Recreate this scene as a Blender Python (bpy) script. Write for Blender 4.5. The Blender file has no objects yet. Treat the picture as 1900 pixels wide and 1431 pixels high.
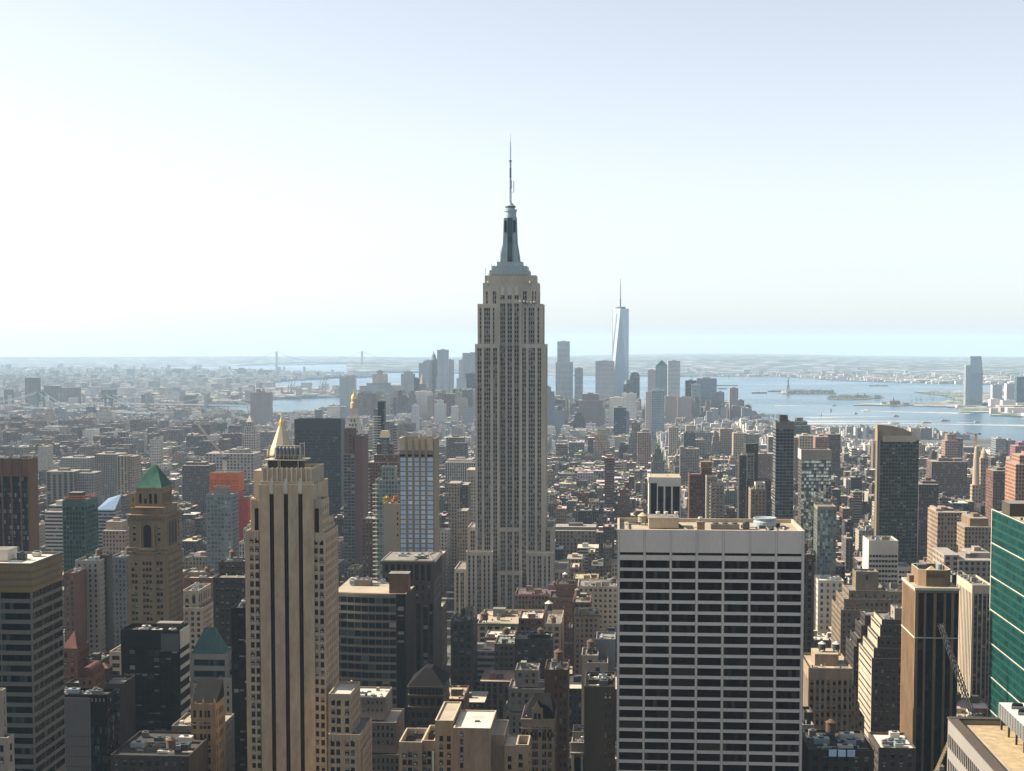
import bpy, math, random
import numpy as np
from mathutils import Vector
R = random.Random(7)
sc = bpy.context.scene
# ------------------------------------------------------------------ camera, sky, sun, exposure
W, H, FH, YH, HC = 1900, 1431, 2810.0, 638.0, 278.0
PIT = math.atan(.065); CP, SP = math.cos(PIT), math.sin(PIT)
FP = FH * CP; YC = YH + FH * SP
cam = bpy.data.cameras.new('camera'); co = bpy.data.objects.new('camera', cam); sc.collection.objects.link(co)
co.location = (0, 0, HC); co.rotation_euler = (math.pi / 2 - PIT, 0, 0)
cam.sensor_width = 36; cam.lens = FP / W * 36; cam.shift_y = (YC - H / 2) / W
cam.clip_start = 5; cam.clip_end = 120000
sc.camera = co
SUN_EL, SUN_AZ = math.radians(37), math.radians(-81)      # azimuth from +Y towards +X
w = bpy.data.worlds.new('World'); sc.world = w; w.use_nodes = True
nt = w.node_tree; bg = nt.nodes['Background']
sky = nt.nodes.new('ShaderNodeTexSky'); sky.sky_type = 'NISHITA'; sky.sun_disc = False
sky.sun_elevation = SUN_EL; sky.sun_rotation = SUN_AZ; sky.altitude = 280
sky.air_density = 0.75; sky.dust_density = 1.1; sky.ozone_density = 0.2
hsv = nt.nodes.new('ShaderNodeHueSaturation'); hsv.inputs['Saturation'].default_value = .42      # a milky spring sky
nt.links.new(sky.outputs[0], hsv.inputs['Color']); nt.links.new(hsv.outputs[0], bg.inputs[0]); bg.inputs[1].default_value = .085
sl = bpy.data.lights.new('sun', 'SUN'); sl.energy = 5.0; sl.angle = math.radians(.5); sl.color = (1, .9, .76)
so = bpy.data.objects.new('sun', sl); sc.collection.objects.link(so); so.location = (-3000, 2000, 3000)
sd = Vector((math.sin(SUN_AZ) * math.cos(SUN_EL), math.cos(SUN_AZ) * math.cos(SUN_EL), math.sin(SUN_EL)))
so.rotation_euler = sd.to_track_quat('Z', 'Y').to_euler()
sc.view_settings.view_transform = 'Standard'; sc.view_settings.look = 'None'
sc.view_settings.exposure = 1.28; sc.view_settings.gamma = 1
sc.render.engine = 'CYCLES'
cy = sc.cycles
cy.use_denoising = True; cy.denoiser = 'OPENIMAGEDENOISE'; cy.denoising_prefilter = 'ACCURATE'; cy.denoising_input_passes = 'RGB_ALBEDO_NORMAL'; cy.use_adaptive_sampling = False; cy.sample_clamp_indirect = 4
cy.max_bounces = 4; cy.diffuse_bounces = 2; cy.glossy_bounces = 2; cy.transmission_bounces = 1; cy.volume_bounces = 1
cy.caustics_reflective = False; cy.caustics_refractive = False
HAZE_D, HAZE_C, HAZE_G = 3.1e-5, (.59,.80,1.0), 0.05

# ------------------------------------------------------------------ geometry of the place
GA = math.radians(4.0); CA, SA = math.cos(GA), math.sin(GA)   # the street grid is turned four degrees from the view
def P(u, v): return (u * CA + v * SA, -u * SA + v * CA)
def curv(d): return -6.75e-8 * d * d
def gz(v): return 14 - 11 * min(1, max(0, (v - 2500) / 3500))
def ray(x, y):
    rx = (x - W / 2) / FP; uy = (YC - y) / FP
    dx, dy, dz = rx, CP + uy * SP, -SP + uy * CP
    return dx * CA - dy * SA, dx * SA + dy * CA, dz
def at(x, y, v):                 # point of the plane at distance v down the avenues
    a, b, c = ray(x, y); t = v / b
    return a * t, HC + c * t
def ground_at(x, y, z=1.0):      # city coordinates of a ground point
    a, b, c = ray(x, y)
    d = 8000.
    for _ in range(12):
        t = (z + curv(d) - HC) / c; d = t * math.hypot(a, b)
    return a * t, b * t
def px(u, v, z):
    X, Y = P(u, v); dz = z - HC
    dep = Y * CP - dz * SP; up = Y * SP + dz * CP
    return W / 2 + FP * X / dep, YC - FP * up / dep

# ------------------------------------------------------------------ materials
MATS = {}
TINT = (.80, .74, .65)      # warm darkening of the base colours, set against the blue sky fill
def _new(name):
    m = bpy.data.materials.new(name); m.use_nodes = True
    return m, m.node_tree, m.node_tree.nodes['Principled BSDF']
def N(nt, t, **k):
    n = nt.nodes.new(t)
    for a, b in k.items(): setattr(n, a, b)
    return n
def math_(nt, op, a, b=None, c=None):
    n = N(nt, 'ShaderNodeMath', operation=op)
    for i, v in enumerate((a, b, c)):
        if v is None: continue
        if isinstance(v, (int, float)): n.inputs[i].default_value = v
        else: nt.links.new(v, n.inputs[i])
    return n.outputs[0]
def mixc(nt, f, a, b, mode='MIX'):
    n = N(nt, 'ShaderNodeMix', data_type='RGBA', blend_type=mode)
    for i, v in ((0, f), (6, a), (7, b)):
        if isinstance(v, (int, float)): n.inputs[i].default_value = v
        elif isinstance(v, tuple): n.inputs[i].default_value = (*v[:3], 1)
        else: nt.links.new(v, n.inputs[i])
    return n.outputs[2]
def mottled(nt, col, amt, sc1=.06, stretch=.25):
    """weathering: big soft patches, rain streaks and a fine grain, in metres"""
    tc = N(nt, 'ShaderNodeTexCoord'); mp = N(nt, 'ShaderNodeMapping')
    mp.inputs['Scale'].default_value = (1, 1, stretch); nt.links.new(tc.outputs['Object'], mp.inputs[0])
    n1 = N(nt, 'ShaderNodeTexNoise'); n1.inputs['Scale'].default_value = sc1; n1.inputs['Detail'].default_value = 5
    nt.links.new(mp.outputs[0], n1.inputs['Vector'])
    n2 = N(nt, 'ShaderNodeTexNoise'); n2.inputs['Scale'].default_value = 1.3; n2.inputs['Detail'].default_value = 3
    nt.links.new(mp.outputs[0], n2.inputs['Vector'])
    s = math_(nt, 'ADD', math_(nt, 'MULTIPLY', n1.outputs[0], 1.3), math_(nt, 'MULTIPLY', n2.outputs[0], .7))
    f = math_(nt, 'MULTIPLY_ADD', math_(nt, 'SUBTRACT', s, 1.0), amt * 2.2, 1.0)
    cm = N(nt, 'ShaderNodeCombineColor')
    for i in range(3): nt.links.new(f, cm.inputs[i])
    return mixc(nt, 1.0, col, cm.outputs[0], 'MULTIPLY')
def mat(name, col, rough=.85, amt=.34, metal=0, sc1=.06, stretch=.25, spec=.3):
    if name in MATS: return MATS[name]
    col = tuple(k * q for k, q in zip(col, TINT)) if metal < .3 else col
    m, nt, b = _new(name)
    nt.links.new(mottled(nt, col, amt, sc1, stretch), b.inputs['Base Color'])
    b.inputs['Roughness'].default_value = rough; b.inputs['Metallic'].default_value = metal
    b.inputs['Specular IOR Level'].default_value = spec
    MATS[name] = m; return m
def glass(name, col, rough=.12, metal=0., wob=.0, spec=.5, amt=.5):
    """a pane: its own body colour varies from pane to pane, the surface is slightly wavy"""
    if name in MATS: return MATS[name]
    m, nt, b = _new(name)
    g = N(nt, 'ShaderNodeNewGeometry')
    v = N(nt, 'ShaderNodeTexWhiteNoise', noise_dimensions='1D'); nt.links.new(g.outputs['Random Per Island'], v.inputs['W'])
    oi = N(nt, 'ShaderNodeObjectInfo')
    r = math_(nt, 'FRACT', math_(nt, 'ADD', v.outputs['Value'], oi.outputs['Random']))
    f = math_(nt, 'MULTIPLY_ADD', r, amt * 2, 1 - amt)
    cm = N(nt, 'ShaderNodeCombineColor')
    for i in range(3): nt.links.new(f, cm.inputs[i])
    nt.links.new(mixc(nt, 1.0, col, cm.outputs[0], 'MULTIPLY'), b.inputs['Base Color'])
    b.inputs['Roughness'].default_value = rough; b.inputs['Metallic'].default_value = metal
    b.inputs['Specular IOR Level'].default_value = spec
    if wob:
        tc = N(nt, 'ShaderNodeTexCoord'); n = N(nt, 'ShaderNodeTexNoise'); n.inputs['Scale'].default_value = .25
        n.inputs['Detail'].default_value = 2; nt.links.new(tc.outputs['Object'], n.inputs['Vector'])
        bp = N(nt, 'ShaderNodeBump'); bp.inputs['Strength'].default_value = 1; bp.inputs['Distance'].default_value = wob
        nt.links.new(n.outputs[0], bp.inputs['Height']); nt.links.new(bp.outputs[0], b.inputs['Normal'])
    MATS[name] = m; return m
def city_wall(name, fw, fh, gcol=(.014, .016, .018), blind=.16, rough=.25, metal=0.0, line=0.0):
    """a facade whose colour is the building's own; windows laid out in UV cells (one cell = one bay by one storey)"""
    m, nt, b = _new(name)
    at_ = N(nt, 'ShaderNodeAttribute', attribute_name='Col')
    uv = N(nt, 'ShaderNodeUVMap'); sp = N(nt, 'ShaderNodeSeparateXYZ'); nt.links.new(uv.outputs[0], sp.inputs[0])
    fx = math_(nt, 'FRACT', sp.outputs[0]); fy = math_(nt, 'FRACT', sp.outputs[1])
    mx = math_(nt, 'LESS_THAN', math_(nt, 'ABSOLUTE', math_(nt, 'SUBTRACT', fx, .5)), fw / 2)
    my = math_(nt, 'LESS_THAN', math_(nt, 'ABSOLUTE', math_(nt, 'SUBTRACT', fy, .55)), fh / 2)
    top = math_(nt, 'GREATER_THAN', sp.outputs[1], .3)
    msk = math_(nt, 'MULTIPLY', math_(nt, 'MULTIPLY', mx, my), top)
    cx = math_(nt, 'FLOOR', sp.outputs[0]); cyy = math_(nt, 'FLOOR', sp.outputs[1])
    cb = N(nt, 'ShaderNodeCombineXYZ'); nt.links.new(cx, cb.inputs[0]); nt.links.new(cyy, cb.inputs[1])
    oi = N(nt, 'ShaderNodeObjectInfo'); nt.links.new(oi.outputs['Random'], cb.inputs[2])
    wn = N(nt, 'ShaderNodeTexWhiteNoise', noise_dimensions='3D'); nt.links.new(cb.outputs[0], wn.inputs['Vector'])
    bl = math_(nt, 'LESS_THAN', wn.outputs['Value'], blind)
    gc = mixc(nt, bl, gcol, (.17, .165, .15))
    wall = mottled(nt, at_.outputs['Color'], .22, .05)
    # a storey line under each row of windows
    ln = math_(nt, 'MULTIPLY', math_(nt, 'GREATER_THAN', fy, .93), line)
    wall = mixc(nt, ln, wall, (.08, .075, .07))
    nt.links.new(mixc(nt, msk, wall, gc), b.inputs['Base Color'])
    nt.links.new(math_(nt, 'MULTIPLY_ADD', msk, rough - .88, .88), b.inputs['Roughness'])
    if metal: nt.links.new(math_(nt, 'MULTIPLY', msk, metal), b.inputs['Metallic'])
    b.inputs['Specular IOR Level'].default_value = .1
    bp = N(nt, 'ShaderNodeBump'); bp.inputs['Strength'].default_value = .6; bp.inputs['Distance'].default_value = .3
    nt.links.new(math_(nt, 'SUBTRACT', 1.0, msk), bp.inputs['Height']); nt.links.new(bp.outputs[0], b.inputs['Normal'])
    MATS[name] = m; return m
city_wall('punched', .5, .58); city_wall('ribbed', .54, .84, blind=.1); city_wall('banded', 1.0, .5, blind=.08)
city_wall('curtain', .86, .8, gcol=(.20, .25, .29), blind=.05, rough=.12, metal=.75)
city_wall('darkglass', .9, .8, gcol=(.012, .016, .02), blind=.05, rough=.1)
city_wall('storeyed', .46, .54, line=.6)
for k_, (a_, b_) in dict(punched=(.44, .46), ribbed=(.5, .8), banded=(1.0, .46), storeyed=(.4, .42)).items(): city_wall(k_ + '_pale', a_, b_, gcol=(.17, .215, .26), blind=.1)  # pale blue windows, sky reflection and distance haze put into the colour
def attr_mat(name, rough=.9, amt=.3, sc1=.15):
    m, nt, b = _new(name)
    a = N(nt, 'ShaderNodeAttribute', attribute_name='Col')
    nt.links.new(mottled(nt, a.outputs['Color'], amt, sc1, 1), b.inputs['Base Color'])
    b.inputs['Roughness'].default_value = rough; b.inputs['Specular IOR Level'].default_value = .2
    MATS[name] = m
attr_mat('city_roof'); attr_mat('plain')
mat('limestone', (.46, .435, .40)); mat('tan_brick', (.42, .35, .265), sc1=.3); mat('spandrel', (.22, .205, .19))
mat('travertine', (.60, .60, .60), amt=.16); mat('orange_brick', (.225, .148, .09), sc1=.3)
mat('brown_brick', (.13, .075, .05), sc1=.3); mat('grey_concrete', (.22, .21, .20)); mat('black_metal', (.007, .007, .007), rough=.5, spec=.06)
mat('white_metal', (.62, .62, .60), rough=.5, amt=.1); mat('roof_tan', (.38, .34, .27), sc1=.12, stretch=1, amt=.35)
mat('roof_grey', (.20, .195, .19), sc1=.12, stretch=1, amt=.4); mat('roof_white', (.6, .57, .53), sc1=.12, stretch=1)
mat('roof_dark', (.05, .05, .05), sc1=.12, stretch=1, amt=.5)
mat('copper_green', (.045, .155, .12), sc1=.3, amt=.4); mat('teal_copper', (.06, .17, .17), sc1=.3, amt=.3); mat('gold', (.62, .42, .12), rough=.35, amt=.25, metal=.6)
mat('gold_tile', (.50, .42, .28), rough=.5, amt=.3); mat('cedar', (.12, .08, .055), stretch=.1, amt=.5, sc1=.6); mat('aluminium', (.27, .325, .335), rough=.6, metal=.32, amt=.25)
mat('dark_steel', (.07, .08, .08), rough=.5, metal=.4); mat('cream_stone', (.45, .40, .32)); mat('dark_stone', (.055, .047, .04)); mat('red_tile', (.10, .04, .032), sc1=.3)  # tile red lowered, shade on the roofs put into the colour
mat('white_stone', (.55, .54, .5)); mat('orange_net', (.62, .16, .05), amt=.35, sc1=.3); mat('red_net', (.50, .075, .06), amt=.3, sc1=.3)
mat('blue_grey', (.17, .20, .23)); mat('teal_frame', (.035, .10, .095), amt=.2); mat('slate', (.016, .017, .018), sc1=.3, spec=.04); mat('ochre_stone', (.25, .19, .12), sc1=.3)  # slate near black, the shadow on the roofs put into its colour
mat('bronze_panel', (.20, .15, .075)); mat('ash_panel', (.135, .14, .135), amt=.2); mat('ochre_tan', (.205, .16, .105), sc1=.2, amt=.3); mat('blue_grey_panel', (.12, .125, .13), amt=.12)
mat('blue_pale', (.27, .27, .27), amt=.15); mat('band_stone', (.17, .15, .13), amt=.2); mat('brown_stone', (.08, .066, .056), amt=.3); mat('warm_grey', (.27, .235, .19), amt=.15)
mat('crown_sand', (.52, .46, .36), amt=.25, sc1=.2); mat('sand_stone', (.27, .23, .16), amt=.2, sc1=.2); mat('cream_wall', (.36, .33, .28), amt=.1); mat('leaf_yellow', (.45, .30, .04), amt=.4)
mat('leaf_orange', (.40, .15, .05), amt=.4); mat('leaf_spring', (.12, .17, .03), amt=.4, sc1=.3, stretch=1); mat('leaf_dark', (.05, .075, .025), amt=.4, sc1=.3, stretch=1); mat('bark', (.08, .06, .045))
mat('ink_metal', (.022, .026, .032), rough=.5); mat('maroon_brick', (.13, .075, .07), amt=.15); mat('steel_band', (.15, .16, .17), amt=.2); mat('pale_steel', (.24, .29, .28), amt=.2)
mat('net_dark', (.20, .05, .03)); mat('ochre_brick', (.215, .15, .09), sc1=.3); mat('green_metal', (.012, .065, .05), rough=.4, amt=.2); mat('gravel', (.40, .325, .21), sc1=.5, stretch=1, amt=.35)
mat('pale_concrete', (.25, .245, .24), amt=.15); mat('beige_brick', (.29, .225, .165), sc1=.3); mat('red_brick', (.145, .075, .055), sc1=.3); mat('buff_brick', (.19, .155, .115), sc1=.3)
mat('sooty_brick', (.042, .036, .031), sc1=.3); mat('pale_stone', (.29, .275, .25)); mat('green_steel', (.10, .11, .085), amt=.2); mat('pale_lime', (.23, .19, .14), amt=.3)  # includes the near black brick of the darkest blocks
mat('white_grey', (.27, .26, .23), amt=.3); mat('red_dark', (.09, .05, .035), sc1=.3); mat('rust_brick', (.21, .115, .075), sc1=.3); mat('mirror_blue', (.30, .38, .46), rough=.3, metal=.3, amt=.12)
mat('mirror_pale', (.36, .42, .47), rough=.35, metal=.3, amt=.12); mat('sand_pink', (.42, .33, .26)); mat('asphalt', (.05, .05, .052), sc1=.3, stretch=1); mat('paving', (.20, .195, .185), sc1=.5, stretch=1)
mat('road_paint', (.62, .60, .52), stretch=1)
GLASS = {
 'dark': [(glass('pane_dark', (.010, .012, .014), .3, spec=.06), 12), (glass('pane_mid', (.022, .025, .028), .3, spec=.08), 4), (glass('pane_blind', (.17, .16, .14), .5, spec=.1), 2)],
 'black': [(glass('pane_black', (.005, .005, .004), .3, spec=.05), 10), (glass('pane_brown', (.016, .013, .008), .3, spec=.06), 4), (glass('pane_curtain', (.035, .030, .022), .5, spec=.06), 1)],
 'blue': [(glass('pane_blue', (.40, .55, .70), .3, spec=.5, amt=.18), 8), (glass('pane_sky', (.56, .66, .74), .3, spec=.5, amt=.18), 3)],  # blue sky reflection painted as the base colour of the panes
 'green': [(glass('pane_green', (.006, .048, .044), .25, spec=.2, amt=.35), 6), (glass('pane_deepgreen', (.004, .04, .032), .25, spec=.2), 3)],
 'teal': [(glass('pane_teal', (.005, .011, .012), .25, spec=.07), 8), (glass('pane_tealblind', (.03, .05, .052), .3, spec=.1), 2)],
 'mosaic': [(glass('pane_mirror', (.50, .50, .42), .06, metal=1, wob=1.4, amt=.45), 5), (glass('pane_mirror_dark', (.09, .10, .09), .06, metal=.8, wob=1.4, amt=.5), 3)],  # mixed light and dark panes paint in part of the broken reflections
 'palegreen': [(glass('pane_palegreen', (.30, .42, .39), .15, metal=.7, amt=.4), 3), (glass('pane_greyteal', (.05, .09, .09), .15), 3)],
}

# ------------------------------------------------------------------ mesh building
class MB:
    def __init__(s): s.v = []; s.f = []; s.m = []; s.uv = []; s.c = []; s.mats = []
    def mi(s, m):
        if isinstance(m, str): m = MATS[m]
        if m not in s.mats: s.mats.append(m)
        return s.mats.index(m)
    def poly(s, pts, m, uv=None, c=(.3, .3, .3)):
        n = len(s.v); s.v.extend(pts); s.f.append(tuple(range(n, n + len(pts)))); s.m.append(s.mi(m))
        s.uv.extend(uv if uv else [(0, 0)] * len(pts)); s.c.append(c)
    def box(s, u0, u1, v0, v1, z0, z1, m, top=None, c=(.3, .3, .3), ct=None, cell=(1, 1), bot=False, notop=False):
        cw, ch = cell; zt = z1
        a = [(u0, v0), (u1, v0), (u1, v1), (u0, v1)]; acc = R.random()
        for i in range(4):
            p, q = a[i], a[(i + 1) % 4]; L = math.hypot(q[0] - p[0], q[1] - p[1])
            n = max(1, round(L / cw)) if cw > 1.01 else L
            h = (z1 - z0) / ch
            s.poly([(*p, z0), (*q, z0), (*q, z1), (*p, z1)], m, [(0, h), (n, h), (n, 0), (0, 0)], c)
        if not notop: s.poly([(u0, v0, z1), (u1, v0, z1), (u1, v1, z1), (u0, v1, z1)], top or m, None, ct or c)
        if bot: s.poly([(u0, v1, z0), (u1, v1, z0), (u1, v0, z0), (u0, v0, z0)], m, None, c)
    def frustum(s, cu, cv, w0, d0, z0, w1, d1, z1, m, c=(.3, .3, .3), cell=(1, 1)):
        b = [(cu + i * w0 / 2, cv + j * d0 / 2, z0) for i, j in ((-1, -1), (1, -1), (1, 1), (-1, 1))]
        t = [(cu + i * w1 / 2, cv + j * d1 / 2, z1) for i, j in ((-1, -1), (1, -1), (1, 1), (-1, 1))]
        for i in range(4):
            j = (i + 1) % 4; wd = w0 if i % 2 == 0 else d0; n = max(1, round(wd / cell[0])); h = (z1 - z0) / cell[1]
            s.poly([b[i], b[j], t[j], t[i]], m, [(0, h), (n, h), (n, 0), (0, 0)], c)
        if w1 > .01: s.poly(t, m, None, c)
    def lathe(s, cu, cv, prof, m, n=12, c=(.3, .3, .3), ph=0.):
        rings = [[(cu + r * math.cos(ph + 2 * math.pi * k / n), cv + r * math.sin(ph + 2 * math.pi * k / n), z) for k in range(n)] for r, z in prof]
        for i in range(len(prof) - 1):
            for k in range(n):
                j = (k + 1) % n
                s.poly([rings[i][k], rings[i][j], rings[i + 1][j], rings[i + 1][k]], m, None, c)
        if prof[-1][0] > .02: s.poly(rings[-1], m, None, c)
    def bar(s, a, b, r, m, c=(.3, .3, .3)):
        a, b = Vector(a), Vector(b); d = (b - a).normalized()
        x = d.cross(Vector((0, 0, 1)));  x = x.normalized() if x.length > .01 else Vector((1, 0, 0)); y = d.cross(x)
        q = [(x * i + y * j) * r for i, j in ((-1, -1), (1, -1), (1, 1), (-1, 1))]
        A = [tuple(a + k) for k in q]; B = [tuple(b + k) for k in q]
        for i in range(4): s.poly([A[i], A[(i + 1) % 4], B[(i + 1) % 4], B[i]], m, None, c)
        s.poly(A[::-1], m, None, c); s.poly(B, m, None, c)
    def build(s, name, org, parent=None):
        me = bpy.data.meshes.new(name); o0 = org
        me.from_pydata([(a - o0[0], b - o0[1], z - o0[2]) for a, b, z in s.v], [], s.f)
        for m in s.mats: me.materials.append(m)
        me.polygons.foreach_set('material_index', s.m)
        l = me.uv_layers.new(name='UVMap'); l.data.foreach_set('uv', np.array(s.uv, np.float32).ravel())
        a = me.attributes.new('Col', 'FLOAT_COLOR', 'FACE')
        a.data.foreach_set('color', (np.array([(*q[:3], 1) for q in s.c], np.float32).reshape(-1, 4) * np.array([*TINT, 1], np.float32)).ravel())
        ob = bpy.data.objects.new(name, me); sc.collection.objects.link(ob)
        if parent: ob.parent = parent
        return ob

LAND = []      # (short phrase, x0, x1, ytop, v) of the towers others are described by
FOOT = []      # footprints taken (u0,u1,v0,v1)
SIL = []       # silhouettes in picture for the sorting of the city fabric
WMESH = {}
def wmesh(w_, h_, mats, var):
    """one window: glass with a sash bar, and a lowered blind in some"""
    k = (round(w_, 1), round(h_, 1), tuple(m.name for m in mats), var if w_ < 4.2 else R.randrange(12))
    if k in WMESH: return WMESH[k]
    w_, h_ = k[0], k[1]; mb = MB(); x0, x1 = -w_ / 2, w_ / 2; z0, z1 = -h_ / 2, h_ / 2
    if w_ > 4.2:
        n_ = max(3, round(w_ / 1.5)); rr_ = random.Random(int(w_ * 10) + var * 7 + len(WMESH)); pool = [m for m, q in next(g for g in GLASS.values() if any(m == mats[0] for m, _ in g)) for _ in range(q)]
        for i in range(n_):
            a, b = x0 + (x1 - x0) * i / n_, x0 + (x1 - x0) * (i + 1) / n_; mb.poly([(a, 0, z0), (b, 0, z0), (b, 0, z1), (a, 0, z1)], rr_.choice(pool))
            if i: mb.box(a - .05, a + .05, -.07, -.01, z0, z1, 'black_metal')
    elif var > 0:
        zb = z1 - h_ * (.25 * var)
        mb.poly([(x0, 0, z0), (x1, 0, z0), (x1, 0, zb), (x0, 0, zb)], mats[0])
        mb.poly([(x0, 0, zb), (x1, 0, zb), (x1, 0, z1), (x0, 0, z1)], 'pane_blind')
    else: mb.poly([(x0, 0, z0), (x1, 0, z0), (x1, 0, z1), (x0, 0, z1)], mats[0])
    if len(mats) > 1:
        mb.box(x0 - .12, x1 + .12, -.42, -.02, z0 - .16, z0 + .06, mats[1], bot=True)
        if var == 2 and w_ < 2.6: mb.box(-.45, .35, -.6, -.02, z0 + .06, z0 + .55, 'aluminium', bot=True)
        mb.box(x0, x1, -.06, -.01, -.05, .05, mats[1]); mb.box(-.05, .05, -.06, -.01, z0, z1, mats[1])
    ob = mb.build('window', (0, 0, 0)); me = ob.data; bpy.data.objects.remove(ob)
    WMESH[k] = me; return me
class T:
    def __init__(s, name, label, cat, u, v, group=None, short=None, kind=None):
        s.org = (u, v, gz(v) + curv(v)); s.e = bpy.data.objects.new(name, None); sc.collection.objects.link(s.e)
        X, Y = P(u, v); s.e.location = (X, Y, s.org[2]); s.e.rotation_euler = (0, 0, -GA); s.e.empty_display_size = 5
        if label: s.e['label'] = label
        if cat: s.e['category'] = cat
        if group: s.e['group'] = group
        if kind: s.e['kind'] = kind
        s.parts = {}; s.wins = []; s.short = short; s.name = name; s.box_ = []
    def mb(s, part='wall'):
        return s.parts.setdefault(part, MB())
    def new(s, part):
        m = MB(); s.parts[(part, len(s.parts))] = m; return m
    def foot(s, u0, u1, v0, v1, z1): FOOT.append((u0, u1, v0, v1)); s.box_.append((u0, u1, v0, v1, z1))
    def done(s, cap=100):
        out = {}
        for k, m in s.parts.items():
            if not m.f: continue
            n = k if isinstance(k, str) else k[0]
            par = s.e
            if '>' in n:
                a, n = n.split('>'); par = out.get(a, s.e)
                ob = m.build(n, s.org, par)
            else: ob = m.build(n, s.org, s.e)
            out[n] = ob; out[k] = ob
        ws = sorted(s.wins, key=lambda q: (abs(q[5]) > .3, -q[3] * q[4] // .5, -q[2]))
        rest = MB()
        for i, (u, v, z, w_, h_, ang, ms, var) in enumerate(ws):
            if i < cap:
                ob = bpy.data.objects.new('window', wmesh(w_, h_, ms, var)); sc.collection.objects.link(ob)
                ob.location = (u - s.org[0], v - s.org[1], z - s.org[2]); ob.rotation_euler = (0, 0, ang); ob.parent = s.e
            else:
                c, t = math.cos(ang), math.sin(ang); x = w_ / 2; h2 = h_ / 2; zs = [(-h2, h2, ms[0])]
                if var > 0: q = h2 - h_ * .25 * var; zs = [(-h2, q, ms[0]), (q, h2, 'pane_blind')]
                for za, zb, m in zs:
                    rest.poly([(u - x * c, v - x * t, z + za), (u + x * c, v + x * t, z + za), (u + x * c, v + x * t, z + zb), (u - x * c, v - x * t, z + zb)], m)
        if rest.f:
            ob = rest.build('window', s.org, s.e); ob['kind'] = 'stuff'
        xs = []
        for u0, u1, v0, v1, z1 in s.box_:
            q = [px(a, b, z1) for a in (u0, u1) for b in (v0, v1)]
            r = (min(a[0] for a in q), max(a[0] for a in q), min(a[1] for a in q), v0); SIL.append(r); xs.append(r)
        if s.short and xs:
            LAND.append((s.short, min(a[0] for a in xs), max(a[0] for a in xs), min(a[2] for a in xs), min(a[3] for a in xs)))
        return s
def pick(g):
    L = GLASS[g]; t = R.random() * sum(q[1] for q in L)
    for m, q in L:
        t -= q
        if t <= 0: return m
    return L[0][0]
def facade(t, mb, o, d, L, z0, z1, cols, rows, m, dep=.35, gl='dark', rev=None, bar=None, blind=.0):
    """a wall with real openings: reveals go in by dep and a window is set at the back of each"""
    n = (d[1], -d[0]); ang = math.atan2(d[1], d[0]); rev = rev or m
    def p(a, z, k=0.): return (o[0] + d[0] * a - n[0] * k, o[1] + d[1] * a - n[1] * k, z)
    def q(a, b, za, zb):
        if b - a > .005 and zb - za > .005: mb.poly([p(a, za), p(b, za), p(b, zb), p(a, zb)], m, [(a, za), (b, za), (b, zb), (a, zb)])
    cols = [c for c in cols if c[1] > c[0]]; rows = sorted([r for r in rows if r[0] >= z0 - .001 and r[1] <= z1 + .001 and r[1] > r[0]])
    x = 0.
    for a, b in cols:
        q(x, a, z0, z1); x = b; z = z0
        for za, zb in rows:
            q(a, b, z, za); z = zb
            mb.poly([p(a, za), p(b, za), p(b, za, dep), p(a, za, dep)], rev)
            mb.poly([p(a, zb, dep), p(b, zb, dep), p(b, zb), p(a, zb)], rev)
            mb.poly([p(a, za), p(a, za, dep), p(a, zb, dep), p(a, zb)], rev)
            mb.poly([p(b, za, dep), p(b, za), p(b, zb), p(b, zb, dep)], rev)
            if gl:
                c = p((a + b) / 2, (za + zb) / 2, dep - .02); ms = (pick(gl),) + ((MATS[bar],) if bar else ())
                var = R.choice((1, 1, 2, 2, 3)) if R.random() < blind else 0
                t.wins.append((c[0], c[1], c[2], b - a, zb - za, ang, ms, var))
        q(a, b, z, z1)
    q(x, L, z0, z1)
FACES = {'f': lambda a: ((a[0], a[2]), (1, 0), a[1] - a[0]), 'r': lambda a: ((a[1], a[2]), (0, 1), a[3] - a[2]),
         'b': lambda a: ((a[1], a[3]), (-1, 0), a[1] - a[0]), 'l': lambda a: ((a[0], a[3]), (0, -1), a[3] - a[2])}
def zvis(v): return HC - (1470 - YH) * v / FH        # lowest height the picture frame reaches at distance v
def colsof(L, sp, fw, mar=0.):
    n = max(1, round((L - 2 * mar) / sp)); s = (L - 2 * mar) / n
    return [(mar + s * i + s * (1 - fw) / 2, mar + s * (i + 1) - s * (1 - fw) / 2) for i in range(n)]
def rowsof(z0, z1, fl, fh, top=1.5, sill=.3):
    n = int((z1 - top - z0) / fl)
    return [(z1 - top - fl * i - fl * fh, z1 - top - fl * i) for i in range(n) if z1 - top - fl * i - fl * fh > z0 + .2]
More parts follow.
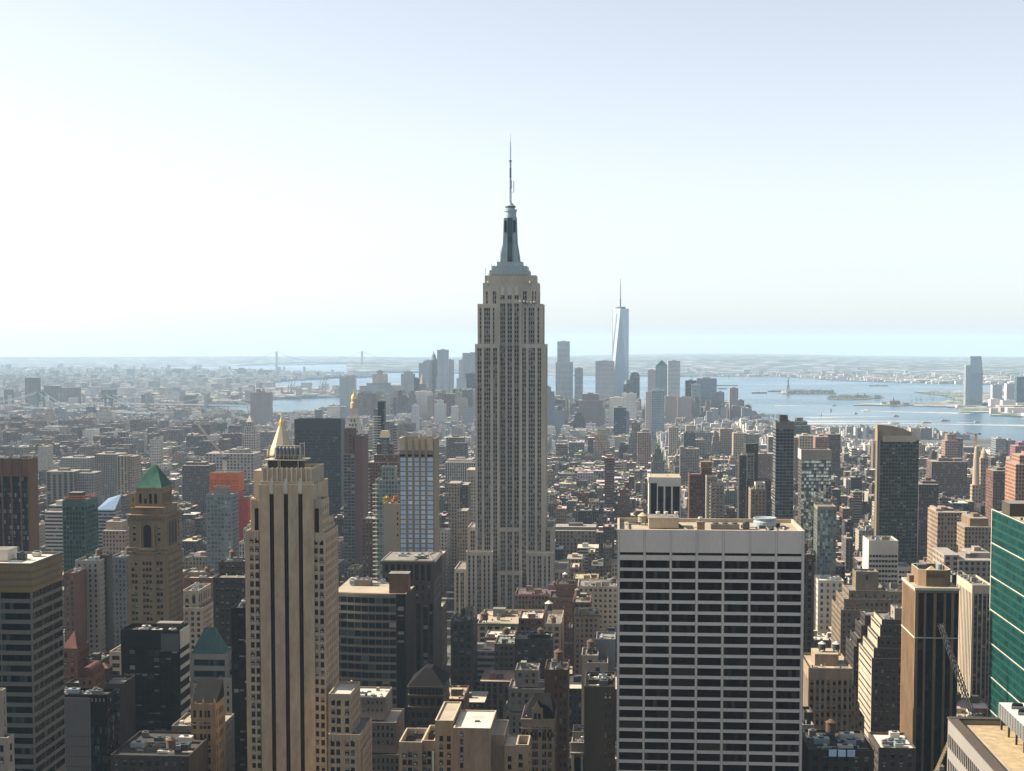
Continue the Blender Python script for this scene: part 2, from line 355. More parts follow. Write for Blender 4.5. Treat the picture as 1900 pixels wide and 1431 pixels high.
def block(t, u0, u1, v0, v1, z0, z1, st, faces='fr', roof='roof_grey', par=1.1, pt=.45, reg=True):
    """a prism with openings on the named faces, a parapet and a sunken roof"""
    mb = t.mb('wall'); m = st['m']; a = (u0, u1, v0, v1)
    for k in 'frbl':
        o, d, L = FACES[k](a)
        if k in faces:
            s = dict(st, **st.get(k, {})); zl = max(z0, zvis(v1))
            cols = s['cols'](L) if 'cols' in s else colsof(L, s.get('sp', 3.2), s.get('fw', .45), s.get('mar', .8))
            rows = s['rows'](zl, z1) if 'rows' in s else rowsof(zl, z1, s.get('fl', 3.7), s.get('fh', .5), s.get('top', 2.2))
            if 'strip' in s:      # vertical recesses holding stacked windows and dark spandrels
                zt = z1 - s['strip']; zb = max(z0 + s.get('sb', 0), zl)
                facade(t, mb, o, d, L, z0, z1, cols, [(zb, zt)], m, s.get('sdep', .6), None, s.get('rev'))
                n = (d[1], -d[0]); sd_ = s.get('sdep', .6)
                for ca, cb in cols:
                    w_ = cb - ca; k_ = max(1, round(w_ / s.get('wsp', 1.9)))
                    facade(t, mb, (o[0] + d[0] * ca - n[0] * sd_, o[1] + d[1] * ca - n[1] * sd_), d, w_, zb, zt, colsof(w_, w_ / k_, s.get('fw', .72)),
                           [(max(q[0], zb + .05), q[1]) for q in rowsof(zb, zt, s.get('fl', 3.7), s.get('fh', .58), .4)], s.get('sm', 'spandrel'), .2, s.get('gl', 'dark'), blind=s.get('blind', .2))
                    if s.get('mul'):
                        for e in range(k_ + 1):
                            a_ = ca + w_ * e / k_; i_ = sd_ - .12; q_ = [(o[0] + d[0] * (a_ + x_) - n[0] * y_, o[1] + d[1] * (a_ + x_) - n[1] * y_) for x_, y_ in ((-.14, sd_ - .005), (-.14, i_), (.14, i_), (.14, sd_ - .005))]
                            for f_ in range(3): t.mb('mullions').poly([(*q_[f_], zb), (*q_[f_ + 1], zb), (*q_[f_ + 1], zt), (*q_[f_], zt)], s['mul'])
            else:
                facade(t, mb, o, d, L, z0, z1, cols, rows, m, s.get('dep', .35), s.get('gl', 'dark'), s.get('rev'), s.get('bar'), s.get('blind', .25))
        else:
            mb.poly([(o[0], o[1], z0), (o[0] + d[0] * L, o[1] + d[1] * L, z0), (o[0] + d[0] * L, o[1] + d[1] * L, z1), (o[0], o[1], z1)], m)
    if par:
        I = (u0 + pt, u1 - pt, v0 + pt, v1 - pt); zr = z1 - par
        oc = [(u0, v0), (u1, v0), (u1, v1), (u0, v1)]; ic = [(I[0], I[2]), (I[1], I[2]), (I[1], I[3]), (I[0], I[3])]
        cap = st.get('cap', m)
        for i in range(4):
            j = (i + 1) % 4
            mb.poly([(*oc[i], z1), (*oc[j], z1), (*ic[j], z1), (*ic[i], z1)], cap)
            mb.poly([(*ic[i], z1), (*ic[j], z1), (*ic[j], zr), (*ic[i], zr)], cap)
        t.new('roof').poly([(*q, zr) for q in ic], roof)
    else:
        t.new('roof').poly([(u0, v0, z1), (u1, v0, z1), (u1, v1, z1), (u0, v1, z1)], roof)
    if v0 < 1100 and (u1 - u0) > 8 and (v1 - v0) > 8 and roof != 'roof_white':
        b = t.new('roof_vents'); r = random.Random(int(u0 * 7 + v0)); zr = z1 - par; k = 0
        while k < 10:
            uu, vv = r.uniform(u0 + 1, u1 - 2), r.uniform(v0 + 1, v1 - 2); k += 1; m_ = r.choice(('aluminium', 'dark_steel', 'grey_concrete', 'white_metal', 'roof_dark'))
            if r.random() < .5: b.lathe(uu, vv, [(.3, zr), (.3, zr + .9), (.5, zr + 1.0), (.1, zr + 1.3)], m_, 8)
            else: b.box(uu, uu + r.uniform(.5, 1.6), vv, vv + r.uniform(.5, 1.6), zr, zr + r.uniform(.4, 1.1), m_)
            if r.random() < .5: b.bar((uu, vv, zr + .3), (min(u1 - 1, uu + r.uniform(2, 8)), vv, zr + .3), .13, m_)
        for q in range(3): uu, vv = r.uniform(u0 + 1, u1 - 4), r.uniform(v0 + 1, v1 - 4); b.poly([(uu, vv, zr + .012 + .004 * q), (min(u1 - .6, uu + r.uniform(2, 7)), vv, zr + .012 + .004 * q), (min(u1 - .6, uu + r.uniform(2, 7)), min(v1 - .6, vv + r.uniform(2, 6)), zr + .012 + .004 * q), (uu, min(v1 - .6, vv + r.uniform(2, 6)), zr + .012 + .004 * q)], r.choice(('roof_grey', 'roof_dark', 'roof_tan')))
    if reg: t.foot(u0, u1, v0, v1, z1)
def fr(x0, x1, yt, v):           # a front face given by its top corners in the picture and its distance
    a = at(x0, yt, v); b = at(x1, yt, v)
    return a[0], b[0], (a[1] + b[1]) / 2
def tank(t, u, v, z, r=2.0, h=3.6, leg=2.2, m='cedar', top='cedar'):
    b = t.new('water_tank'); k = [q for q in t.parts if t.parts[q] is b][0]
    b.lathe(u, v, [(r, z + leg), (r * .97, z + leg + h)], m, 14)
    for i in range(3): b.lathe(u, v, [(r + .05, z + leg + h * (.2 + .3 * i)), (r + .05, z + leg + h * (.2 + .3 * i) + .15)], 'dark_steel', 14)
    b.lathe(u, v, [(r * 1.12, z + leg + h), (.05, z + leg + h + r * .75)], top, 14)
    for i in (-1, 1):
        for j in (-1, 1): b.bar((u + i * r * .6, v + j * r * .6, z), (u + i * r * .6, v + j * r * .6, z + leg), .14, 'dark_steel')
    b.box(u - r * .8, u + r * .8, v - r * .8, v + r * .8, z + leg - .25, z + leg, 'dark_steel')
def unit(t, u, v, z, w_, d_, h, m='grey_concrete', name='roof_unit'):
    b = t.new(name); b.box(u - w_ / 2, u + w_ / 2, v - d_ / 2, v + d_ / 2, z + .3, z + h, m)
    b.box(u - w_ / 2 + .3, u + w_ / 2 - .3, v - d_ / 2 + .3, v + d_ / 2 - .3, z, z + .3, 'dark_steel')
    if name == 'roof_unit':
        for i in range(max(1, int(w_ / 3))):
            uu = u - w_ / 2 + (i + .5) * w_ / max(1, int(w_ / 3)); b.lathe(uu, v, [(min(1.1, d_ * .35), z + h), (min(1.1, d_ * .35), z + h + .5)], 'dark_steel', 10)
    else:
        b.box(u - w_ / 2 - .2, u + w_ / 2 + .2, v - d_ / 2 - .2, v + d_ / 2 + .2, z + h, z + h + .35, m, 'roof_grey')
def clutter(t, u0, u1, v0, v1, z, n=5, tanks=0, seed=0, mats=('grey_concrete', 'aluminium', 'white_metal', 'dark_steel')):
    r = random.Random(seed + 11)
    for i in range(n):
        w_, d_ = r.uniform(2, 6), r.uniform(2, 4.5); w_ = min(w_, (u1 - u0) * .35); d_ = min(d_, (v1 - v0) * .3)
        unit(t, r.uniform(u0 + w_ / 2 + 1, u1 - w_ / 2 - 1), r.uniform(v0 + d_ / 2 + 1, v1 - d_ / 2 - 1), z, w_, d_, r.uniform(1.2, 3), r.choice(mats))
    b = t.new('duct')
    for i in range(max(1, n // 2)):
        a = (r.uniform(u0 + 1, u1 - 1), r.uniform(v0 + 1, v1 - 1), z + .6); q = (min(u1 - 1, max(u0 + 1, a[0] + r.uniform(-9, 9))), a[1], z + .6)
        b.bar(a, q, .3, 'aluminium')
    for i in range(tanks): tank(t, r.uniform(u0 + 3, u1 - 3), r.uniform(v0 + 3, v1 - 3), z)
# ------------------------------------------------------------------ the setting: water, land, islands, streets
def inpoly(x, y, pg):
    r = np.zeros(x.shape, bool); n = len(pg); j = n - 1
    for i in range(n):
        xi, yi = pg[i]; xj, yj = pg[j]
        c = ((yi > y) != (yj > y)) & (x < (xj - xi) * (y - yi) / (yj - yi + 1e-9) + xi); r ^= c; j = i
    return r
def pxnp(u, v, z):
    X = u * CA + v * SA; Y = -u * SA + v * CA; dz = z - HC
    dep = np.maximum(Y * CP - dz * SP, 1.); up = Y * SP + dz * CP
    return W / 2 + FP * X / dep, YC - FP * up / dep
MANH = [(-2500, 4000), (-2500, 800), (-700, 790), (0, 768), (350, 759), (420, 763), (500, 766), (640, 762), (700, 755), (1050, 748), (1200, 757), (1370, 772), (1400, 777), (1500, 792), (1700, 806), (1900, 828), (2400, 880), (4000, 1100), (4000, 4000)]
BROOK1 = [(-700, 757), (310, 757), (380, 754), (460, 749), (500, 742), (560, 739), (640, 737), (640, 727), (560, 722), (470, 717), (400, 712), (-700, 706)]
BROOK2 = [(-700, 713), (400, 713), (470, 714), (540, 706), (620, 702), (700, 699.5), (700, 697.5), (600, 693), (515, 690.5), (400, 688), (330, 686.5), (100, 685.5), (-700, 685.5)]
GOV = [(690, 716), (760, 716), (800, 712), (760, 709), (700, 710)]
WEST = [(640, 692), (675, 692), (760, 692), (900, 694.5), (1040, 697), (1180, 699), (1460, 700), (1550, 707), (1680, 711), (1720, 712), (1760, 714), (2600, 719), (2600, 668), (640, 668)]
HIGH = [(-700, 682), (300, 682), (480, 679), (640, 676), (640, 668), (-700, 668)]
NJ1 = [(1690, 728), (1730, 726), (2600, 724), (2600, 782), (1900, 774), (1836, 772.5), (1834, 766), (1776, 767), (1776, 757), (1690, 753.5), (1581, 753), (1581, 750), (1690, 749.5), (1755, 745), (1770, 741), (1750, 735)]
ELLIS = [(1531, 739), (1545, 742), (1600, 741.7), (1640, 738.5), (1638, 736.5), (1545, 736.8)]
LIB = [(1443, 730.3), (1460, 731.5), (1550, 730.8), (1552, 728), (1465, 727.7)]
def wob(u, v, s, seed):
    r = np.random.RandomState(seed); o = np.zeros_like(u)
    for k in range(7):
        a, f = r.uniform(0, 6.28), r.uniform(.6, 2.2) / s
        o += np.sin((u * math.cos(a) + v * math.sin(a)) * f + r.uniform(0, 6.28))
    return o / 7
def land(name, polys, d0, d1, h, m, dr=.008, da=.0018, ang=(-.62, .62), hill=None, kind='structure'):
    nr = int(math.log(d1 / d0) / dr) + 1; rr = d0 * np.exp(np.arange(nr) * dr); th = np.arange(ang[0], ang[1], da)
    rg, tg = np.meshgrid(rr, th, indexing='ij'); u = rg * np.sin(tg - GA); v = rg * np.cos(tg - GA)
    z = curv(1) * rg * rg
    x, y = pxnp(u, v, z + 1.0); ins = np.zeros(x.shape, bool)
    for p in polys: ins |= inpoly(x, y, p)
    hh = h(v) if callable(h) else np.full_like(u, h)
    if hill is not None: hh = hh + hill(u, v, rg, x)
    zz = z + hh; X = u * CA + v * SA; Y = -u * SA + v * CA
    q = ins[:-1, :-1]; I, J = np.nonzero(q); nc = th.size
    F = np.stack([I * nc + J, I * nc + J + 1, (I + 1) * nc + J + 1, (I + 1) * nc + J], 1)
    used, inv = np.unique(F, return_inverse=True)
    me = bpy.data.meshes.new(name)
    co_ = np.stack([X.ravel(), Y.ravel(), zz.ravel()], 1)[used]
    me.from_pydata(co_.tolist(), [], inv.reshape(-1, 4).tolist()); me.materials.append(m)
    ob = bpy.data.objects.new(name, me); sc.collection.objects.link(ob); ob['kind'] = kind
    return ob
def ground_mat(name, c1, c2, c3, s1, s2, rough=.95):
    m, nt, b = _new(name); tc = N(nt, 'ShaderNodeTexCoord')
    n1 = N(nt, 'ShaderNodeTexNoise'); n1.inputs['Scale'].default_value = s1; n1.inputs['Detail'].default_value = 6; nt.links.new(tc.outputs['Object'], n1.inputs['Vector'])
    n2 = N(nt, 'ShaderNodeTexVoronoi'); n2.inputs['Scale'].default_value = s2; nt.links.new(tc.outputs['Object'], n2.inputs['Vector'])
    rp = N(nt, 'ShaderNodeMapRange'); rp.inputs[1].default_value = .42; rp.inputs[2].default_value = .58; nt.links.new(n1.outputs[0], rp.inputs[0])
    a = mixc(nt, rp.outputs[0], c1, c2); s = N(nt, 'ShaderNodeSeparateColor'); nt.links.new(n2.outputs['Color'], s.inputs[0])
    nt.links.new(mixc(nt, math_(nt, 'GREATER_THAN', s.outputs[0], .8), a, c3), b.inputs['Base Color'])
    b.inputs['Roughness'].default_value = rough; b.inputs['Specular IOR Level'].default_value = .1; return m
# water
m, nt, b = _new('harbour_water')
b.inputs['Base Color'].default_value = (.028, .075, .105, 1); b.inputs['Roughness'].default_value = .22; b.inputs['IOR'].default_value = 1.33
tc = N(nt, 'ShaderNodeTexCoord'); n1 = N(nt, 'ShaderNodeTexNoise'); n1.inputs['Scale'].default_value = .05; n1.inputs['Detail'].default_value = 6
nt.links.new(tc.outputs['Object'], n1.inputs['Vector']); bp = N(nt, 'ShaderNodeBump'); bp.inputs['Strength'].default_value = .5; bp.inputs['Distance'].default_value = 2.2
nt.links.new(n1.outputs[0], bp.inputs['Height']); nt.links.new(bp.outputs[0], b.inputs['Normal'])
n2 = N(nt, 'ShaderNodeTexNoise'); n2.inputs['Scale'].default_value = .0012; n2.inputs['Detail'].default_value = 4; nt.links.new(tc.outputs['Object'], n2.inputs['Vector'])
nt.links.new(math_(nt, 'MULTIPLY_ADD', n2.outputs[0], .3, .1), b.inputs['Roughness'])
WATER = m
def water():
    rr = [0.] + [300 * 1.06 ** k for k in range(84)]; rr = [r for r in rr if r < 38500]; n = 180
    vs = [(0, 0, 0)]; fs = []
    for r in rr[1:]:
        vs += [(r * math.cos(2 * math.pi * k / n), r * math.sin(2 * math.pi * k / n), curv(r)) for k in range(n)]
    for k in range(n): fs.append((0, 1 + k, 1 + (k + 1) % n))
    for i in range(len(rr) - 2):
        for k in range(n):
            a = 1 + i * n + k; c = 1 + i * n + (k + 1) % n; fs.append((a, a + n, c + n, c))
    me = bpy.data.meshes.new('water'); me.from_pydata(vs, [], fs); me.materials.append(WATER)
    for p in me.polygons: p.use_smooth = True
    ob = bpy.data.objects.new('water', me); sc.collection.objects.link(ob); ob['kind'] = 'structure'
water()
G_CITY = ground_mat('city_ground', (.07, .07, .068), (.12, .115, .105), (.06, .075, .04), .02, .03)
G_FAR = ground_mat('far_ground', (.06, .085, .05), (.20, .195, .18), (.34, .32, .29), .004, .02)
G_HILL = ground_mat('hill_ground', (.045, .055, .045), (.075, .08, .07), (.24, .23, .22), .0015, .008)
G_ISL = ground_mat('island_ground', (.07, .10, .045), (.16, .15, .10), (.30, .26, .20), .02, .04)
def gman(v): return 14 - 11 * np.clip((v - 2500) / 3500, 0, 1)
land('city_ground', [MANH], 250, 8000, gman, G_CITY, dr=.02, da=.004, ang=(-.9, .9))
land('brooklyn_shore', [BROOK1, BROOK2], 6000, 20500, 3, G_FAR, hill=lambda u, v, r, x: np.clip((r - 9000) / 4000, 0, 1) * 14 * (1 + wob(u, v, 1500, 3)))
land('harbour_shore', [GOV, NJ1], 4800, 11000, 3, G_FAR)
def hills(u, v, r, x):
    a = np.clip((r - 14500) / 4500, 0, 1)
    s = 42 * (1 + .9 * wob(u, v, 2600, 5)) + 16 * wob(u, v, 700, 6)
    ridge = 45 * np.exp(-((x - 1330) / 230.) ** 2) * np.clip((r - 15500) / 3000, 0, 1)
    return a * (s + ridge + 30)
land('hills', [WEST], 11500, 35500, 3, G_HILL, hill=hills)
land('far_highlands', [HIGH], 15500, 36500, 3, G_HILL, dr=.02, hill=lambda u, v, r, x: np.clip((r - 22000) / 5000, 0, 1) * (72 + 30 * wob(u, v, 3500, 8)))
land('island', [ELLIS], 7000, 9000, 2.5, G_ISL, dr=.002, da=.0006)
land('island', [LIB], 7500, 10000, 3, G_ISL, dr=.002, da=.0006)
# the straight avenues, their kerbs and lane lines, and the cross streets
AVES = [(-960, 26), (-760, 30), (-610, 22), (-480, 38), (-360, 24), (-168, 26), (96, 28), (372, 28), (640, 28), (900, 28)]
mat('asphalt', (.05, .05, .052), sc1=.3, stretch=1); mat('paving', (.20, .195, .185), sc1=.5, stretch=1); mat('road_paint', (.62, .60, .52), stretch=1)
def strip_mesh(name, quads, m):
    mb = MB()
    for a0, a1, b0, b1, z in quads: mb.poly([(a0, b0, z + gz(b0)), (a1, b0, z + gz(b0)), (a1, b1, z + gz(b1)), (a0, b1, z + gz(b1))], m)
    o = bpy.data.objects.new(name, None); ob = mb.build(name, (0, 0, 0)); bpy.data.objects.remove(o)
    ob.rotation_euler = (0, 0, -GA); ob['kind'] = 'structure'
strip_mesh('road', [(u - w_ / 2 + 5, u + w_ / 2 - 5, 300, 2500, .02) for u, w_ in AVES], MATS['asphalt'])
strip_mesh('cross_street', [(-1000, 950, 60 + 80.5 * k - 5, 60 + 80.5 * k + 5, .012) for k in range(3, 31)], MATS['asphalt'])
strip_mesh('pavement', [q for u, w_ in AVES for k in range(3, 30) for q in ((u - w_ / 2, u - w_ / 2 + 5, 66 + 80.5 * k, 134 + 80.5 * k, .15), (u + w_ / 2 - 5, u + w_ / 2, 66 + 80.5 * k, 134 + 80.5 * k, .15))], MATS['paving'])
strip_mesh('lane_marking', [(u + o - .1, u + o + .1, 300 + 12 * k, 303 + 12 * k, .026) for u, w_ in AVES for o in (-3.4, 0, 3.4) for k in range(120)], MATS['road_paint'])
# ------------------------------------------------------------------ the tall tower in the middle
def rel(xs, x0, x1, L): return [((a - x0) / (x1 - x0) * L, (b - x0) / (x1 - x0) * L) for a, b in xs]
VE = 1265
t = T('stepped_skyscraper', 'tallest stepped limestone skyscraper in the centre with metal mast and long antenna', 'skyscraper', at(947, 1000, VE)[0], VE, None, 'the tall stepped skyscraper')
mat('nickel', (.34, .35, .35), rough=.5, amt=.1)
SE = dict(m='limestone', fl=3.72, fw=.66, fh=.60, wsp=1.75, sdep=.5, strip=3.2, gl='dark', blind=.14, sm='spandrel', sp=6.0, mar=1.6, mul='nickel')
def se(x0, x1, gr, **k): return dict(SE, cols=lambda L: rel(gr, x0, x1, L), r=dict(cols=lambda L: colsof(L, 6.2, .5, 1.5)), l=dict(cols=lambda L: colsof(L, 6.2, .5, 1.5)), **k)
LW = [(885.6, 893.7), (897.9, 909.9), (914.6, 922.5)]; RW = [(968.6, 976.2), (980.6, 992.9), (997.1, 1004.4)]; CW = [(928.1, 937.9), (941.2, 950.4), (954, 963)]
def eb(x0, x1, yt, v, dep, z0, gr=None, faces='fr', **k):
    u0, u1, z = fr(x0, x1, yt, v)
    block(t, u0, u1, v, v + dep, z0, z, se(x0, x1, gr, **k) if gr else dict(SE, **k), faces, 'roof_grey'); return u0, u1, z
zb = gz(VE)
zt = lambda y, v=VE: at(947, y, v)[1]
# shaft: two wings, recessed middle
eb(881.4, 926.7, 638.5, VE, 40, zb, LW); eb(963.9, 1012, 638.5, VE, 40, zb, RW)
eb(926.7, 963.9, 566, VE + 3, 36, zb, CW, faces='f')
eb(926.7, 963.9, 979.5, VE - .6, 3, zb, CW, faces='f', rev='limestone')
eb(886, 922.8, 564, VE + 3, 34, zt(638.5) - 2, [(889.5, 893.5), (898, 909.5), (914.2, 917.5)]); eb(968, 1007, 564, VE + 3, 34, zt(638.5) - 2, [(972.5, 976), (980.5, 992), (997, 1000.8)])
eb(922.8, 968, 556, VE + 2, 34, zt(638.5) - 2, CW, faces='f')
eb(896, 999, 525, VE + 5, 30, zt(564) - 3, [(901.5, 905), (914, 921), (928.5, 936.5), (942, 949.5), (954.5, 962.5), (970, 977.5), (987, 990), (992.5, 995)], strip=7)
u0, u1, z = eb(899.5, 994.5, 511, VE + 6, 27, zt(525) - 2, None, faces='', strip=2)
st = dict(m='limestone', sp=11, fw=.22, fl=6, fh=.38, top=4.2, gl='dark'); block(t, u0 - .0, u1 + .0, VE + 5.9, VE + 6.0, zt(525) + .0, z - .3, dict(st), 'f', par=0)
# palmette ornaments over the three middle bays
b = t.new('ornament')
for x in (932.5, 945.7, 958.6):
    u, zz = at(x, 540, VE + 4.9); b.box(u - 1.6, u + 1.6, VE + 4.6, VE + 4.98, zz - 3.5, zz + 1.5, 'white_stone'); b.frustum(u, VE + 4.8, 3.2, .4, zz + 1.5, .8, .3, zz + 4.2, 'white_stone')
# lower setbacks
eb(864.5, 913.4, 1024, VE - 9, 9, zb, [(868.3, 872.8), (876.5, 880.5), (884.8, 892.8), (896.8, 901), (904.8, 908.7)], faces='frl'); eb(977.7, 1026.6, 1025, VE - 9, 9, zb, [(981.5, 985), (989, 993), (997, 1005), (1009, 1013), (1017, 1021)])
eb(923, 968.6, 1060, VE - 6, 6.4, zb, [(928.8, 937), (941.5, 950), (954, 963)])
eb(868, 881.4, 978, VE + 4, 34, zb, [(872.5, 881)], faces='fl'); eb(1012, 1026.6, 978, VE + 4, 34, zb, [(1012.7, 1021)])
eb(1026.6, 1052, 1056, VE - 4, 48, zb, [(1030, 1036), (1039.5, 1047)]); eb(843, 864.5, 1056, VE - 2, 46, zb, [(846, 851), (854, 861)], faces='fl')
# metal mast
M_ = 947; vm = VE + 20
def mz(y): return at(M_, y, vm)[1]
um = at(M_, 450, vm)[0]; k_ = vm / FH
b = t.new('mast')
for y0, y1, w0 in ((512, 503, 73), (503, 495, 64), (495, 487, 47)): b.box(um - w0 * k_ / 2, um + w0 * k_ / 2, vm - w0 * k_ / 2.4, vm + w0 * k_ / 2.4, mz(y0), mz(y1), 'aluminium')
for i in range(17): b.box(um - 33 * k_ + i * 4.05 * k_, um - 33 * k_ + i * 4.05 * k_ + .9, vm - 73 * k_ / 2.4 - .4, vm - 73 * k_ / 2.4 - .01, mz(511), mz(506), 'white_stone')
prof = [(487, 38), (478, 36), (464, 31.5), (452, 27.5), (440, 26.5), (405, 24)]
for (ya, wa), (yb, wb) in zip(prof, prof[1:]):      # four winged buttresses around a shaft
    b.frustum(um, vm, wa * k_, 9 * k_, mz(ya), wb * k_, 9 * k_, mz(yb), 'aluminium'); b.frustum(um, vm, 9 * k_, wa * k_, mz(ya), 9 * k_, wb * k_, mz(yb), 'aluminium')
    b.frustum(um, vm, wa * k_ * .82, wa * k_ * .82, mz(ya), wb * k_ * .82, wb * k_ * .82, mz(yb), 'aluminium')
b.lathe(um, vm, [(11.6 * k_, mz(405)), (11.6 * k_, mz(402))], 'aluminium', 20)
b.lathe(um, vm, [(11 * k_, mz(403)), (11 * k_, mz(393.5)), (12.2 * k_, mz(393)), (12.2 * k_, mz(389)), (8 * k_, mz(388)), (8 * k_, mz(386)), (9.6 * k_, mz(385.5)), (9.6 * k_, mz(382.5)), (7 * k_, mz(381)), (3.5 * k_, mz(376.5)), (1.4 * k_, mz(374.5))], 'aluminium', 20)
b = t.new('mast_glazing')
for (ya, wa), (yb, wb) in zip(prof, prof[1:]): b.poly([(um + x_ * 4.3 * k_, vm - w_ * k_ / 2 - .12, mz(y_)) for x_, w_, y_ in ((-1, wa, ya), (1, wa, ya), (1, wb, yb), (-1, wb, yb))], 'pane_tealblind')
for s in (-1, 1): b.box(um + s * 8.4 * k_ - .9, um + s * 8.4 * k_ + .9, vm - 12.3 * k_, vm - 8 * k_, mz(432), mz(410), 'pane_dark')
for y in (391, 384): b.lathe(um, vm, [(9.8 * k_, mz(y + 1.6)), (9.8 * k_, mz(y - 1.2))], 'dark_steel', 20)
b = t.new('antenna')
for i in (-1, 1):
    for j in (-1, 1): b.bar((um + i * .75, vm + j * .75, mz(376)), (um + i * .5, vm + j * .5, mz(299)), .16, 'aluminium')
for q in range(26):
    z0 = mz(376) + (mz(299) - mz(376)) * q / 26; z1 = mz(376) + (mz(299) - mz(376)) * (q + 1) / 26
    b.bar((um - .7, vm - .7, z0), (um + .7, vm - .7, z1), .09, 'aluminium'); b.bar((um + .7, vm - .7, z0), (um + .7, vm + .7, z1), .09, 'aluminium')
b.lathe(um, vm, [(.32, mz(376)), (.32, mz(299))], 'aluminium', 8); b.lathe(um, vm, [(1.25, mz(350)), (1.25, mz(335))], 'aluminium', 10); b.lathe(um, vm, [(.9, mz(330)), (.9, mz(312))], 'dark_steel', 10)
b.lathe(um, vm, [(1.4, mz(299.5)), (1.4, mz(298))], 'dark_steel', 10); b.lathe(um, vm, [(.5, mz(298)), (.42, mz(270)), (.2, mz(262)), (.12, mz(249))], 'aluminium', 8)
for q in range(8): b.bar((um - .8, vm, mz(293 - 4 * q)), (um + .8, vm, mz(293 - 4 * q)), .1, 'aluminium')
b.bar((um + 2.9, vm, mz(357)), (um + 2.9, vm, mz(336)), .28, 'aluminium'); b.bar((um + .5, vm, mz(357)), (um + 2.9, vm, mz(357)), .12, 'aluminium'); b.bar((um + .5, vm, mz(345)), (um + 2.9, vm, mz(345)), .1, 'aluminium')
b = t.new('aerials'); r = random.Random(3)
for x, y, s in [(901, 497, -1), (912, 491, -1), (917, 492, 1), (924, 484, 1), (931, 462, 1), (968, 486, 1), (975, 492, 1), (981, 500, 1), (985, 507, 1), (907, 506, 1), (929, 470, 1)]:
    u, z = at(x, y + 12, vm - 8); b.bar((u, vm - 8, z), (u, vm - 8, z + r.uniform(4, 8)), .16, 'dark_steel')
for x, y in ((906, 524), (984, 524), (973, 560), (979, 561), (986, 562), (992, 561), (966, 560)):
    u, z = at(x, y, VE + 3); b.lathe(u, VE + 2.2, [(.2, z - 1), (.9, z), (1.0, z + 1)], 'white_metal', 10); b.bar((u, VE + 2.2, z - 3), (u, VE + 2.2, z), .2, 'dark_steel')
t.done()

# ------------------------------------------------------------------ the grey grid tower, right of the middle
v = 545; u0, u1, z = fr(1145.6, 1493.5, 984, v)
t = T('office_tower', 'pale grey grid office slab with black window bands and wide roof in right foreground', 'office tower', u0, v, None, 'the grey grid slab')
GR = [(103, 322), (345, 567), (590, 810), (835, 1055), (1080, 1302), (1325, 1545), (1570, 1792)]
p_ = v / FH
def grows(z0, z1):
    r = [(z1 - 47.7 * p_, z1 - 42.6 * p_)]; k = 0
    while True:
        a = z1 - 57.4 * p_ - k * 20.25 * p_; b_ = a - 14.6 * p_
        if b_ < z0: break
        r.append((b_, a)); k += 1
    return r
st = dict(m='travertine', cols=lambda L: rel(GR, 78, 1820, L), rows=grows, gl='black', dep=.55, l=dict(cols=lambda L: rel(GR, 78, 1820, L)), r=dict(cols=lambda L: rel(GR, 78, 1820, L)), cap='cream_stone', blind=0)
block(t, u0, u1, v, v + 37, gz(v), z, st, 'flr', 'roof_tan', 1.4, .8)
b = t.new('pier_joint')
for a, c in [(78, 103)] + [(GR[i][1], GR[i + 1][0]) for i in range(6)] + [(1792, 1820)]:
    for x in (a + 3, c - 3):
        uu = u0 + (x - 78) / 1742 * (u1 - u0); b.box(uu - .06, uu + .06, v - .012, v - .004, zvis(v), z - .05, 'grey_concrete')
zr = z - 1.4; X = lambda x, y=972: at(x, y, v + 18)[0]
tank(t, at(1192.5, 968, v + 26)[0], v + 26, zr, 1.85, 2.3, 1.2, 'roof_tan', 'gold_tile')
unit(t, X(1231), v + 20, zr, 11, 12, 3.8, 'cream_stone', 'bulkhead'); unit(t, X(1298), v + 10, zr, 2.8, 3, 3.0, 'ochre_stone', 'bulkhead')
unit(t, X(1344), v + 15, zr, 10.5, 3, 2.0, 'grey_concrete'); unit(t, X(1383), v + 15, zr, 2.4, 3, 2.5, 'dark_steel')
b = t.new('cooling_drum'); u = X(1421); b.lathe(u, v + 22, [(4.3, zr), (4.3, zr + 2.2), (3.9, zr + 2.6), (4.4, zr + 3.6), (4.2, zr + 3.7), (3.2, zr + 3.2)], 'aluminium', 24)
for x, dv in ((1221, 20), (1236, 20), (1255, 20), (1297, 10)):
    b = t.new('dish'); zz = zr + (3.8 if dv == 20 else 3.0); u = X(x); b.bar((u, v + dv, zz), (u, v + dv, zz + 1.1), .1, 'dark_steel'); b.lathe(u, v + dv, [(.2, zz + 1.0), (.75, zz + 1.3), (.85, zz + 2.0), (.3, zz + 2.1)], 'white_metal', 10)
b = t.new('roof_rail')
for a, c in (((u0 + 4, v + 6), (u0 + 4, v + 30)), ((u0 + 4, v + 30), (u0 + 20, v + 30)), ((u0 + 26, v + 5), (u0 + 22, v + 32)), ((u1 - 12, v + 8), (u1 - 12, v + 30)), ((u1 - 9, v + 8), (u1 - 9, v + 30))): b.bar((*a, zr + .5), (*c, zr + .5), .25, 'grey_concrete')
b = t.new('roof_equipment'); r = random.Random(5)
for i in range(14): uu = r.uniform(u1 - 15, u1 - 4); vv = r.uniform(v + 5, v + 30); b.box(uu, uu + r.uniform(.6, 2), vv, vv + r.uniform(.6, 4), zr, zr + r.uniform(.5, 1.3), r.choice(['dark_steel', 'aluminium', 'dark_stone']))
t.done()

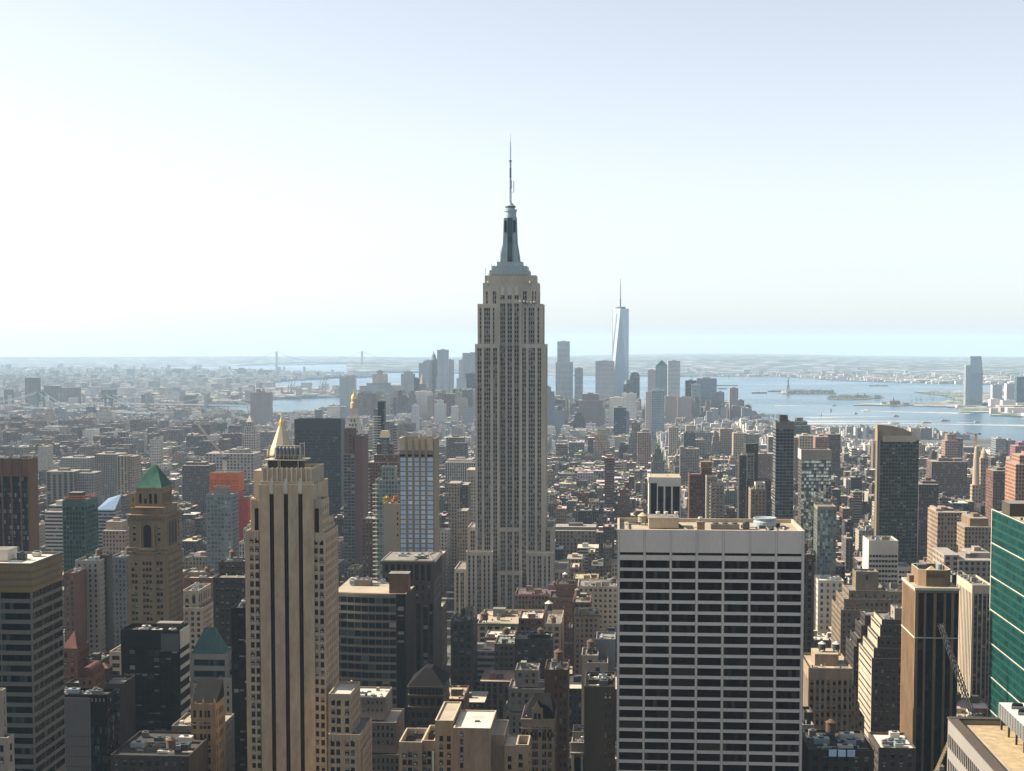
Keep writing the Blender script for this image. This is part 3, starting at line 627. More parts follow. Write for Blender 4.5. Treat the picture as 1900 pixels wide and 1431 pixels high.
# ------------------------------------------------------------------ the tan brick tower with black stripes, left of the middle
v = 620; p_ = v / FH
t = T('brick_tower', 'tan brick tower with three tall black window stripes and ribbed crown, left foreground', 'skyscraper', at(540, 900, v)[0], v, None, 'the tan tower with black stripes')
def tb(x0, x1, yt, v, dep, cols=None, rows=None, faces='fr', z0=None, par=1.0, roof='roof_grey', **k):
    u0, u1, z = fr(x0, x1, yt, v)
    st = dict(dict(m='tan_brick', gl='dark', fl=16.75 * p_, fh=.60, top=2.6, fw=.45, sp=2.6, dep=.4, bar='dark_stone', blind=.45), **k)
    if cols: st['cols'] = lambda L: rel(cols, x0, x1, L)
    if rows: st['rows'] = rows
    st['r'] = dict(cols=lambda L: colsof(L, 4.2, .42, .8), rows=lambda a, b_: rowsof(a, b_, 16.75 * p_, .6, 2.6))
    block(t, u0, u1, v, v + dep, z0 or gz(v), z, st, faces, roof, par); return u0, u1, z
def slit(yb, yt): return lambda z0, z1: [(max(z0, z1 - yb * p_), z1 - yt * p_)]
tb(480.2, 581.5, 899.5, v, 32, [(499.8, 507.6), (526.3, 534.1), (553.2, 561)], slit(600, 17), faces='f', gl='black', blind=0)
b = t.new('ornament'); U = lambda x, y=900: at(x, y, v)[0]
for x in (503.7, 530.2, 557.1):
    u, z = at(x, 915, v); w_ = 3.6 * p_
    b.box(u - w_, u + w_, v - .25, v - .01, z, z + 20 * p_, 'white_stone'); b.frustum(u, v - .15, 2 * w_, .25, z + 20 * p_, .5, .2, z + 28 * p_, 'white_stone'); b.frustum(u, v + .06, 1.0 * w_, .1, z - 2.2 * p_, 2 * w_, .1, z, 'white_stone')
# crown, set back and ribbed
u0, u1, z = tb(485, 580, 869, v + 2.5, 24, [(1, 1)], faces='', z0=at(530, 900, v)[1] - 2, par=1.5)
b = t.new('crown_fin')
for i in range(11):
    uu = u0 + .6 + (u1 - u0 - 1.2) * i / 10; b.box(uu - .28, uu + .28, v + 2.05, v + 2.52, at(530, 901, v)[1], z + .35, 'white_stone')
for i in range(8): vv = v + 3 + 3 * i; b.box(u1 - .02, u1 + .45, vv - .28, vv + .28, at(530, 901, v)[1], z + .35, 'white_stone')
t.mb('wall').box(u0 - .5, u1 + .5, v + 1.4, v + 2.5, at(530, 900, v)[1] - .2, at(530, 898, v)[1] + .9, 'cream_stone')
us = at(471.5, 873, v + 10)[0]; t.mb('wall').box(us, u0, v + 9, v + 22, 100, at(480, 873, v + 10)[1], 'cream_stone'); t.mb('wall').box(us - 2.0, us, v + 11, v + 22, 100, at(480, 925, v + 10)[1], 'cream_stone')  # lighter side block added, a sunlit strip put into its stone colour
zr = z - 1.5
# plant on the crown: drum, rails and louvred house
uc = at(535, 860, v + 14)[0]; b = t.new('bulkhead'); b.box(uc - 7.5, uc + 6, v + 9, v + 19, zr, zr + 4.2, 'dark_stone'); b.box(uc - 9, uc + 8.5, v + 7.6, v + 20, zr + 4.2, zr + 4.6, 'cream_stone')
b = t.new('cooling_tower'); b.box(uc - 5, uc + 5.5, v + 10, v + 17, zr + 4.6, zr + 9.5, 'dark_steel')
for i in range(6): b.lathe(uc - 4 + 1.6 * i, v + 9.7, [(.75, zr + 5.2), (.75, zr + 9.6), (.5, zr + 9.9)], 'blue_grey', 10)
for i in range(7): b.lathe(uc - 4.2 + 1.45 * i, v + 13, [(.5, zr + 9.5), (.75, zr + 10.3)], 'gold_tile', 8)
b = t.new('railing')
for i in range(9): uu = uc - 9 + i * 2.1; b.bar((uu, v + 7.7, zr + 4.6), (uu, v + 7.7, zr + 6.6), .09, 'cream_stone')
b.bar((uc - 9, v + 7.7, zr + 6.6), (uc + 8.2, v + 7.7, zr + 6.6), .1, 'cream_stone')
for uu in (uc - 7.6, uc - 3, uc - 2.2, uc + 5.5): b.bar((uu, v + 8, zr), (uu, v + 8, zr + 4.3), .16, 'cream_stone')
b.bar((uc + 6.2, v + 9, zr + 4), (uc + 6.2, v + 9, zr + 11.5), .13, 'white_metal'); b.bar((uc + 8, v + 9, zr + 4), (uc + 8, v + 9, zr + 12), .13, 'white_metal'); b.bar((uc + 6.2, v + 9, zr + 11.5), (uc + 8, v + 9, zr + 11.5), .12, 'white_metal')
# wings
u0, u1, z = tb(465.5, 480.2, 928, v + 1.2, 22, [(472, 479.4)], slit(62, 15), faces='f', gl='black', blind=0)
tb(454, 480.2, 986, v + .6, 26, [(463, 470), (473, 480)], faces='f')
u0, u1, z = tb(581.5, 598, 928, v + 1.2, 15, [(583.8, 591.3)], slit(62, 16), faces='fr', gl='black', blind=0)
tb(596, 602.5, 965, v + 9, 20, [(1, 1)], faces='r')
tb(581.5, 602.8, 990, v + .6, 30, [(582.6, 589), (592.8, 599.8)], faces='fr')
tb(602.8, 605.5, 978, v + 10, 20, [(1, 1)], faces='r')
# fluted scallops along the wing tops
b = t.new('scallop_trim')
for x0, x1, y in ((454, 480, 986), (581.6, 602.6, 990), (465.6, 480, 928), (581.6, 598, 928)):
    n = 6
    for i in range(n):
        a, c = at(x0 + (x1 - x0) * i / n, y, v + .5)[0], at(x0 + (x1 - x0) * (i + 1) / n, y, v + .5)[0]; z = at(x0, y, v)[1]
        b.box(a + .1, c - .1, v + (.35 if y > 950 else .95), v + (.6 if y > 950 else 1.2) - .005, z - 3.0 - (i % 2) * .7, z + .35, 'cream_stone')
# lower setbacks on the right
tb(609, 650, 1288, v - 14, 24, [(614.5, 621.5), (624.5, 632), (640, 647.5)], faces='fr', roof='roof_white')
tb(609, 668, 1363, v - 16, 30, [(613, 620.5), (623.5, 631), (640, 648), (650.5, 658)], faces='fr')
tb(668, 673, 1392, v - 14, 22, [(1, 1)], faces='r')
u0, u1, z = fr(609, 650, 1288, v - 14)
b = t.new('scallop_trim')
for x0, x1, y, vv in ((609, 650, 1288, v - 14), (609, 668, 1363, v - 16)):
    for i in range(9):
        a, c = at(x0 + (x1 - x0) * i / 9, y, vv)[0], at(x0 + (x1 - x0) * (i + 1) / 9, y, vv)[0]; z = at(x0, y, vv)[1]; b.box(a + .15, c - .15, vv - .25, vv - .005, z - 2 - (i % 2) * .8, z + .3, 'cream_stone')
t.done()
mat('bronze_panel', (.20, .15, .075)); mat('ash_panel', (.135, .14, .135), amt=.2)
# ------------------------------------------------------------------ near and middle towers
def hero(name, label, cat, v, x, short=None): return T(name, label, cat, at(x, 1000, v)[0], v, None, short)
def hb(t, x0, x1, yt, v, dep, st, faces='fr', roof='roof_grey', z0=None, par=1.0):
    u0, u1, z = fr(x0, x1, yt, v); block(t, u0, u1, v, v + dep, gz(v) if z0 is None else z0, z, st, faces, roof, par)
    return u0, u1, v, v + dep, z
def S(m, **k): return dict(m=m, **k)
BAND = lambda m, g, fl, fh, n=5, **k: dict(m=m, gl=g, fl=fl, fh=fh, sp=9, fw=.97, mar=.4, **k)
# left edge: banded glass office block with a tan crown
t = hero('office_block', 'dark glass office block with grey bands and tan top storeys at the left edge', 'office block', 520, 20, 'the banded office block')
u0, u1, a, b_, z = hb(t, -60, 57.5, 1045, 520, 30, BAND('ash_panel', 'teal', 3.75, .62, top=10.5), 'fr', 'roof_white', None, .9)
b = t.new('cornice'); zz = z
for k in range(4):
    b.box(u0 - .25, u1 + .25, a - .25, b_ + .25, z - 2.9 - 2.5 * k, z - 2.5 * k - 1.2, 'bronze_panel'); 
unit(t, at(3, 1030, 535)[0], 534, z - .9, 9, 9, 4, 'white_metal', 'bulkhead'); clutter(t, u0 + 8, u1 - 2, a + 2, b_ - 2, z - .9, 2, 0, 3)
t.done()
# brown brick and glass tower, far left
t = hero('brick_tower', 'brown brick tower with three dark glass strips and solid ribbed top at far left edge', 'tower', 1000, 20, 'the brown tower at the left edge')
st = S('brown_brick', cols=lambda L: rel([(-36, -22), (-16, 1.5), (4.5, 18.5), (21.5, 36), (39, 51)], -40, 54, L), rows=lambda z0, z1: [(z0, z1 - 34 * 1000 / FH)], gl=None)
st = S('brown_brick', strip=34 * 1000 / FH, cols=lambda L: rel([(-36, -22), (-16, 1.5), (4.5, 18.5), (21.5, 36), (39, 50)], -40, 54, L), wsp=1.4, fw=.86, fh=.7, sm='black_metal', gl='dark', blind=.06, sdep=.5, r=dict(cols=lambda L: [(L * .2, L * .8)]))
u0, u1, a, b_, z = hb(t, -40, 54, 851, 1000, 15, st, 'f', 'roof_dark')
b = t.new('pier'); 
for x in (-18.5, 3, 20, 37.5): u = at(x, 851, a)[0]; b.box(u - .8, u + .8, a - .5, a - .01, z - 18, z + .3, 'brown_brick')
clutter(t, u0 + 3, u1 - 3, a + 2, b_ - 2, z - 1, 4, 0, 5); t.done()
# teal glass tower
t = hero('glass_tower', 'teal glass tower with thin green fins and scaffolded top, behind the banded office block', 'tower', 1150, 140, 'the teal glass tower')
st = S('teal_frame', sp=2.6, fw=.72, fl=3.8, fh=.74, gl='teal', top=5, dep=.3, mar=.4, blind=.05)
u0, u1, a, b_, z = hb(t, 115.5, 157, 929, 1150, 30, st, 'fr', 'roof_dark')
b = t.new('scaffold')
for i in range(9): u = u0 + 1 + i * (u1 - u0 - 2) / 8; b.bar((u, a + 1.5, z - 1), (u, a + 1.5, z + 3.4), .12, 'orange_net')
for h in (1.4, 3.3): b.bar((u0 + .8, a + 1.5, z + h), (u1 - .8, a + 1.5, z + h), .2, 'orange_net'); b.bar((u1 - 1, a + 1.5, z + h), (u1 - 1, b_ - 2, z + h), .2, 'orange_net')
unit(t, (u0 + u1) / 2 - 2, a + 14, z - 1, 10, 10, 6, 'dark_stone', 'bulkhead'); clutter(t, u0 + 2, u1 - 2, a + 4, b_ - 3, z - 1, 3, 0, 8); t.done()
# the ornate tower with the green hipped roof
v = 790; p_ = v / FH
t = hero('ornate_tower', 'ornate tan stone tower with bright green copper hipped roof and arched windows', 'skyscraper', v, 285, 'the green roofed ornate tower')
SG = S('ochre_tan', fl=11.9 * p_, fh=.58, top=3, dep=.4, gl='dark', blind=.5)
mat('ochre_tan', (.205, .16, .105), sc1=.2, amt=.3)
d_ = 28
cols = lambda L: rel([(140, 162), (166, 187), (228, 247), (253, 273), (279, 299), (335, 358), (362, 384)], 108, 425, L)
hb(t, 235.7, 311, 1032, v, d_, dict(SG, cols=cols, r=dict(cols=lambda L: colsof(L, 2.9, .5, 1.2))), 'fr')
u0, u1, z = fr(239, 306.3, 956.5, v + .8); zl = at(270, 1033, v)[1]
st = dict(SG, top=4.2, cols=lambda L: rel([(150, 174), (343, 366)], 122, 405, L), rows=lambda a, c: [(c - (y1 - 490) / 4.207 * p_, c - (y0 - 490) / 4.207 * p_) for y0, y1 in ((570, 598), (618, 650), (672, 700), (757, 800))])
block(t, u0, u1, v + .8, v + d_ - .8, zl - .5, z, dict(st, r=dict(cols=lambda L: [(L * .08, L * .13), (L * .9, L * .96)])), 'fr')
def arch(face, c0, w_, zb_, zt_, m='pane_dark'):
    b = t.new('arched_window'); n = 10; pts = [(-w_ / 2, zb_), (w_ / 2, zb_)] + [(w_ / 2 * math.cos(math.pi * i / n), zt_ - w_ / 2 + w_ / 2 * math.sin(math.pi * i / n)) for i in range(n + 1)]
    if face == 'f': b.poly([(c0 + x, v + .62, zz) for x, zz in pts], m)
    else: b.poly([(u1 + .16, c0 + x, zz) for x, zz in pts], m)
zq = lambda y: at(270, 840 + y / 4.207, v)[1]
uc = at(210 + 264 / 4.207, 1000, v)[0]; arch('f', uc, 62 / 4.207 * p_, zq(750), zq(565))
for i in range(3): arch('r', v + 8.6 + i * 5.4, 3.6, zq(735), zq(545))
b = t.new('stone_trim')      # cornices, balconies, brackets
for y0, y1, g in ((486, 496, 1.1), (505, 512, .5), (742, 752, .7), (775, 782, .5), (815, 822, .6), (428, 434, .6)):
    w0 = (u0 - g, u1 + g) if y0 > 440 else (u0 + 3, u1 - .5); b.box(w0[0], w0[1], v + .8 - g, v + d_ - .8 + g, zq(y1), zq(y0), 'ochre_stone')
for i in range(22): uu = u0 - .4 + (u1 - u0 + .8) * i / 21; b.box(uu - .22, uu + .22, v - .5, v + .78, zq(530), zq(513), 'ochre_stone')
for i in range(18): vv = v + 1 + (d_ - 2) * i / 17; b.box(u1 + .01, u1 + 1.2, vv - .22, vv + .22, zq(530), zq(513), 'ochre_stone')
for uu in (uc - 3.6, uc + 3.6): b.box(uu - .4, uu + .4, v + .1, v + .79, zq(750), zq(560), 'ochre_stone')
b.box(uc - 4.4, uc + 4.4, v - .4, v + .79, zq(765), zq(752), 'ochre_stone')
a0, a1, z2 = fr(242, 304.5, 943, v + 2); st2 = dict(SG, top=.8, cols=lambda L: rel([(153, 175), (190, 212), (230, 252), (270, 292), (310, 330), (348, 370)], 135, 395, L), rows=lambda a, c: [(c - 4.6, c - 2.0)], r=dict(cols=lambda L: colsof(L, 2.4, .55, 1.)))
block(t, a0, a1, v + 2, v + d_ - 2, z, z2, st2, 'fr', par=.6)
b0, b1, z3 = fr(252.3, 299.1, 905, v + 4.5); st3 = dict(SG, cols=lambda L: rel([(200, 221), (238, 260), (278, 300), (318, 341)], 178, 375, L), rows=lambda a, c: [(c - 8.7, c - 3.3), (c - 11.6, c - 9.6)], r=dict(cols=lambda L: colsof(L, 2.6, .55, 1.2)))
block(t, b0, b1, v + 4.5, v + d_ - 4, z2 - .6, z3, st3, 'fr', par=0)
b = t.new('stone_trim'); b.box(b0 - .5, b1 + .5, v + 4, v + d_ - 3.5, z3 - .7, z3, 'ochre_stone')
b = t.new('roof'); r0 = v + 4.2; r1 = v + d_ - 3.7; rc = (b0 + b1) / 2 + .5; ra = (r0 + r1) / 2; zt_ = at(292, 863.5, v + 14)[1]
E = [(b0 - .2, r0, z3), (b1 + .2, r0, z3), (b1 + .2, r1, z3), (b0 - .2, r1, z3)]; Q = [(rc - 1.6, ra, zt_), (rc + 1.2, ra, zt_)]
b.poly([E[0], E[1], Q[1], Q[0]], 'copper_green'); b.poly([E[1], E[2], Q[1]], 'copper_green'); b.poly([E[2], E[3], Q[0], Q[1]], 'copper_green'); b.poly([E[3], E[0], Q[0]], 'copper_green')
b = t.new('roof>roof_seam')
for i in range(15):
    k = i / 14; b.bar((E[0][0] + (E[1][0] - E[0][0]) * k, r0, z3 + .1), (Q[0][0] + (Q[1][0] - Q[0][0]) * k, ra, zt_ + .05), .07, 'copper_green'); b.bar((E[1][0], r0 + (r1 - r0) * k, z3 + .1), (Q[1][0], ra, zt_ + .05), .07, 'copper_green')
hb(t, 240, 253, 916, v + 6, 12, S('ochre_stone', sp=4, fw=.3, fl=5), 'f', z0=z2 - 1)
t.done()
# grey panelled box with dark corners, bottom left
v = 620
t = hero('office_block', 'low grey panelled block with dark glass corners and cluttered roof, bottom left', 'office block', v, 130, 'the grey panelled block')
st = S('black_metal', cols=lambda L: [], rows=lambda a, c: [])
u0, u1, z = fr(63, 199, 1288.5, v)
st = S('blue_grey_panel', fl=11, fh=.01, gl=None); mat('blue_grey_panel', (.12, .125, .13), amt=.12)
block(t, u0, u1, v, v + 12.5, gz(v), z, S('black_metal', sp=3.1, fw=.9, fl=4.1, fh=.8, gl='teal', top=2.4, mar=.5, cols=lambda L: [(L * .775 + i * L * .0365, L * .775 + (i + .9) * L * .0365) for i in range(6)], rows=lambda a, c: rowsof(a, c, 4.1, .8, 14), r=dict(cols=lambda L: colsof(L, 3.1, .9, .5), rows=lambda a, c: rowsof(a, c, 4.1, .8, 2.4))), 'fr', 'roof_dark', 1.6, .35)
b = t.new('cladding'); L = u1 - u0; b.box(u0 - .05, u0 + L * .075, v - .45, v - .01, gz(v), z - 3.1, 'blue_grey_panel'); b.box(u0 + L * .24, u0 + L * .77, v - .45, v - .01, gz(v), z - 1.4, 'blue_grey_panel'); b.box(u0 + L * .075, u0 + L * .24, v - .45, v - .01, gz(v), z - 39, 'blue_grey_panel')
b = t.new('panel_joint')
for i in range(1, 16): uu = u0 + L * (.24 + .53 * i / 16); b.box(uu - .03, uu + .03, v - .462, v - .452, gz(v), z - 1.5, 'black_metal')
for i in range(10): b.box(u0, u0 + L * .77, v - .468, v - .464, z - 18 - 4.4 * i, z - 17.86 - 4.4 * i, 'black_metal')
b = t.new('louvre')
for i in range(18):
    uu = u0 + 1.5 + i * (L - 3) / 17
    if not .22 < (uu - u0) / L < .78: b.box(uu - .25, uu + .25, v - .2, v - .01, z - 3, z - 1.5, 'grey_concrete')
clutter(t, u0 + 1, u1 - 1, v + 1.5, v + 11, z - 1.6, 9, 0, 21, ('white_metal', 'aluminium', 'grey_concrete', 'blue_grey')); t.done()
# black slab with white stepped stripes on its west side
v = 720
t = hero('office_tower', 'black slab tower with short white bands down its right side, left foreground', 'office tower', v, 280, 'the black slab with white bands')
u0, u1, z = fr(224, 332.5, 1169, v); st = S('black_metal', sp=3, fw=.88, fl=3.9, fh=.7, gl='black', top=10, mar=1, dep=.2, cols=lambda L: colsof(L, 27 / 9, .9, 1.0), r=dict(cols=lambda L: [], rows=lambda a, c: []))
block(t, u0, u1, v, v + 17, gz(v), z, st, 'f', 'roof_dark', 1.8, .35)
b = t.new('white_band'); b.box(u1 - .01, u1 + .35, v + .6, v + 16.4, z - 9.3, z - .2, 'white_metal')
for i in range(24): b.box(u1 - .01, u1 + .3, v + .8, v + 16.2, z - 14.0 - 5.85 * i, z - 12.0 - 5.85 * i, 'white_metal')
b = t.new('metal_panel'); b.box(u1 - 9.2, u1 - .3, v - .15, v - .005, z - 10.5, z - 1.8, 'dark_steel')
clutter(t, u0 + 3, u1 - 2, v + 2, v + 15, z - 1.8, 6, 0, 31, ('white_metal', 'cream_stone', 'grey_concrete')); unit(t, u1 - 8, v + 12, z - 1.8, 12, 6, 3.2, 'dark_stone', 'bulkhead'); t.done()
# post-modern block with teal pyramid
v = 800
t = hero('office_tower', 'pale grey stepped office building with cut-off teal pyramid roof and diagonal bracing', 'office tower', v, 392, 'the teal pyramid building')
st = S('blue_pale', sp=3.6, fw=.55, fl=4.3, fh=.6, gl='dark', top=3, blind=.2); mat('blue_pale', (.27, .27, .27), amt=.15)
u0, u1, a, b_, z = hb(t, 352, 424, 1214, v, 20, dict(st, sp=20, fw=.86, fl=6.2, fh=.55, gl='teal'), 'fr', par=.8)
hb(t, 356, 437, 1268, v - 4, 30, st, 'fr', par=.8); hb(t, 404, 441, 1258, v - 6, 32, dict(st, fw=.4), 'fr', par=.8)
b = t.new('roof'); c0 = at(390, 1200, v + 10)[0]; zt_ = at(391, 1168, v + 10)[1]; b.frustum(c0, v + 10, 16.5, 16.5, z - .5, 5.6, 5.6, zt_, 'teal_copper'); b.box(c0 - 3, c0 + 3, v + 7.2, v + 12.8, zt_, zt_ + .8, 'teal_copper', 'roof_dark')
b = t.new('roof>roof_seam')
for i in range(9): k = i / 8 * 2 - 1; b.bar((c0 + 8.2 * k, v + 1.8, z - .4), (c0 + 2.8 * k, v + 7.3, zt_), .09, 'dark_steel')
b = t.new('bracing')
e0, e1, z4 = fr(404, 441, 1258, v - 6)
for q in range(9):
    za = z4 - 16 - q * 8.6; ya, yb = v - 4, v + 24
    b.bar((e1 + .3, ya, za), (e1 + .3, yb, za - 8.6), .35, 'white_stone'); b.bar((e1 + .3, yb, za), (e1 + .3, ya, za - 8.6), .35, 'white_stone'); b.bar((e1 + .3, ya, za), (e1 + .3, yb, za), .3, 'white_stone')
t.done()
# small gothic building, its glow of reflected sun painted as ochre stone
v = 640
t = hero('gothic_building', 'narrow ochre gothic building with pointed windows and dark sloping roof, below the teal pyramid', 'building', v, 377, 'the ochre gothic building')
st = S('ochre_stone', cols=lambda L: rel([(3, 9), (15, 20.5), (22, 27.5), (29, 34)], 0, 44, L), fl=5.2, fh=.6, top=3, gl='dark', blind=.3)
u0, u1, a, b_, z = hb(t, 354, 400, 1306, v, 16, st, 'frl', par=.5)
b = t.new('roof'); b.poly([(u0, a + 1, z - .2), (u1, a + 1, z - .2), (u1, b_ - 3, z + 8), (u0, b_ - 3, z + 8)], 'slate'); b.poly([(u1, a + 1, z - .2), (u1, b_ - 1, z - .2), (u1, b_ - 3, z + 8)], 'slate'); b.poly([(u0, b_ - 1, z - .2), (u1, b_ - 1, z - .2), (u1, b_ - 3, z + 8), (u0, b_ - 3, z + 8)], 'slate')
b = t.new('pinnacle')
for x in (u0 + .5, (u0 + u1) / 2, u1 - .5): b.box(x - .5, x + .5, a - .4, a + .5, z - 6, z + .8, 'ochre_stone'); b.frustum(x, a + .05, 1, .9, z + .8, .06, .06, z + 2.8, 'ochre_stone')
b = t.new('cornice')
for q in range(4): b.box(u0 - .2, u1 + .2, a - .35, a - .01, z - 9.6 - q * 10.4, z - 9 - q * 10.4, 'ochre_stone')
t.done()
# dark masonry block and black slab behind the brick tower
t = hero('office_building', 'dark brown masonry office block with small pale windows left of the tan striped tower', 'building', 860, 425, 'the dark brown block')
st = S('dark_stone', sp=3.1, fw=.45, fl=4.0, fh=.5, gl='dark', blind=.55); hb(t, 395, 458, 1072, 860, 30, st, 'fr', par=1); hb(t, 405, 458, 1042, 875, 14, st, 'f', z0=at(420, 1074, 875)[1]); u0, u1, z = fr(405, 458, 1042, 875); clutter(t, u0, u1, 876, 888, z - 1, 4, 1, 4); t.done()
t = hero('office_tower', 'plain black slab tower half hidden behind the tan striped tower', 'office tower', 700, 443, 'the plain black slab')
u0, u1, a, b_, z = hb(t, 428.5, 465, 1128, 700, 16, S('black_metal', sp=2.8, fw=.85, fl=4, fh=.6, gl='black', top=3, dep=.15), 'f', 'roof_grey'); clutter(t, u0 + 1, u1 - 1, a + 2, b_ - 2, z - 1, 3, 0, 14); t.done()
# curved, banded glass office building
v = 800
t = hero('office_tower', 'curved dark glass office building with thin pale floor bands and bright flat roof', 'office tower', v, 690, 'the curved banded office building')
pts = []
for i in range(10):
    k = i / 9; x = 618 + (735 - 618) * k; vv = v + 5 * (1 - k) - 1.5 * math.sin(k * 3.14); y = 1094 + (1107 - 1094) * k ** 1.5; pts.append((at(x, 1100, vv)[0], vv))
zt_ = at(700, 1102, v)[1]; mb = t.mb('wall')
for (ua, va), (ub, vb) in zip(pts, pts[1:]):
    L = math.hypot(ub - ua, vb - va); d = ((ub - ua) / L, (vb - va) / L); zl = zvis(v + 30)
    facade(t, mb, (ua, va), d, L, zl, zt_, [(.12, L - .12)], rowsof(zl, zt_, 4.55, .70, 2.2), 'band_stone' if 'band_stone' in MATS else mat('band_stone', (.17, .15, .13), amt=.2), .3, 'teal', blind=.04)
pe = pts[-1]; q0 = at(752, 1100, pe[1])[0]; zk = zt_
facade(t, mb, pe, (1, 0), q0 - pe[0], zvis(v), zt_, [(.8, q0 - pe[0] - .8)], rowsof(zvis(v), zt_, 4.55, .7, 2.2)[:6], 'black_metal', .2, 'black', blind=.7)
e1 = (q0 + 1.0, pe[1] + 26)
mb.poly([(q0, pe[1], 10), (*e1, 10), (*e1, zt_), (q0, pe[1], zt_)], 'black_metal'); bk = [e1, (pts[0][0], v + 60)]
mb.poly([(*e1, 10), (*bk[1], 10), (*bk[1], zt_), (*e1, zt_)], 'black_metal'); mb.poly([(*bk[1], 10), (*pts[0], 10), (*pts[0], zt_), (*bk[1], zt_)], 'black_metal')
t.mb('roof').poly([(a, b_, zt_ - .3) for a, b_ in pts + [(q0, pe[1]), e1, bk[1]]], 'roof_tan')
b = t.new('parapet')
for (ua, va), (ub, vb) in zip(pts + [(q0, pe[1])], pts[1:] + [(q0, pe[1]), e1]): b.bar((ua, va + .3, zt_ - .1), (ub, vb + .3, zt_ - .1), .3, 'cream_stone')
unit(t, at(744, 1090, v + 12)[0], v + 8, zt_ - .3, 10.5, 9, 10.5, 'brown_brick', 'bulkhead'); unit(t, at(676, 1085, v + 32)[0], v + 30, zt_ - .3, 9, 6, 3.4, 'grey_concrete'); clutter(t, at(640, 1080, v + 30)[0], at(715, 1080, v + 20)[0], v + 24, v + 44, zt_ - .3, 6, 0, 17)
t.foot(pts[0][0], q0, v - 8, v + 60, zt_); t.done()
# brown tower with a row of tall windows under its flat roof
v = 890
t = hero('office_tower', 'dark brown stone tower with colonnade of tall windows under its flat roof', 'office tower', v, 760, 'the dark colonnaded tower')
st = S('brown_stone', cols=lambda L: rel([(728 + i * 11.2 - 14, 728 + i * 11.2 - 7.5) for i in range(8)], 709, 806, L), strip=2.6, wsp=2.2, fl=4.2, fh=.8, fw=.9, sm='black_metal', gl='dark', sdep=.7, blind=.05); mat('brown_stone', (.08, .066, .056), amt=.3)
u0, u1, a, b_, z = hb(t, 709, 806, 1040, v, 38, dict(st, sb=0), 'fr', 'roof_grey', z0=at(760, 1078, v)[1], par=1.2)
st = S('brown_stone', cols=lambda L: colsof(L, 3.7, .42, 1.5), fl=5.2, fh=.62, top=2.5, gl='dark', blind=.25); zz = at(760, 1078, v)[1]
block(t, u0 + .3, u1 - .3, v + .4, v + 37.5, at(760, 1118, v)[1], zz, st, 'fr', par=0)
st = S('brown_stone', cols=lambda L: rel([(772, 780), (785, 794), (797, 803)], 709, 806, L), strip=.8, wsp=2.4, fw=.9, fh=.8, fl=4.2, sm='black_metal', gl='dark', sdep=.6)
block(t, u0 + .3, u1 - .3, v + .4, v + 37.5, gz(v), at(760, 1118, v)[1], dict(st, r=dict(cols=lambda L: colsof(L, 5, .45, 1.5))), 'fr', par=0)
b = t.new('cornice'); b.box(u0 - .8, u1 + .8, a - .8, b_ + .5, z - .9, z - .2, 'grey_concrete'); b.box(u0 - .3, u1 + .3, a - .3, b_, zz - .6, zz + .2, 'brown_stone')
clutter(t, u0 + 3, u1 - 3, a + 4, b_ - 4, z - 1.2, 7, 0, 12); b = t.new('roof_rail'); b.bar((u1 - 9, b_ - 2, z), (u1 - 1, a + 2, z), .35, 'grey_concrete'); b.bar((u1 - 12, a + 2, z), (u1 - 4, b_ - 2, z), .35, 'grey_concrete'); t.done()
# tower with bright blue windows, the sky reflection painted into the panes
v = 960
t = hero('apartment_tower', 'tan pier tower with columns of bright blue reflecting windows and notched sandy crown', 'tower', v, 776, 'the tower of bright blue windows')
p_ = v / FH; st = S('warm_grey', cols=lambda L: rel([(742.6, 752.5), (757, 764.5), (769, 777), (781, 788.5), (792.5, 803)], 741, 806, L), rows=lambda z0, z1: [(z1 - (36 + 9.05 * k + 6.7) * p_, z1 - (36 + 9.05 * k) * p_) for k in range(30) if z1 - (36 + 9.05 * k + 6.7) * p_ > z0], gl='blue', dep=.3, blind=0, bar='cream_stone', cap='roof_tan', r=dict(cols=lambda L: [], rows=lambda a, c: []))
mat('warm_grey', (.27, .235, .19), amt=.15); mat('crown_sand', (.52, .46, .36), amt=.25, sc1=.2); mat('sand_stone', (.27, .23, .16), amt=.2, sc1=.2)
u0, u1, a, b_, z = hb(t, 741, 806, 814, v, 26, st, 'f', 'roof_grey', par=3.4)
b = t.new('crown')
XB = [(741.5, 752.5), (757, 764.5), (769, 777), (781, 788.5), (792.5, 803)]
for x0, x1 in XB: q0, q1 = at(x0, 830, v)[0], at(x1, 830, v)[0]; b.poly([(q0, v - .1, z - 22 * p_), (q1, v - .1, z - 22 * p_), (q1, v - 1.5, z + .2), (q0, v - 1.5, z + .2)], 'crown_sand'); b.box(q0, q1, v - .6, v - .02, z - 22 * p_, z - .2, 'crown_sand')
for x in (754.7, 766.8, 779, 790.5): q = at(x, 830, v)[0]; b.box(q - .75, q + .75, v - 1.2, v - .02, z - 34 * p_, z - .7, 'warm_grey')
b = t.new('crown_slot')
for x0, x1 in XB: q0, q1 = at(x0, 830, v)[0], at(x1, 830, v)[0]; b.box(q0, q1, v - .08, v - .01, z - 34 * p_, z - 30 * p_, 'black_metal')
b = t.new('roof_crane'); uc = at(777, 806, v + 12)[0]; b.bar((uc, v + 12, z - 3), (uc + .6, v + 12, z + 2.6), .4, 'white_metal'); b.bar((uc - 4, v + 12, z + 3.4), (uc + 4.6, v + 12, z + 2.4), .4, 'white_metal'); b.box(uc + 2, uc + 4.5, v + 11, v + 13, z + 1.6, z + 2.6, 'white_metal')
hb(t, 711, 742, 934, v + 3, 20, S('cream_wall', cols=lambda L: [(L * .81, L * .90)], fl=3.55, fh=.5, top=2, gl='dark', blind=.2), 'fl', 'roof_tan'); mat('cream_wall', (.36, .33, .28), amt=.1)
t.done()
LAND.append(('the tower of bright blue windows', 741, 806, 814, 960))
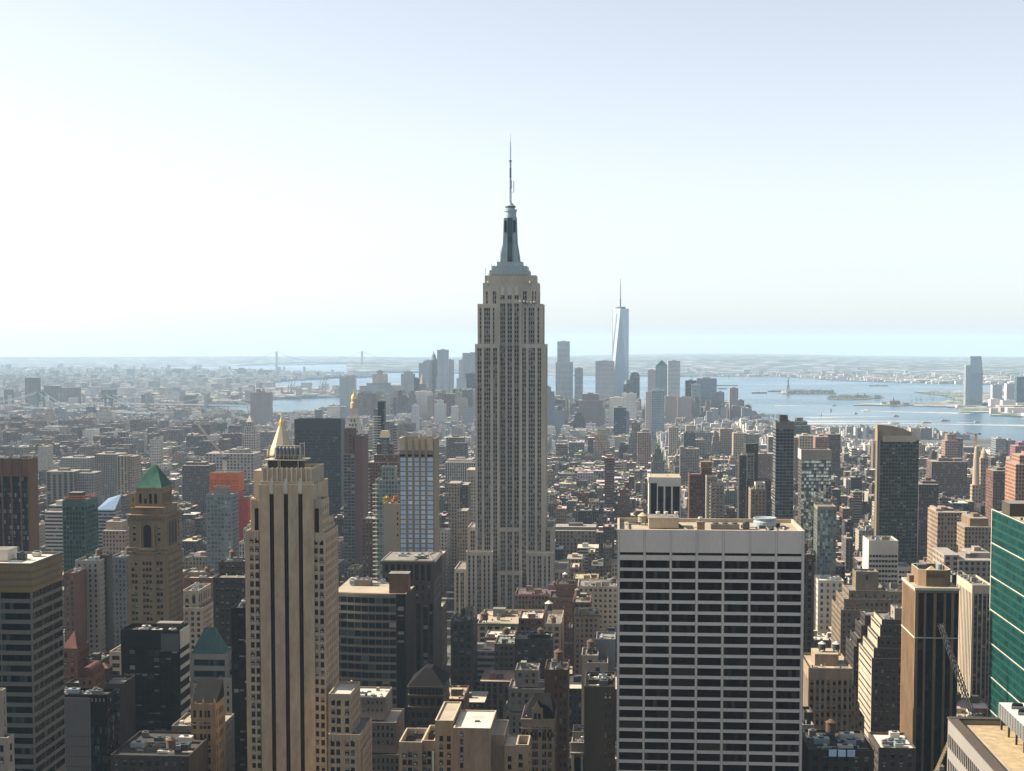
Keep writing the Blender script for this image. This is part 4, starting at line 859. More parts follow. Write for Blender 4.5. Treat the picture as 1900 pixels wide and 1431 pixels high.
# yellow and orange awnings / trees on the roof garden
t = T('roof_tree', 'small yellow leafed tree on the roof of cream blank wall wing', 'tree', at(716, 930, 970)[0], 970); t.org = (t.org[0], t.org[1], t.org[2])
def leafball(b, c, r, n, m, rr):
    for i in range(n):
        a, e = rr.uniform(0, 6.28), math.asin(rr.uniform(-.8, 1)); k = r * rr.uniform(.5, 1.05)
        p = Vector((c[0] + k * math.cos(a) * math.cos(e), c[1] + k * math.sin(a) * math.cos(e), c[2] + k * .8 * math.sin(e))); s = r * rr.uniform(.16, .34)
        x = Vector((rr.uniform(-1, 1), rr.uniform(-1, 1), rr.uniform(-1, 1))).normalized(); y = x.orthogonal().normalized()
        b.poly([tuple(p + x * s), tuple(p + y * s), tuple(p - x * s), tuple(p - y * s)], m)
mat('leaf_yellow', (.45, .30, .04), amt=.4); mat('leaf_orange', (.40, .15, .05), amt=.4); mat('leaf_spring', (.12, .17, .03), amt=.4, sc1=.3, stretch=1); mat('leaf_dark', (.05, .075, .025), amt=.4, sc1=.3, stretch=1); mat('bark', (.08, .06, .045))
rr = random.Random(4); zg = at(716, 934, 963)[1] - 1
b = t.new('trunk'); b.bar((t.org[0], 970, zg), (t.org[0], 970, zg + 2.2), .2, 'bark'); b = t.new('crown'); leafball(b, (t.org[0], 970, zg + 3.2), 1.9, 90, 'leaf_yellow', rr); t.done()
t = T('roof_tree', 'orange leafed bush tree on the roof of cream blank wall wing', 'tree', at(732, 930, 970)[0], 970); b = t.new('trunk'); b.bar((t.org[0], 970, zg), (t.org[0], 970, zg + 2), .2, 'bark'); b = t.new('crown'); leafball(b, (t.org[0], 970, zg + 3.4), 2.6, 120, 'leaf_orange', rr); t.done()
# dark slab in the middle distance
v = 1900
t = hero('office_tower', 'broad dark blue glass slab with flat roof, right of the gold pyramid', 'office tower', v, 590, 'the broad dark slab'); mat('ink_metal', (.022, .026, .032), rough=.5)
hb(t, 546, 632.5, 778.5, v, 30, S('ink_metal', sp=3.2, fw=.8, fl=3.9, fh=.5, gl='teal', top=15, dep=.1, blind=.04, mar=1.5), 'f', 'roof_dark', par=1.5); t.done(60)
# brown slab pair
v = 1500
t = hero('apartment_tower', 'slim maroon apartment tower with banded grey windows and blank right wall', 'tower', v, 655, 'the maroon apartment tower'); mat('maroon_brick', (.13, .075, .07), amt=.15); mat('steel_band', (.15, .16, .17), amt=.2)
hb(t, 637, 658, 842, v, 22, S('steel_band', sp=3.6, fw=.85, fl=3.3, fh=.6, gl='dark', top=1.5, blind=.25, mar=.2), 'f', 'roof_grey'); hb(t, 657.5, 672, 809, v - .5, 36, S('maroon_brick', cols=lambda L: [], rows=lambda a, c: []), 'f', 'roof_grey'); hb(t, 638.5, 655, 796, v + 4, 20, S('maroon_brick', cols=lambda L: rel([(10, 13)], 0, 16.5, L), fl=3.3, fh=.5, top=6), 'f', z0=at(645, 844, v)[1]); t.done(60)
# white clock tower spire with gilded lantern
v = 2070; p_ = v / FH
t = hero('spire_tower', 'slender white stone tower with pyramid top and gilded lantern, behind the maroon tower', 'skyscraper', v, 656, 'the white tower with gilded lantern')
uc = at(656.5, 760, v + 11)[0]; q = lambda y: at(656.5, y, v + 11)[1]; mb = t.mb('wall')
mb.box(uc - 9.6, uc + 9.6, v, v + 22, gz(v), q(806), 'storeyed', 'city_roof', (.34, .32, .29), cell=(2.6, 3.7)); mb.frustum(uc, v + 11, 19.6, 21, q(806), 13.4, 14.4, q(776), 'white_stone'); mb.box(uc - 7.6, uc + 7.6, v + 3.4, v + 18.6, q(776), q(774), 'white_stone'); mb.frustum(uc, v + 11, 12, 12, q(774), 8.6, 8.6, q(757), 'white_stone')
b = t.new('dormer')
for k, (y, n) in enumerate(((800, 4), (788, 3), (780, 2))):
    for i in range(n): u = uc + (i - (n - 1) / 2) * 4.2; z = q(y); h_ = (806 - y) / 30 * 3.1; b.box(u - .8, u + .8, v + h_ + .1, v + h_ + 1.2, z - 1.3, z + 1.3, 'pane_dark')
b = t.new('lantern'); b.lathe(uc, v + 11, [(4.6, q(757)), (4.6, q(748)), (3.4, q(746)), (3.4, q(741))], 'gold_tile', 12); b.lathe(uc, v + 11, [(3.9, q(741)), (3.3, q(736)), (1.2, q(732)), (.5, q(727)), (.1, q(719))], 'gold', 12)
for i in range(10): a = i * .628; b.bar((uc + 4.5 * math.cos(a), v + 11 + 4.5 * math.sin(a), q(774)), (uc + 4.5 * math.cos(a), v + 11 + 4.5 * math.sin(a), q(757)), .5, 'white_stone')
t.foot(uc - 9.6, uc + 9.6, v, v + 22, q(776)); t.done()
# gold pyramid
v = 1850
t = hero('pyramid_tower', 'limestone tower with tall gold pyramid roof and lantern, behind the tan striped tower', 'skyscraper', v, 522, 'the gold pyramid')
uc = at(522.5, 830, v + 14)[0]; q = lambda y: at(522.5, y, v + 14)[1]; k_ = v / FH
t.mb('wall').box(uc - 15, uc + 15, v, v + 28, gz(v), q(845), 'storeyed', 'city_roof', (.30, .27, .23), cell=(2.6, 3.7)); t.mb('wall').box(uc - 22, uc + 22, v - 4, v + 32, gz(v), q(862), 'storeyed', 'city_roof', (.28, .26, .22), cell=(2.6, 3.7))
b = t.new('roof'); b.lathe(uc, v + 14, [(15.5, q(846)), (14.5, q(834)), (3.6, q(791))], 'gold_tile', 8, ph=math.pi / 8); b = t.new('roof>lantern'); b.lathe(uc, v + 14, [(3.4, q(791)), (3.4, q(783)), (2.4, q(782)), (.7, q(774)), (.15, q(764))], 'gold', 8)
b = t.new('pinnacle')
for i in (-1, 1):
    for j in (-1, 1): b.lathe(uc + i * 14, v + 14 + j * 13, [(1.6, q(846)), (1.6, q(838)), (.1, q(830))], 'gold_tile', 6)
t.foot(uc - 22, uc + 22, v - 4, v + 32, q(862)); t.done()
# slim glass residential tower with black top
v = 2200
t = hero('apartment_tower', 'very slim tower with black glass slab and stacked pale balconied cubes', 'tower', v, 702, 'the very slim black topped tower')
u0, u1, z = fr(693, 713, 745, v); mb = t.mb('wall'); mb.box(u0 + 6, u1, v + .6, v + 16, gz(v), z, 'darkglass', 'city_roof', (.03, .033, .037), cell=(2, 3.7)); mb.box(u0, u0 + 7, v + 1, v + 15, gz(v), z - 12, 'curtain', 'city_roof', (.10, .10, .10), cell=(2, 3.7))
b = t.new('balcony')
for i in range(32): zz = at(700, 773, v)[1] - i * 3.8; b.box(u0 - 1.8, u0 + 11, v - 1.2, v + .55, zz - .5, zz + .5, 'white_stone'); 
t.foot(u0, u1, v, v + 16, z); t.done()
# red brick and glass stepped tower with gold top
v = 1600; p_ = v / FH
t = hero('apartment_tower', 'reddish brown stepped tower with central glass bay, arch and small gold roof', 'tower', v, 715, 'the reddish stepped tower')
c_ = (.17, .095, .075); mb = t.mb('wall')
def bx(x0, x1, yt, dv, dep, kind, c, cell=(2.6, 3.4), top='city_roof', part='wall', zb_=None, vv=None):
    vv = (v if vv is None else vv) + dv; u0, u1, z = fr(x0, x1, yt, vv); t.mb(part).box(u0, u1, vv, vv + dep, gz(vv) if zb_ is None else zb_, z, kind, top, c, (.35, .34, .32), cell); return u0, u1, vv, vv + dep, z
bx(683, 744, 858, 0, 24, 'punched', c_); bx(694, 738, 844, 2, 20, 'punched', c_); bx(699, 727, 824, 4, 16, 'punched', c_); a = bx(704, 722, 812, 5, 12, 'curtain', (.12, .13, .13)); bx(709, 719, 822, 3.6, 2, 'curtain', (.2, .24, .25))
b = t.new('roof'); b.frustum((a[0] + a[1]) / 2, a[2] + 6, a[1] - a[0], 12, a[4], (a[1] - a[0]) * .72, 8, a[4] + 7, 'gold_tile')
b = t.new('arch')
for i in range(12):
    an = math.pi * i / 11; u, z = at(720 + 11 * math.cos(an), 880 - 11 * math.sin(an), v - 1.5); b.box(u - .9, u + .9, v - 1.6, v - .05, z - .9, z + .9, 'brown_brick')
b = t.new('balcony')
for i in range(22):
    z = at(690, 870, v)[1] - i * 3.9; u0, u1, _ = fr(682, 686, 860, v); b.box(u0 - .8, u1, v - 1.3, v - .02, z - .35, z + .35, 'white_stone'); u0, u1, _ = fr(735, 739, 860, v); b.box(u0, u1, v - 1.3, v - .02, z - .35, z + .35, 'white_stone')
u0, u1, z = fr(683, 744, 858, v); t.foot(u0, u1, v, v + 24, z); t.done()
# pale green glass tower with balconies
v = 1180
t = hero('apartment_tower', 'pale green glass apartment tower with white balcony edges, left of the cream blank wall', 'tower', v, 715, 'the pale green glass tower')
st = S('pale_steel', sp=2.4, fw=.78, fl=3.4, fh=.7, gl='palegreen', top=1.2, dep=.15, blind=.05); mat('pale_steel', (.24, .29, .28), amt=.2)
u0, u1, a, b_, z = hb(t, 696, 745, 890, v, 20, st, 'f', 'roof_grey'); hb(t, 708, 733, 866, v + 3, 12, st, 'f', z0=z - 2)
b = t.new('balcony')
for i in range(48): zz = z - 4 - 3.4 * i; b.box(u0 - 2.0, u0 + 2.2, a - 1.4, a - .02, zz - .45, zz + .35, 'white_stone')
b = t.new('roof_shrubs'); rr = random.Random(9); leafball(b, (u0 + 14, a + 4, z + .2), 1.4, 40, 'leaf_dark', rr); t.done()
# sunlit cream office block beside the tall tower
v = 1900
t = hero('office_building', 'cream stone block with brightly sunlit windowed wall, left edge of the tall stepped skyscraper', 'building', v, 875, 'the sunlit cream block')
st = S('cream_stone', sp=3.4, fw=.5, fl=4.2, fh=.5, top=9, blind=.3); u0, u1, z = fr(866.5, 890, 872, v)
block(t, u0, u1, v, v + 40, gz(v), z, st, 'fl', 'roof_white', 1.2); b = t.new('cornice'); b.box(u0 - 1, u1, v - 1, v + 40, z - 1.4, z - .2, 'cream_stone'); b.box(u0 - .5, u1, v - .5, v + 40, z - 9, z - 8.3, 'cream_stone'); t.done(60)
# construction tower wrapped in orange and red netting
v = 1500
t = hero('construction_tower', 'half built tower wrapped in orange and red safety netting', 'building site', v, 415, 'the orange netted tower')
u0, u1, a, b_, z = (*fr(391, 440, 905, v)[:2], v, v + 26, fr(391, 440, 905, v)[2]); mb = t.mb('wall'); mb.box(u0, u1, a, b_, gz(v), z, 'red_net', 'roof_grey'); x0, x1, zz = fr(438, 461, 925, v + 8); mb.box(x0, x1, v + 8, v + 30, gz(v), zz, 'red_net', 'roof_grey')
b = t.new('netting'); zt_ = at(415, 878, v)[1]; b.box(u0 - .8, u1 + .8, a - .8, b_ + .8, z - 4, zt_, 'orange_net', 'dark_stone')
b = t.new('floor_edge'); r = random.Random(2)
for i in range(24): zq_ = z - 6 - 3.6 * i; b.box(u0 - .15, u1 + .15, a - .15, a - .01, zq_ - .25, zq_ + .25, 'net_dark')
for i in range(9): uu = u0 + (u1 - u0) * i / 8; b.box(uu - .2, uu + .2, a - .16, a - .012, gz(v), z - 4, 'net_dark')
mat('net_dark', (.20, .05, .03))  # dark red of the floor lines and uprights
for h in (2, 5, 8, 11): b.box(u0 - .9, u1 + .9, a - .95, a - .81, z - 4 + h - .3, z - 4 + h + .3, 'net_dark')
for i in range(9): uu = u0 + (u1 - u0) * i / 8; b.box(uu - .25, uu + .25, a - 1.0, a - .82, z - 4, zt_ + r.uniform(.5, 2.5), 'orange_net')
t.foot(u0, x1, a, b_ + 4, zt_); t.done()
def crane(name, label, u, v, z0, zt_, jib, lw=1.6, m='white_metal', counter=(6, -1)):
    t = T(name, label, 'crane', u, v)
    def lattice(b, A, B, w_, n, th):
        A, B = Vector(A), Vector(B); d = (B - A).normalized(); x = d.orthogonal().normalized(); y = d.cross(x); cs = [(x * i + y * j) * w_ / 2 for i, j in ((-1, -1), (1, -1), (1, 1), (-1, 1))]
        for c in cs: b.bar(tuple(A + c), tuple(B + c), th, m)
        for k in range(n):
            for e in range(4): p = A + (B - A) * k / n + cs[e]; q = A + (B - A) * (k + 1) / n + cs[(e + 1) % 4]; b.bar(tuple(p), tuple(q), th * .6, m)
    if zt_ > z0: b = t.new('mast'); lattice(b, (u, v, z0), (u, v, zt_), lw, max(4, int((zt_ - z0) / lw / 1.3)), lw * .09); 
    b = t.new('jib'); A = (u, v, zt_); L = (Vector(jib) - Vector(A)).length; lattice(b, A, jib, lw * .7, int(L / lw), lw * .08)
    b = t.new('cab'); b.box(u - lw * .8, u + lw * .8, v - lw * .8, v + lw * .8, zt_ - lw, zt_ + lw * .2, 'dark_steel'); b = t.new('counterweight'); b.box(u + counter[0] * .3, u + counter[0], v - 1, v + 1, zt_ - .5, zt_ + 1.6, 'grey_concrete')
    t.done(); return t
uc = at(418, 900, v + 8)[0]; j = at(366, 786, v + 8)
crane('tower_crane', 'pale lattice tower crane with raised jib standing on the orange netted tower', uc, v + 8, at(418, 885, v + 8)[1], at(418, 849, v + 8)[1], (j[0], v + 8, j[1]), 2.2, 'roof_white')
# grey blue block in front of the netted tower
v = 1350
t = hero('office_building', 'blue grey gridded glass block in front of orange netted tower', 'building', v, 408, 'the blue grey gridded block')
st = S('blue_grey', sp=3.4, fw=.75, fl=3.7, fh=.62, gl='palegreen', top=2.5, blind=.1); u0, u1, a, b_, z = hb(t, 382, 430, 918, v, 24, st, 'fr', 'roof_grey'); hb(t, 396, 421, 904, v + 6, 12, S('grey_concrete', sp=6, fw=.3, fl=6), 'f', z0=z - 1); t.done(60)
# right side: orange brown tower
v = 720; p_ = v / FH
t = hero('brick_tower', 'tall orange brown tower with dark glass strips, sunlit left side and cut corner crown', 'skyscraper', v, 1735, 'the orange brown tower')
st = S('orange_brick', cols=lambda L: rel([(352, 410), (435, 510), (540, 615), (640, 695), (724, 765)], 318, 770, L), strip=2.2, wsp=2.2, fw=.94, fh=.86, fl=3.9, sm='black_metal', gl='black', blind=.0, sdep=.4, sb=0,
       l=dict(cols=lambda L: colsof(L, 2.9, .42, 1.2), wsp=1.4, fw=.9, fh=.5, sdep=.25, sm='orange_brick', gl='dark'))
hb(t, 1698.6, 1779.5, 1092, v, 33, st, 'fl', 'roof_tan', par=.8)
u0, u1, z = fr(1698.6, 1779.5, 1092, v)
b = t.new('cornice'); b.box(u0 - .35, u1 + .3, v - .35, v + 33, z - 1.0, z + .2, 'white_stone', 'roof_tan', notop=False)
zz = at(1735, 1184, v)[1]; b = t.new('string_course'); b.box(u0 - .3, u1 + .2, v - .3, v + 33, zz - .22, zz + .22, 'white_stone')
c0, c1, zc = fr(1706, 1766.5, 1058, v + 4); k = 3.2; pl = [(c0 + k, v + 4), (c1 - k * .8, v + 4), (c1, v + 7), (c1, v + 24), (c1 - k, v + 27), (c0 + k, v + 27), (c0, v + 24), (c0, v + 4 + k)]
b = t.new('crown')
for i in range(8):
    p, q = pl[i], pl[(i + 1) % 8]; b.poly([(*p, z), (*q, z), (*q, zc), (*p, zc)], 'ochre_brick' if 'ochre_brick' in MATS else mat('ochre_brick', (.215, .15, .09), sc1=.3))
ins = [((a - (c0 + c1) / 2) * .93 + (c0 + c1) / 2, (w_ - v - 15.5) * .93 + v + 15.5) for a, w_ in pl]
for i in range(8):
    p, q = pl[i], pl[(i + 1) % 8]; p2, q2 = ins[i], ins[(i + 1) % 8]; b.poly([(*p, zc), (*q, zc), (*q2, zc), (*p2, zc)], 'white_stone'); b.poly([(*p2, zc), (*q2, zc), (*q2, zc - 3), (*p2, zc - 3)], 'ochre_brick')
b.poly([(*p, zc - 3) for p in ins], 'roof_dark')
for i in range(16): uu = c0 + 3.6 + (c1 - c0 - 7.4) * i / 15; b.box(uu - .18, uu + .18, v + 3.85, v + 3.99, zc - 3.4 - (i % 2) * .5, zc - 2, 'brown_brick')
b = t.new('roof_unit'); b.frustum((c0 + c1) / 2 + .5, v + 16, 8, 6, zc - 3, .4, .4, zc + .2, 'gold_tile'); b.lathe((c0 + c1) / 2 + 5, v + 20, [(1.5, zc - 3), (1.5, zc + .6)], 'aluminium', 12); b.box(c0 + 2, c0 + 6.5, v + 18, v + 23, zc - 3, zc + .4, 'dark_steel')
unit(t, u0 + 1.6, v + 20, z, 2.6, 6, 3.2, 'orange_brick', 'bulkhead'); t.done()
# green glass slab at the right edge: its long side is seen
v = 640
t = hero('office_tower', 'large green glass office tower with slanting floor lines at the right edge', 'office tower', v, 1900, 'the green glass tower')
ub, zb_ = at(1841, 944, 722); st = S('green_metal', sp=2.9, fw=.97, fl=3.95, fh=.68, gl='green', top=1.4, dep=.12, mar=.2, blind=0, l=dict(cols=lambda L: colsof(L, 2.2, .95, .2))); mat('green_metal', (.012, .065, .05), rough=.4, amt=.2)
block(t, ub, ub + 45, v, 722, gz(v), zb_, st, 'l', 'roof_tan', 1.0, .5)
b = t.new('white_band')
for i in range(12): z = zb_ - 15.8 * i - .2; b.box(ub - .22, ub - .02, v, 722, z - .22, z + .16, 'white_stone')
b.box(ub - .25, ub - .01, 721.4, 722.2, gz(v), zb_, 'white_stone')
unit(t, ub + 9, 705, zb_ - 1, 14, 14, 5.6, 'brown_stone', 'bulkhead'); unit(t, ub + 24, 700, zb_ - 1, 14, 16, 4.5, 'dark_stone', 'bulkhead'); clutter(t, ub + 3, ub + 30, 660, 695, zb_ - 1, 6, 0, 6); t.done()
# office roof in the bottom right corner
v = 300
t = hero('office_building', 'grey office block with wide gravel roof and long cooling plant, bottom right corner', 'building', v, 1850, 'the gravel roofed block')
ub, zb_ = at(1759, 1332, 338); mat('gravel', (.40, .325, .21), sc1=.5, stretch=1, amt=.35); mat('pale_concrete', (.25, .245, .24), amt=.15)
st = S('pale_concrete', sp=2.0, fw=.72, fl=5.6, fh=.56, top=3.4, gl='dark', dep=.5, mar=.5, blind=.2, l=dict(cols=lambda L: colsof(L, 1.7, .72, .5)))
block(t, ub, ub + 60, 262, 338, gz(v), zb_, st, 'l', 'gravel', 1.1, 1.6)
b = t.new('coping'); b.box(ub - .25, ub + 1.9, 262, 338, zb_ - .02, zb_ + .25, 'brown_stone', bot=True); b.box(ub, ub + 60, 336.2, 338.2, zb_ - .02, zb_ + .3, 'dark_stone', bot=True)
b = t.new('roof_edge_strip'); b.box(ub + 3.0, ub + 4.2, 264, 334, zb_ - 1.1, zb_ - 1.0, 'roof_tan')
uq, zq_ = at(1853, 1312, 334); b = t.new('cooling_plant'); b.box(uq, uq + 6, 262, 334, zb_ + 1.3, zb_ + 4.6, 'blue_grey', 'white_metal')
for i in range(34): vv = 263 + 2.1 * i; b.box(uq - .12, uq - .01, vv, vv + .12, zb_ + 1.4, zb_ + 4.5, 'dark_steel')
for h in range(7): b.box(uq - .16, uq - .125, 262, 334, zb_ + 1.6 + .42 * h, zb_ + 1.7 + .42 * h, 'grey_concrete')
b = t.new('plant_leg')
for i in range(12): vv = 264 + 6.2 * i; b.box(uq + .1, uq + .5, vv, vv + .4, zb_ - 1.1, zb_ + 1.3, 'brown_stone'); b.box(uq + 5, uq + 5.4, vv, vv + .4, zb_ - 1.1, zb_ + 1.3, 'brown_stone')
for i in range(9):
    b = t.new('fan'); vv = 330 - 5.4 * i; b.lathe(uq + 3, vv, [(1.3, zb_ + 4.6), (1.15, zb_ + 5.3), (.7, zb_ + 5.4)], 'black_metal', 14); b.box(uq + 1.2, uq + 4.8, vv - 2.2, vv - 1.8, zb_ + 4.6, zb_ + 5.1, 'blue_grey')
t.done()
# long crane jib leaning in front of the right hand towers
v = 690; A = at(1806, 1330, v); B = at(1745, 1159, v)
crane('crawler_crane', 'long grey lattice crane jib leaning beside the orange brown tower', A[0], v, A[1] - 70, A[1], (B[0], v, B[1]), 2.3, 'steel_band' if 'steel_band' in MATS else 'grey_concrete', (4, -1))
# yellow hoist jib in the lower right corner
v = 420; A = at(1737, 1431, v); B = at(1760, 1378, v)
crane('hoist_crane', 'small yellow crane jib against the orange brown tower, left of the gravel roof', A[0], v, A[1] - 60, A[1], (B[0], v, B[1]), .8, 'gold_tile', (2, -1))
def simple(name, label, cat, v, short, blocks, roofkit=None, cap=100):
    t = hero(name, label, cat, v, (blocks[0][0] + blocks[0][1]) / 2, short); last = None
    for q in blocks:
        x0, x1, yt, dv, dep, st, faces = q[:7]; u0, u1, z = fr(x0, x1, yt, v + dv); block(t, u0, u1, v + dv, v + dv + dep, gz(v), z, st, faces, q[7] if len(q) > 7 else 'roof_grey'); last = last or (u0, u1, v + dv, v + dv + dep, z)
    if roofkit: n, k, s = roofkit; clutter(t, last[0] + 1.5, last[1] - 1.5, last[2] + 1.5, last[3] - 1.5, last[4] - 1, n, k, s)
    return t
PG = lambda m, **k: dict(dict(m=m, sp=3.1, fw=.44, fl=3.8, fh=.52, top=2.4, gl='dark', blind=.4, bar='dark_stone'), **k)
mat('beige_brick', (.29, .225, .165), sc1=.3); mat('red_brick', (.145, .075, .055), sc1=.3); mat('buff_brick', (.19, .155, .115), sc1=.3); mat('sooty_brick', (.042, .036, .031), sc1=.3); mat('pale_stone', (.29, .275, .25))
# black and white striped tower behind the grey grid slab
v = 1100
t = simple('office_tower', 'square tower with white top band and black glass front behind the grey grid slab', 'office tower', v, 'the black and white striped tower',
 [(1219, 1263, 891, 0, 30, S('white_metal', cols=lambda L: rel([(1221, 1231.5), (1234.5, 1245.5), (1248.5, 1261.5)], 1219, 1263, L), strip=4.6, wsp=1.6, fw=.9, fh=.8, fl=4, sm='black_metal', gl='black', blind=.0, sdep=.4, l=dict(cols=lambda L: colsof(L, 2.1, .4, 1), strip=9, fw=.9, sdep=.15, sm='grey_concrete')), 'fl', 'roof_tan')], (3, 0, 3))
u0, u1, z = fr(1204, 1219, 891, v + 1); t.mb('wall').box(u0, u1, v + 1, v + 30, gz(v), z, 'black_metal', 'roof_tan'); u0, u1, z = fr(1204, 1207, 885, v); t.mb('wall').box(u0, u1, v, v + 30, gz(v), z, 'white_metal')
u0, u1, z = fr(1204, 1263.5, 886, v - .4); b = t.new('cornice'); b.box(u0 - .4, u1, v - .4, v + 30.4, z - 4.2, z, 'white_metal', 'roof_tan'); t.done()
# red brown and grey balconied towers
t = simple('apartment_tower', 'red brown brick apartment tower with orange tank house, behind the grey grid slab', 'tower', 1420, 'the red brown apartment tower', [(1279, 1305, 880, 0, 22, PG('red_brick', fl=3.2, fw=.5), 'fl'), (1301, 1321, 868, 3, 16, PG('red_brick', fl=3.2), 'fl')]); u0, u1, z = fr(1300, 1321, 866, 1424); b = t.new('tank_house'); b.box(u0, u1, 1424, 1436, z, z + 4.4, 'orange_brick'); t.done(60)
t = simple('apartment_tower', 'grey apartment tower with stacked balconies on sunlit left side, behind the grey grid slab', 'tower', 1360, 'the grey balconied tower', [(1319, 1344, 897, 0, 22, PG('pale_stone', fl=3.1, fw=.6, gl='teal'), 'fl'), (1311, 1331, 884, 4, 16, PG('pale_stone', fl=3.1), 'fl')], (2, 0, 5)); u0, u1, z = fr(1319, 1344, 897, 1360); b = t.new('balcony')
for i in range(28): b.box(u0 - 1.2, u0 - .02, 1361, 1366, z - 4 - 3.1 * i, z - 3.2 - 3.1 * i, 'white_stone'); b.box(u0 + 2, u1 - 1, 1358.8, 1359.98, z - 4 - 3.1 * i, z - 3.5 - 3.1 * i, 'pale_stone')
t.done(60)
t = simple('apartment_tower', 'dark slab tower with stepped taller rear block, left of the tall banded tower', 'tower', 1700, 'the dark stepped slab', [(1372, 1388, 845, 0, 26, PG('dark_stone', fl=3.2, fw=.6), 'fl'), (1384, 1407, 823, 6, 26, PG('dark_stone', sp=8, fw=.2), 'fl'), (1386, 1400, 842, -2, 6, PG('grey_concrete', fl=3.2, fw=.7), 'f'), (1385, 1431, 892, -6, 30, PG('dark_stone', fl=3.2, fw=.6), 'fl')], (2, 0, 5)); t.done(60)
t = simple('hotel_building', 'beige set-back hotel with white penthouse in front of dark stepped slab', 'building', 1440, 'the beige set-back hotel', [(1393, 1422, 908, 0, 24, PG('beige_brick', fl=3.3), 'fl'), (1402, 1420, 896, 5, 14, PG('white_stone', fl=3.3), 'fl')], (2, 0, 8)); t.done(60)
# tall dark slab with pale bands down its sunlit side
t = simple('apartment_tower', 'tall dark glass tower with pale floor bands on its left side, right of centre', 'tower', 1620, 'the tall banded tower', [(1439.5, 1474, 783, 0, 27, dict(BAND('steel_band', 'teal', 3.5, .72, top=8, dep=.25), sp=3.6, fw=.9, blind=.05, l=dict(sp=30, fw=.96, fh=.5)), 'fl'), (1447, 1462, 771, 4, 16, PG('brown_stone', sp=8, fw=.2), 'fl')], (3, 0, 4)); t.done()
# mirror glass mosaic tower
v = 1380
t = hero('apartment_tower', 'mirror glass tower with broken sparkling reflections and plain grey top', 'tower', v, 1515, 'the mirror glass tower')
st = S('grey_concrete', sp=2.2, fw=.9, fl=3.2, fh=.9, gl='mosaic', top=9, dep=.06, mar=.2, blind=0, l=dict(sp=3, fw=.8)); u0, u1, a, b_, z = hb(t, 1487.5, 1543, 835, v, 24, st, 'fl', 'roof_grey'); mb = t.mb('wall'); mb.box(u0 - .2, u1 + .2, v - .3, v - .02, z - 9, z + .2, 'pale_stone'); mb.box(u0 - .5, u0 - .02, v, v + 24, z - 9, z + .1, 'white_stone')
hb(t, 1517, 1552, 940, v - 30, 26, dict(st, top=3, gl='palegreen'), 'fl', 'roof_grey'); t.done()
# tall glass tower with a curved sandy crown
v = 1430
t = hero('apartment_tower', 'tall dark green glass tower with curved sandy crown and bright left edge', 'tower', v, 1668, 'the curved crown glass tower')
st = S('green_steel', sp=2.7, fw=.82, fl=3.35, fh=.72, gl='teal', top=1, dep=.15, mar=.2, blind=.16); mat('green_steel', (.10, .11, .085), amt=.2)
u0, u1, a, b_, z = hb(t, 1633, 1705.5, 817, v, 26, st, 'f', 'roof_grey'); b = t.new('crown'); n = 14; pts = []
for i in range(n + 1): k = i / n; x = 1628 + (1692 - 1628) * k; y = 788.5 + 14 * k ** 2.2; pts.append(at(x, y, v + 3))
for (ua, za), (ub_, zb_) in zip(pts, pts[1:]):
    b.poly([(ua, v + 3, z - 1), (ub_, v + 3, z - 1), (ub_, v + 3, zb_), (ua, v + 3, za)], 'sand_stone'); b.poly([(ua, v + 3, za), (ub_, v + 3, zb_), (ub_, v + 16, zb_), (ua, v + 16, za)], 'sand_stone'); b.poly([(ua, v + 16, z - 1), (ub_, v + 16, z - 1), (ub_, v + 16, zb_), (ua, v + 16, za)], 'sand_stone')
b.poly([(pts[0][0], v + 16, z - 1), (pts[0][0], v + 3, z - 1), (pts[0][0], v + 3, pts[0][1]), (pts[0][0], v + 16, pts[0][1])], 'sand_stone')
mb = t.mb('wall'); e0, e1, ze = fr(1626.5, 1633, 800, v + 1); mb.box(e0 + 1, e1, v + 1, v + 9, gz(v), ze, 'buff_brick'); w0, w1, zw = fr(1639, 1700, 809, v - .5); b = t.new('crown_band'); b.box(w0, w1, v - .5, v - .01, z - 1.5, zw, 'cream_stone', bot=True); unit(t, at(1697, 800, v + 12)[0], v + 12, z - 1, 9, 9, 11.5, 'white_stone', 'bulkhead'); t.done()  # brick strip up the left edge, sunlight put into its colour
# white and black banded tower
t = simple('office_tower', 'white banded office tower with blank white left wall, behind the orange brown tower', 'office tower', 1150, 'the white banded tower', [(1612, 1667, 1003, 0, 28, dict(BAND('white_stone', 'teal', 3.8, .52, top=11, dep=.3), sp=2.4, fw=.86, blind=.1, l=dict(cols=lambda L: [(L * .25, L * .6)], fl=200)), 'fl'), (1667, 1691, 1052, -2, 24, dict(BAND('white_stone', 'teal', 3.8, .52, top=3), sp=2.4, fw=.86), 'f')], (3, 0, 4)); t.done()
# garment district ziggurats
zg = lambda m, fl=3.8: PG(m, fl=fl, blind=.55)
t = simple('loft_building', 'tan stepped loft tower with small square top, left of the white banded tower', 'building', 1000, 'the tan stepped loft tower', [(1588, 1630, 1061, 12, 14, PG('buff_brick', sp=14, fw=.12, fl=6), 'fl'), (1575, 1647, 1096, 6, 30, zg('buff_brick'), 'fl'), (1566, 1652, 1112, 3, 36, zg('buff_brick'), 'fl'), (1560, 1655, 1132, 0, 42, zg('buff_brick'), 'fl')]); t.done()
t = simple('loft_building', 'narrow ochre stepped loft building between tan and dark ziggurats', 'building', 930, 'the ochre stepped loft', [(1605, 1640, 1142, 6, 18, zg('sooty_brick'), 'fl'), (1598, 1645, 1161, 4, 24, zg('sooty_brick'), 'fl'), (1590, 1648, 1185, 2, 28, zg('sooty_brick'), 'fl'), (1584, 1650, 1200, 0, 32, dict(zg('sooty_brick'), l=dict(m='ochre_stone')), 'fl')]); t.done()
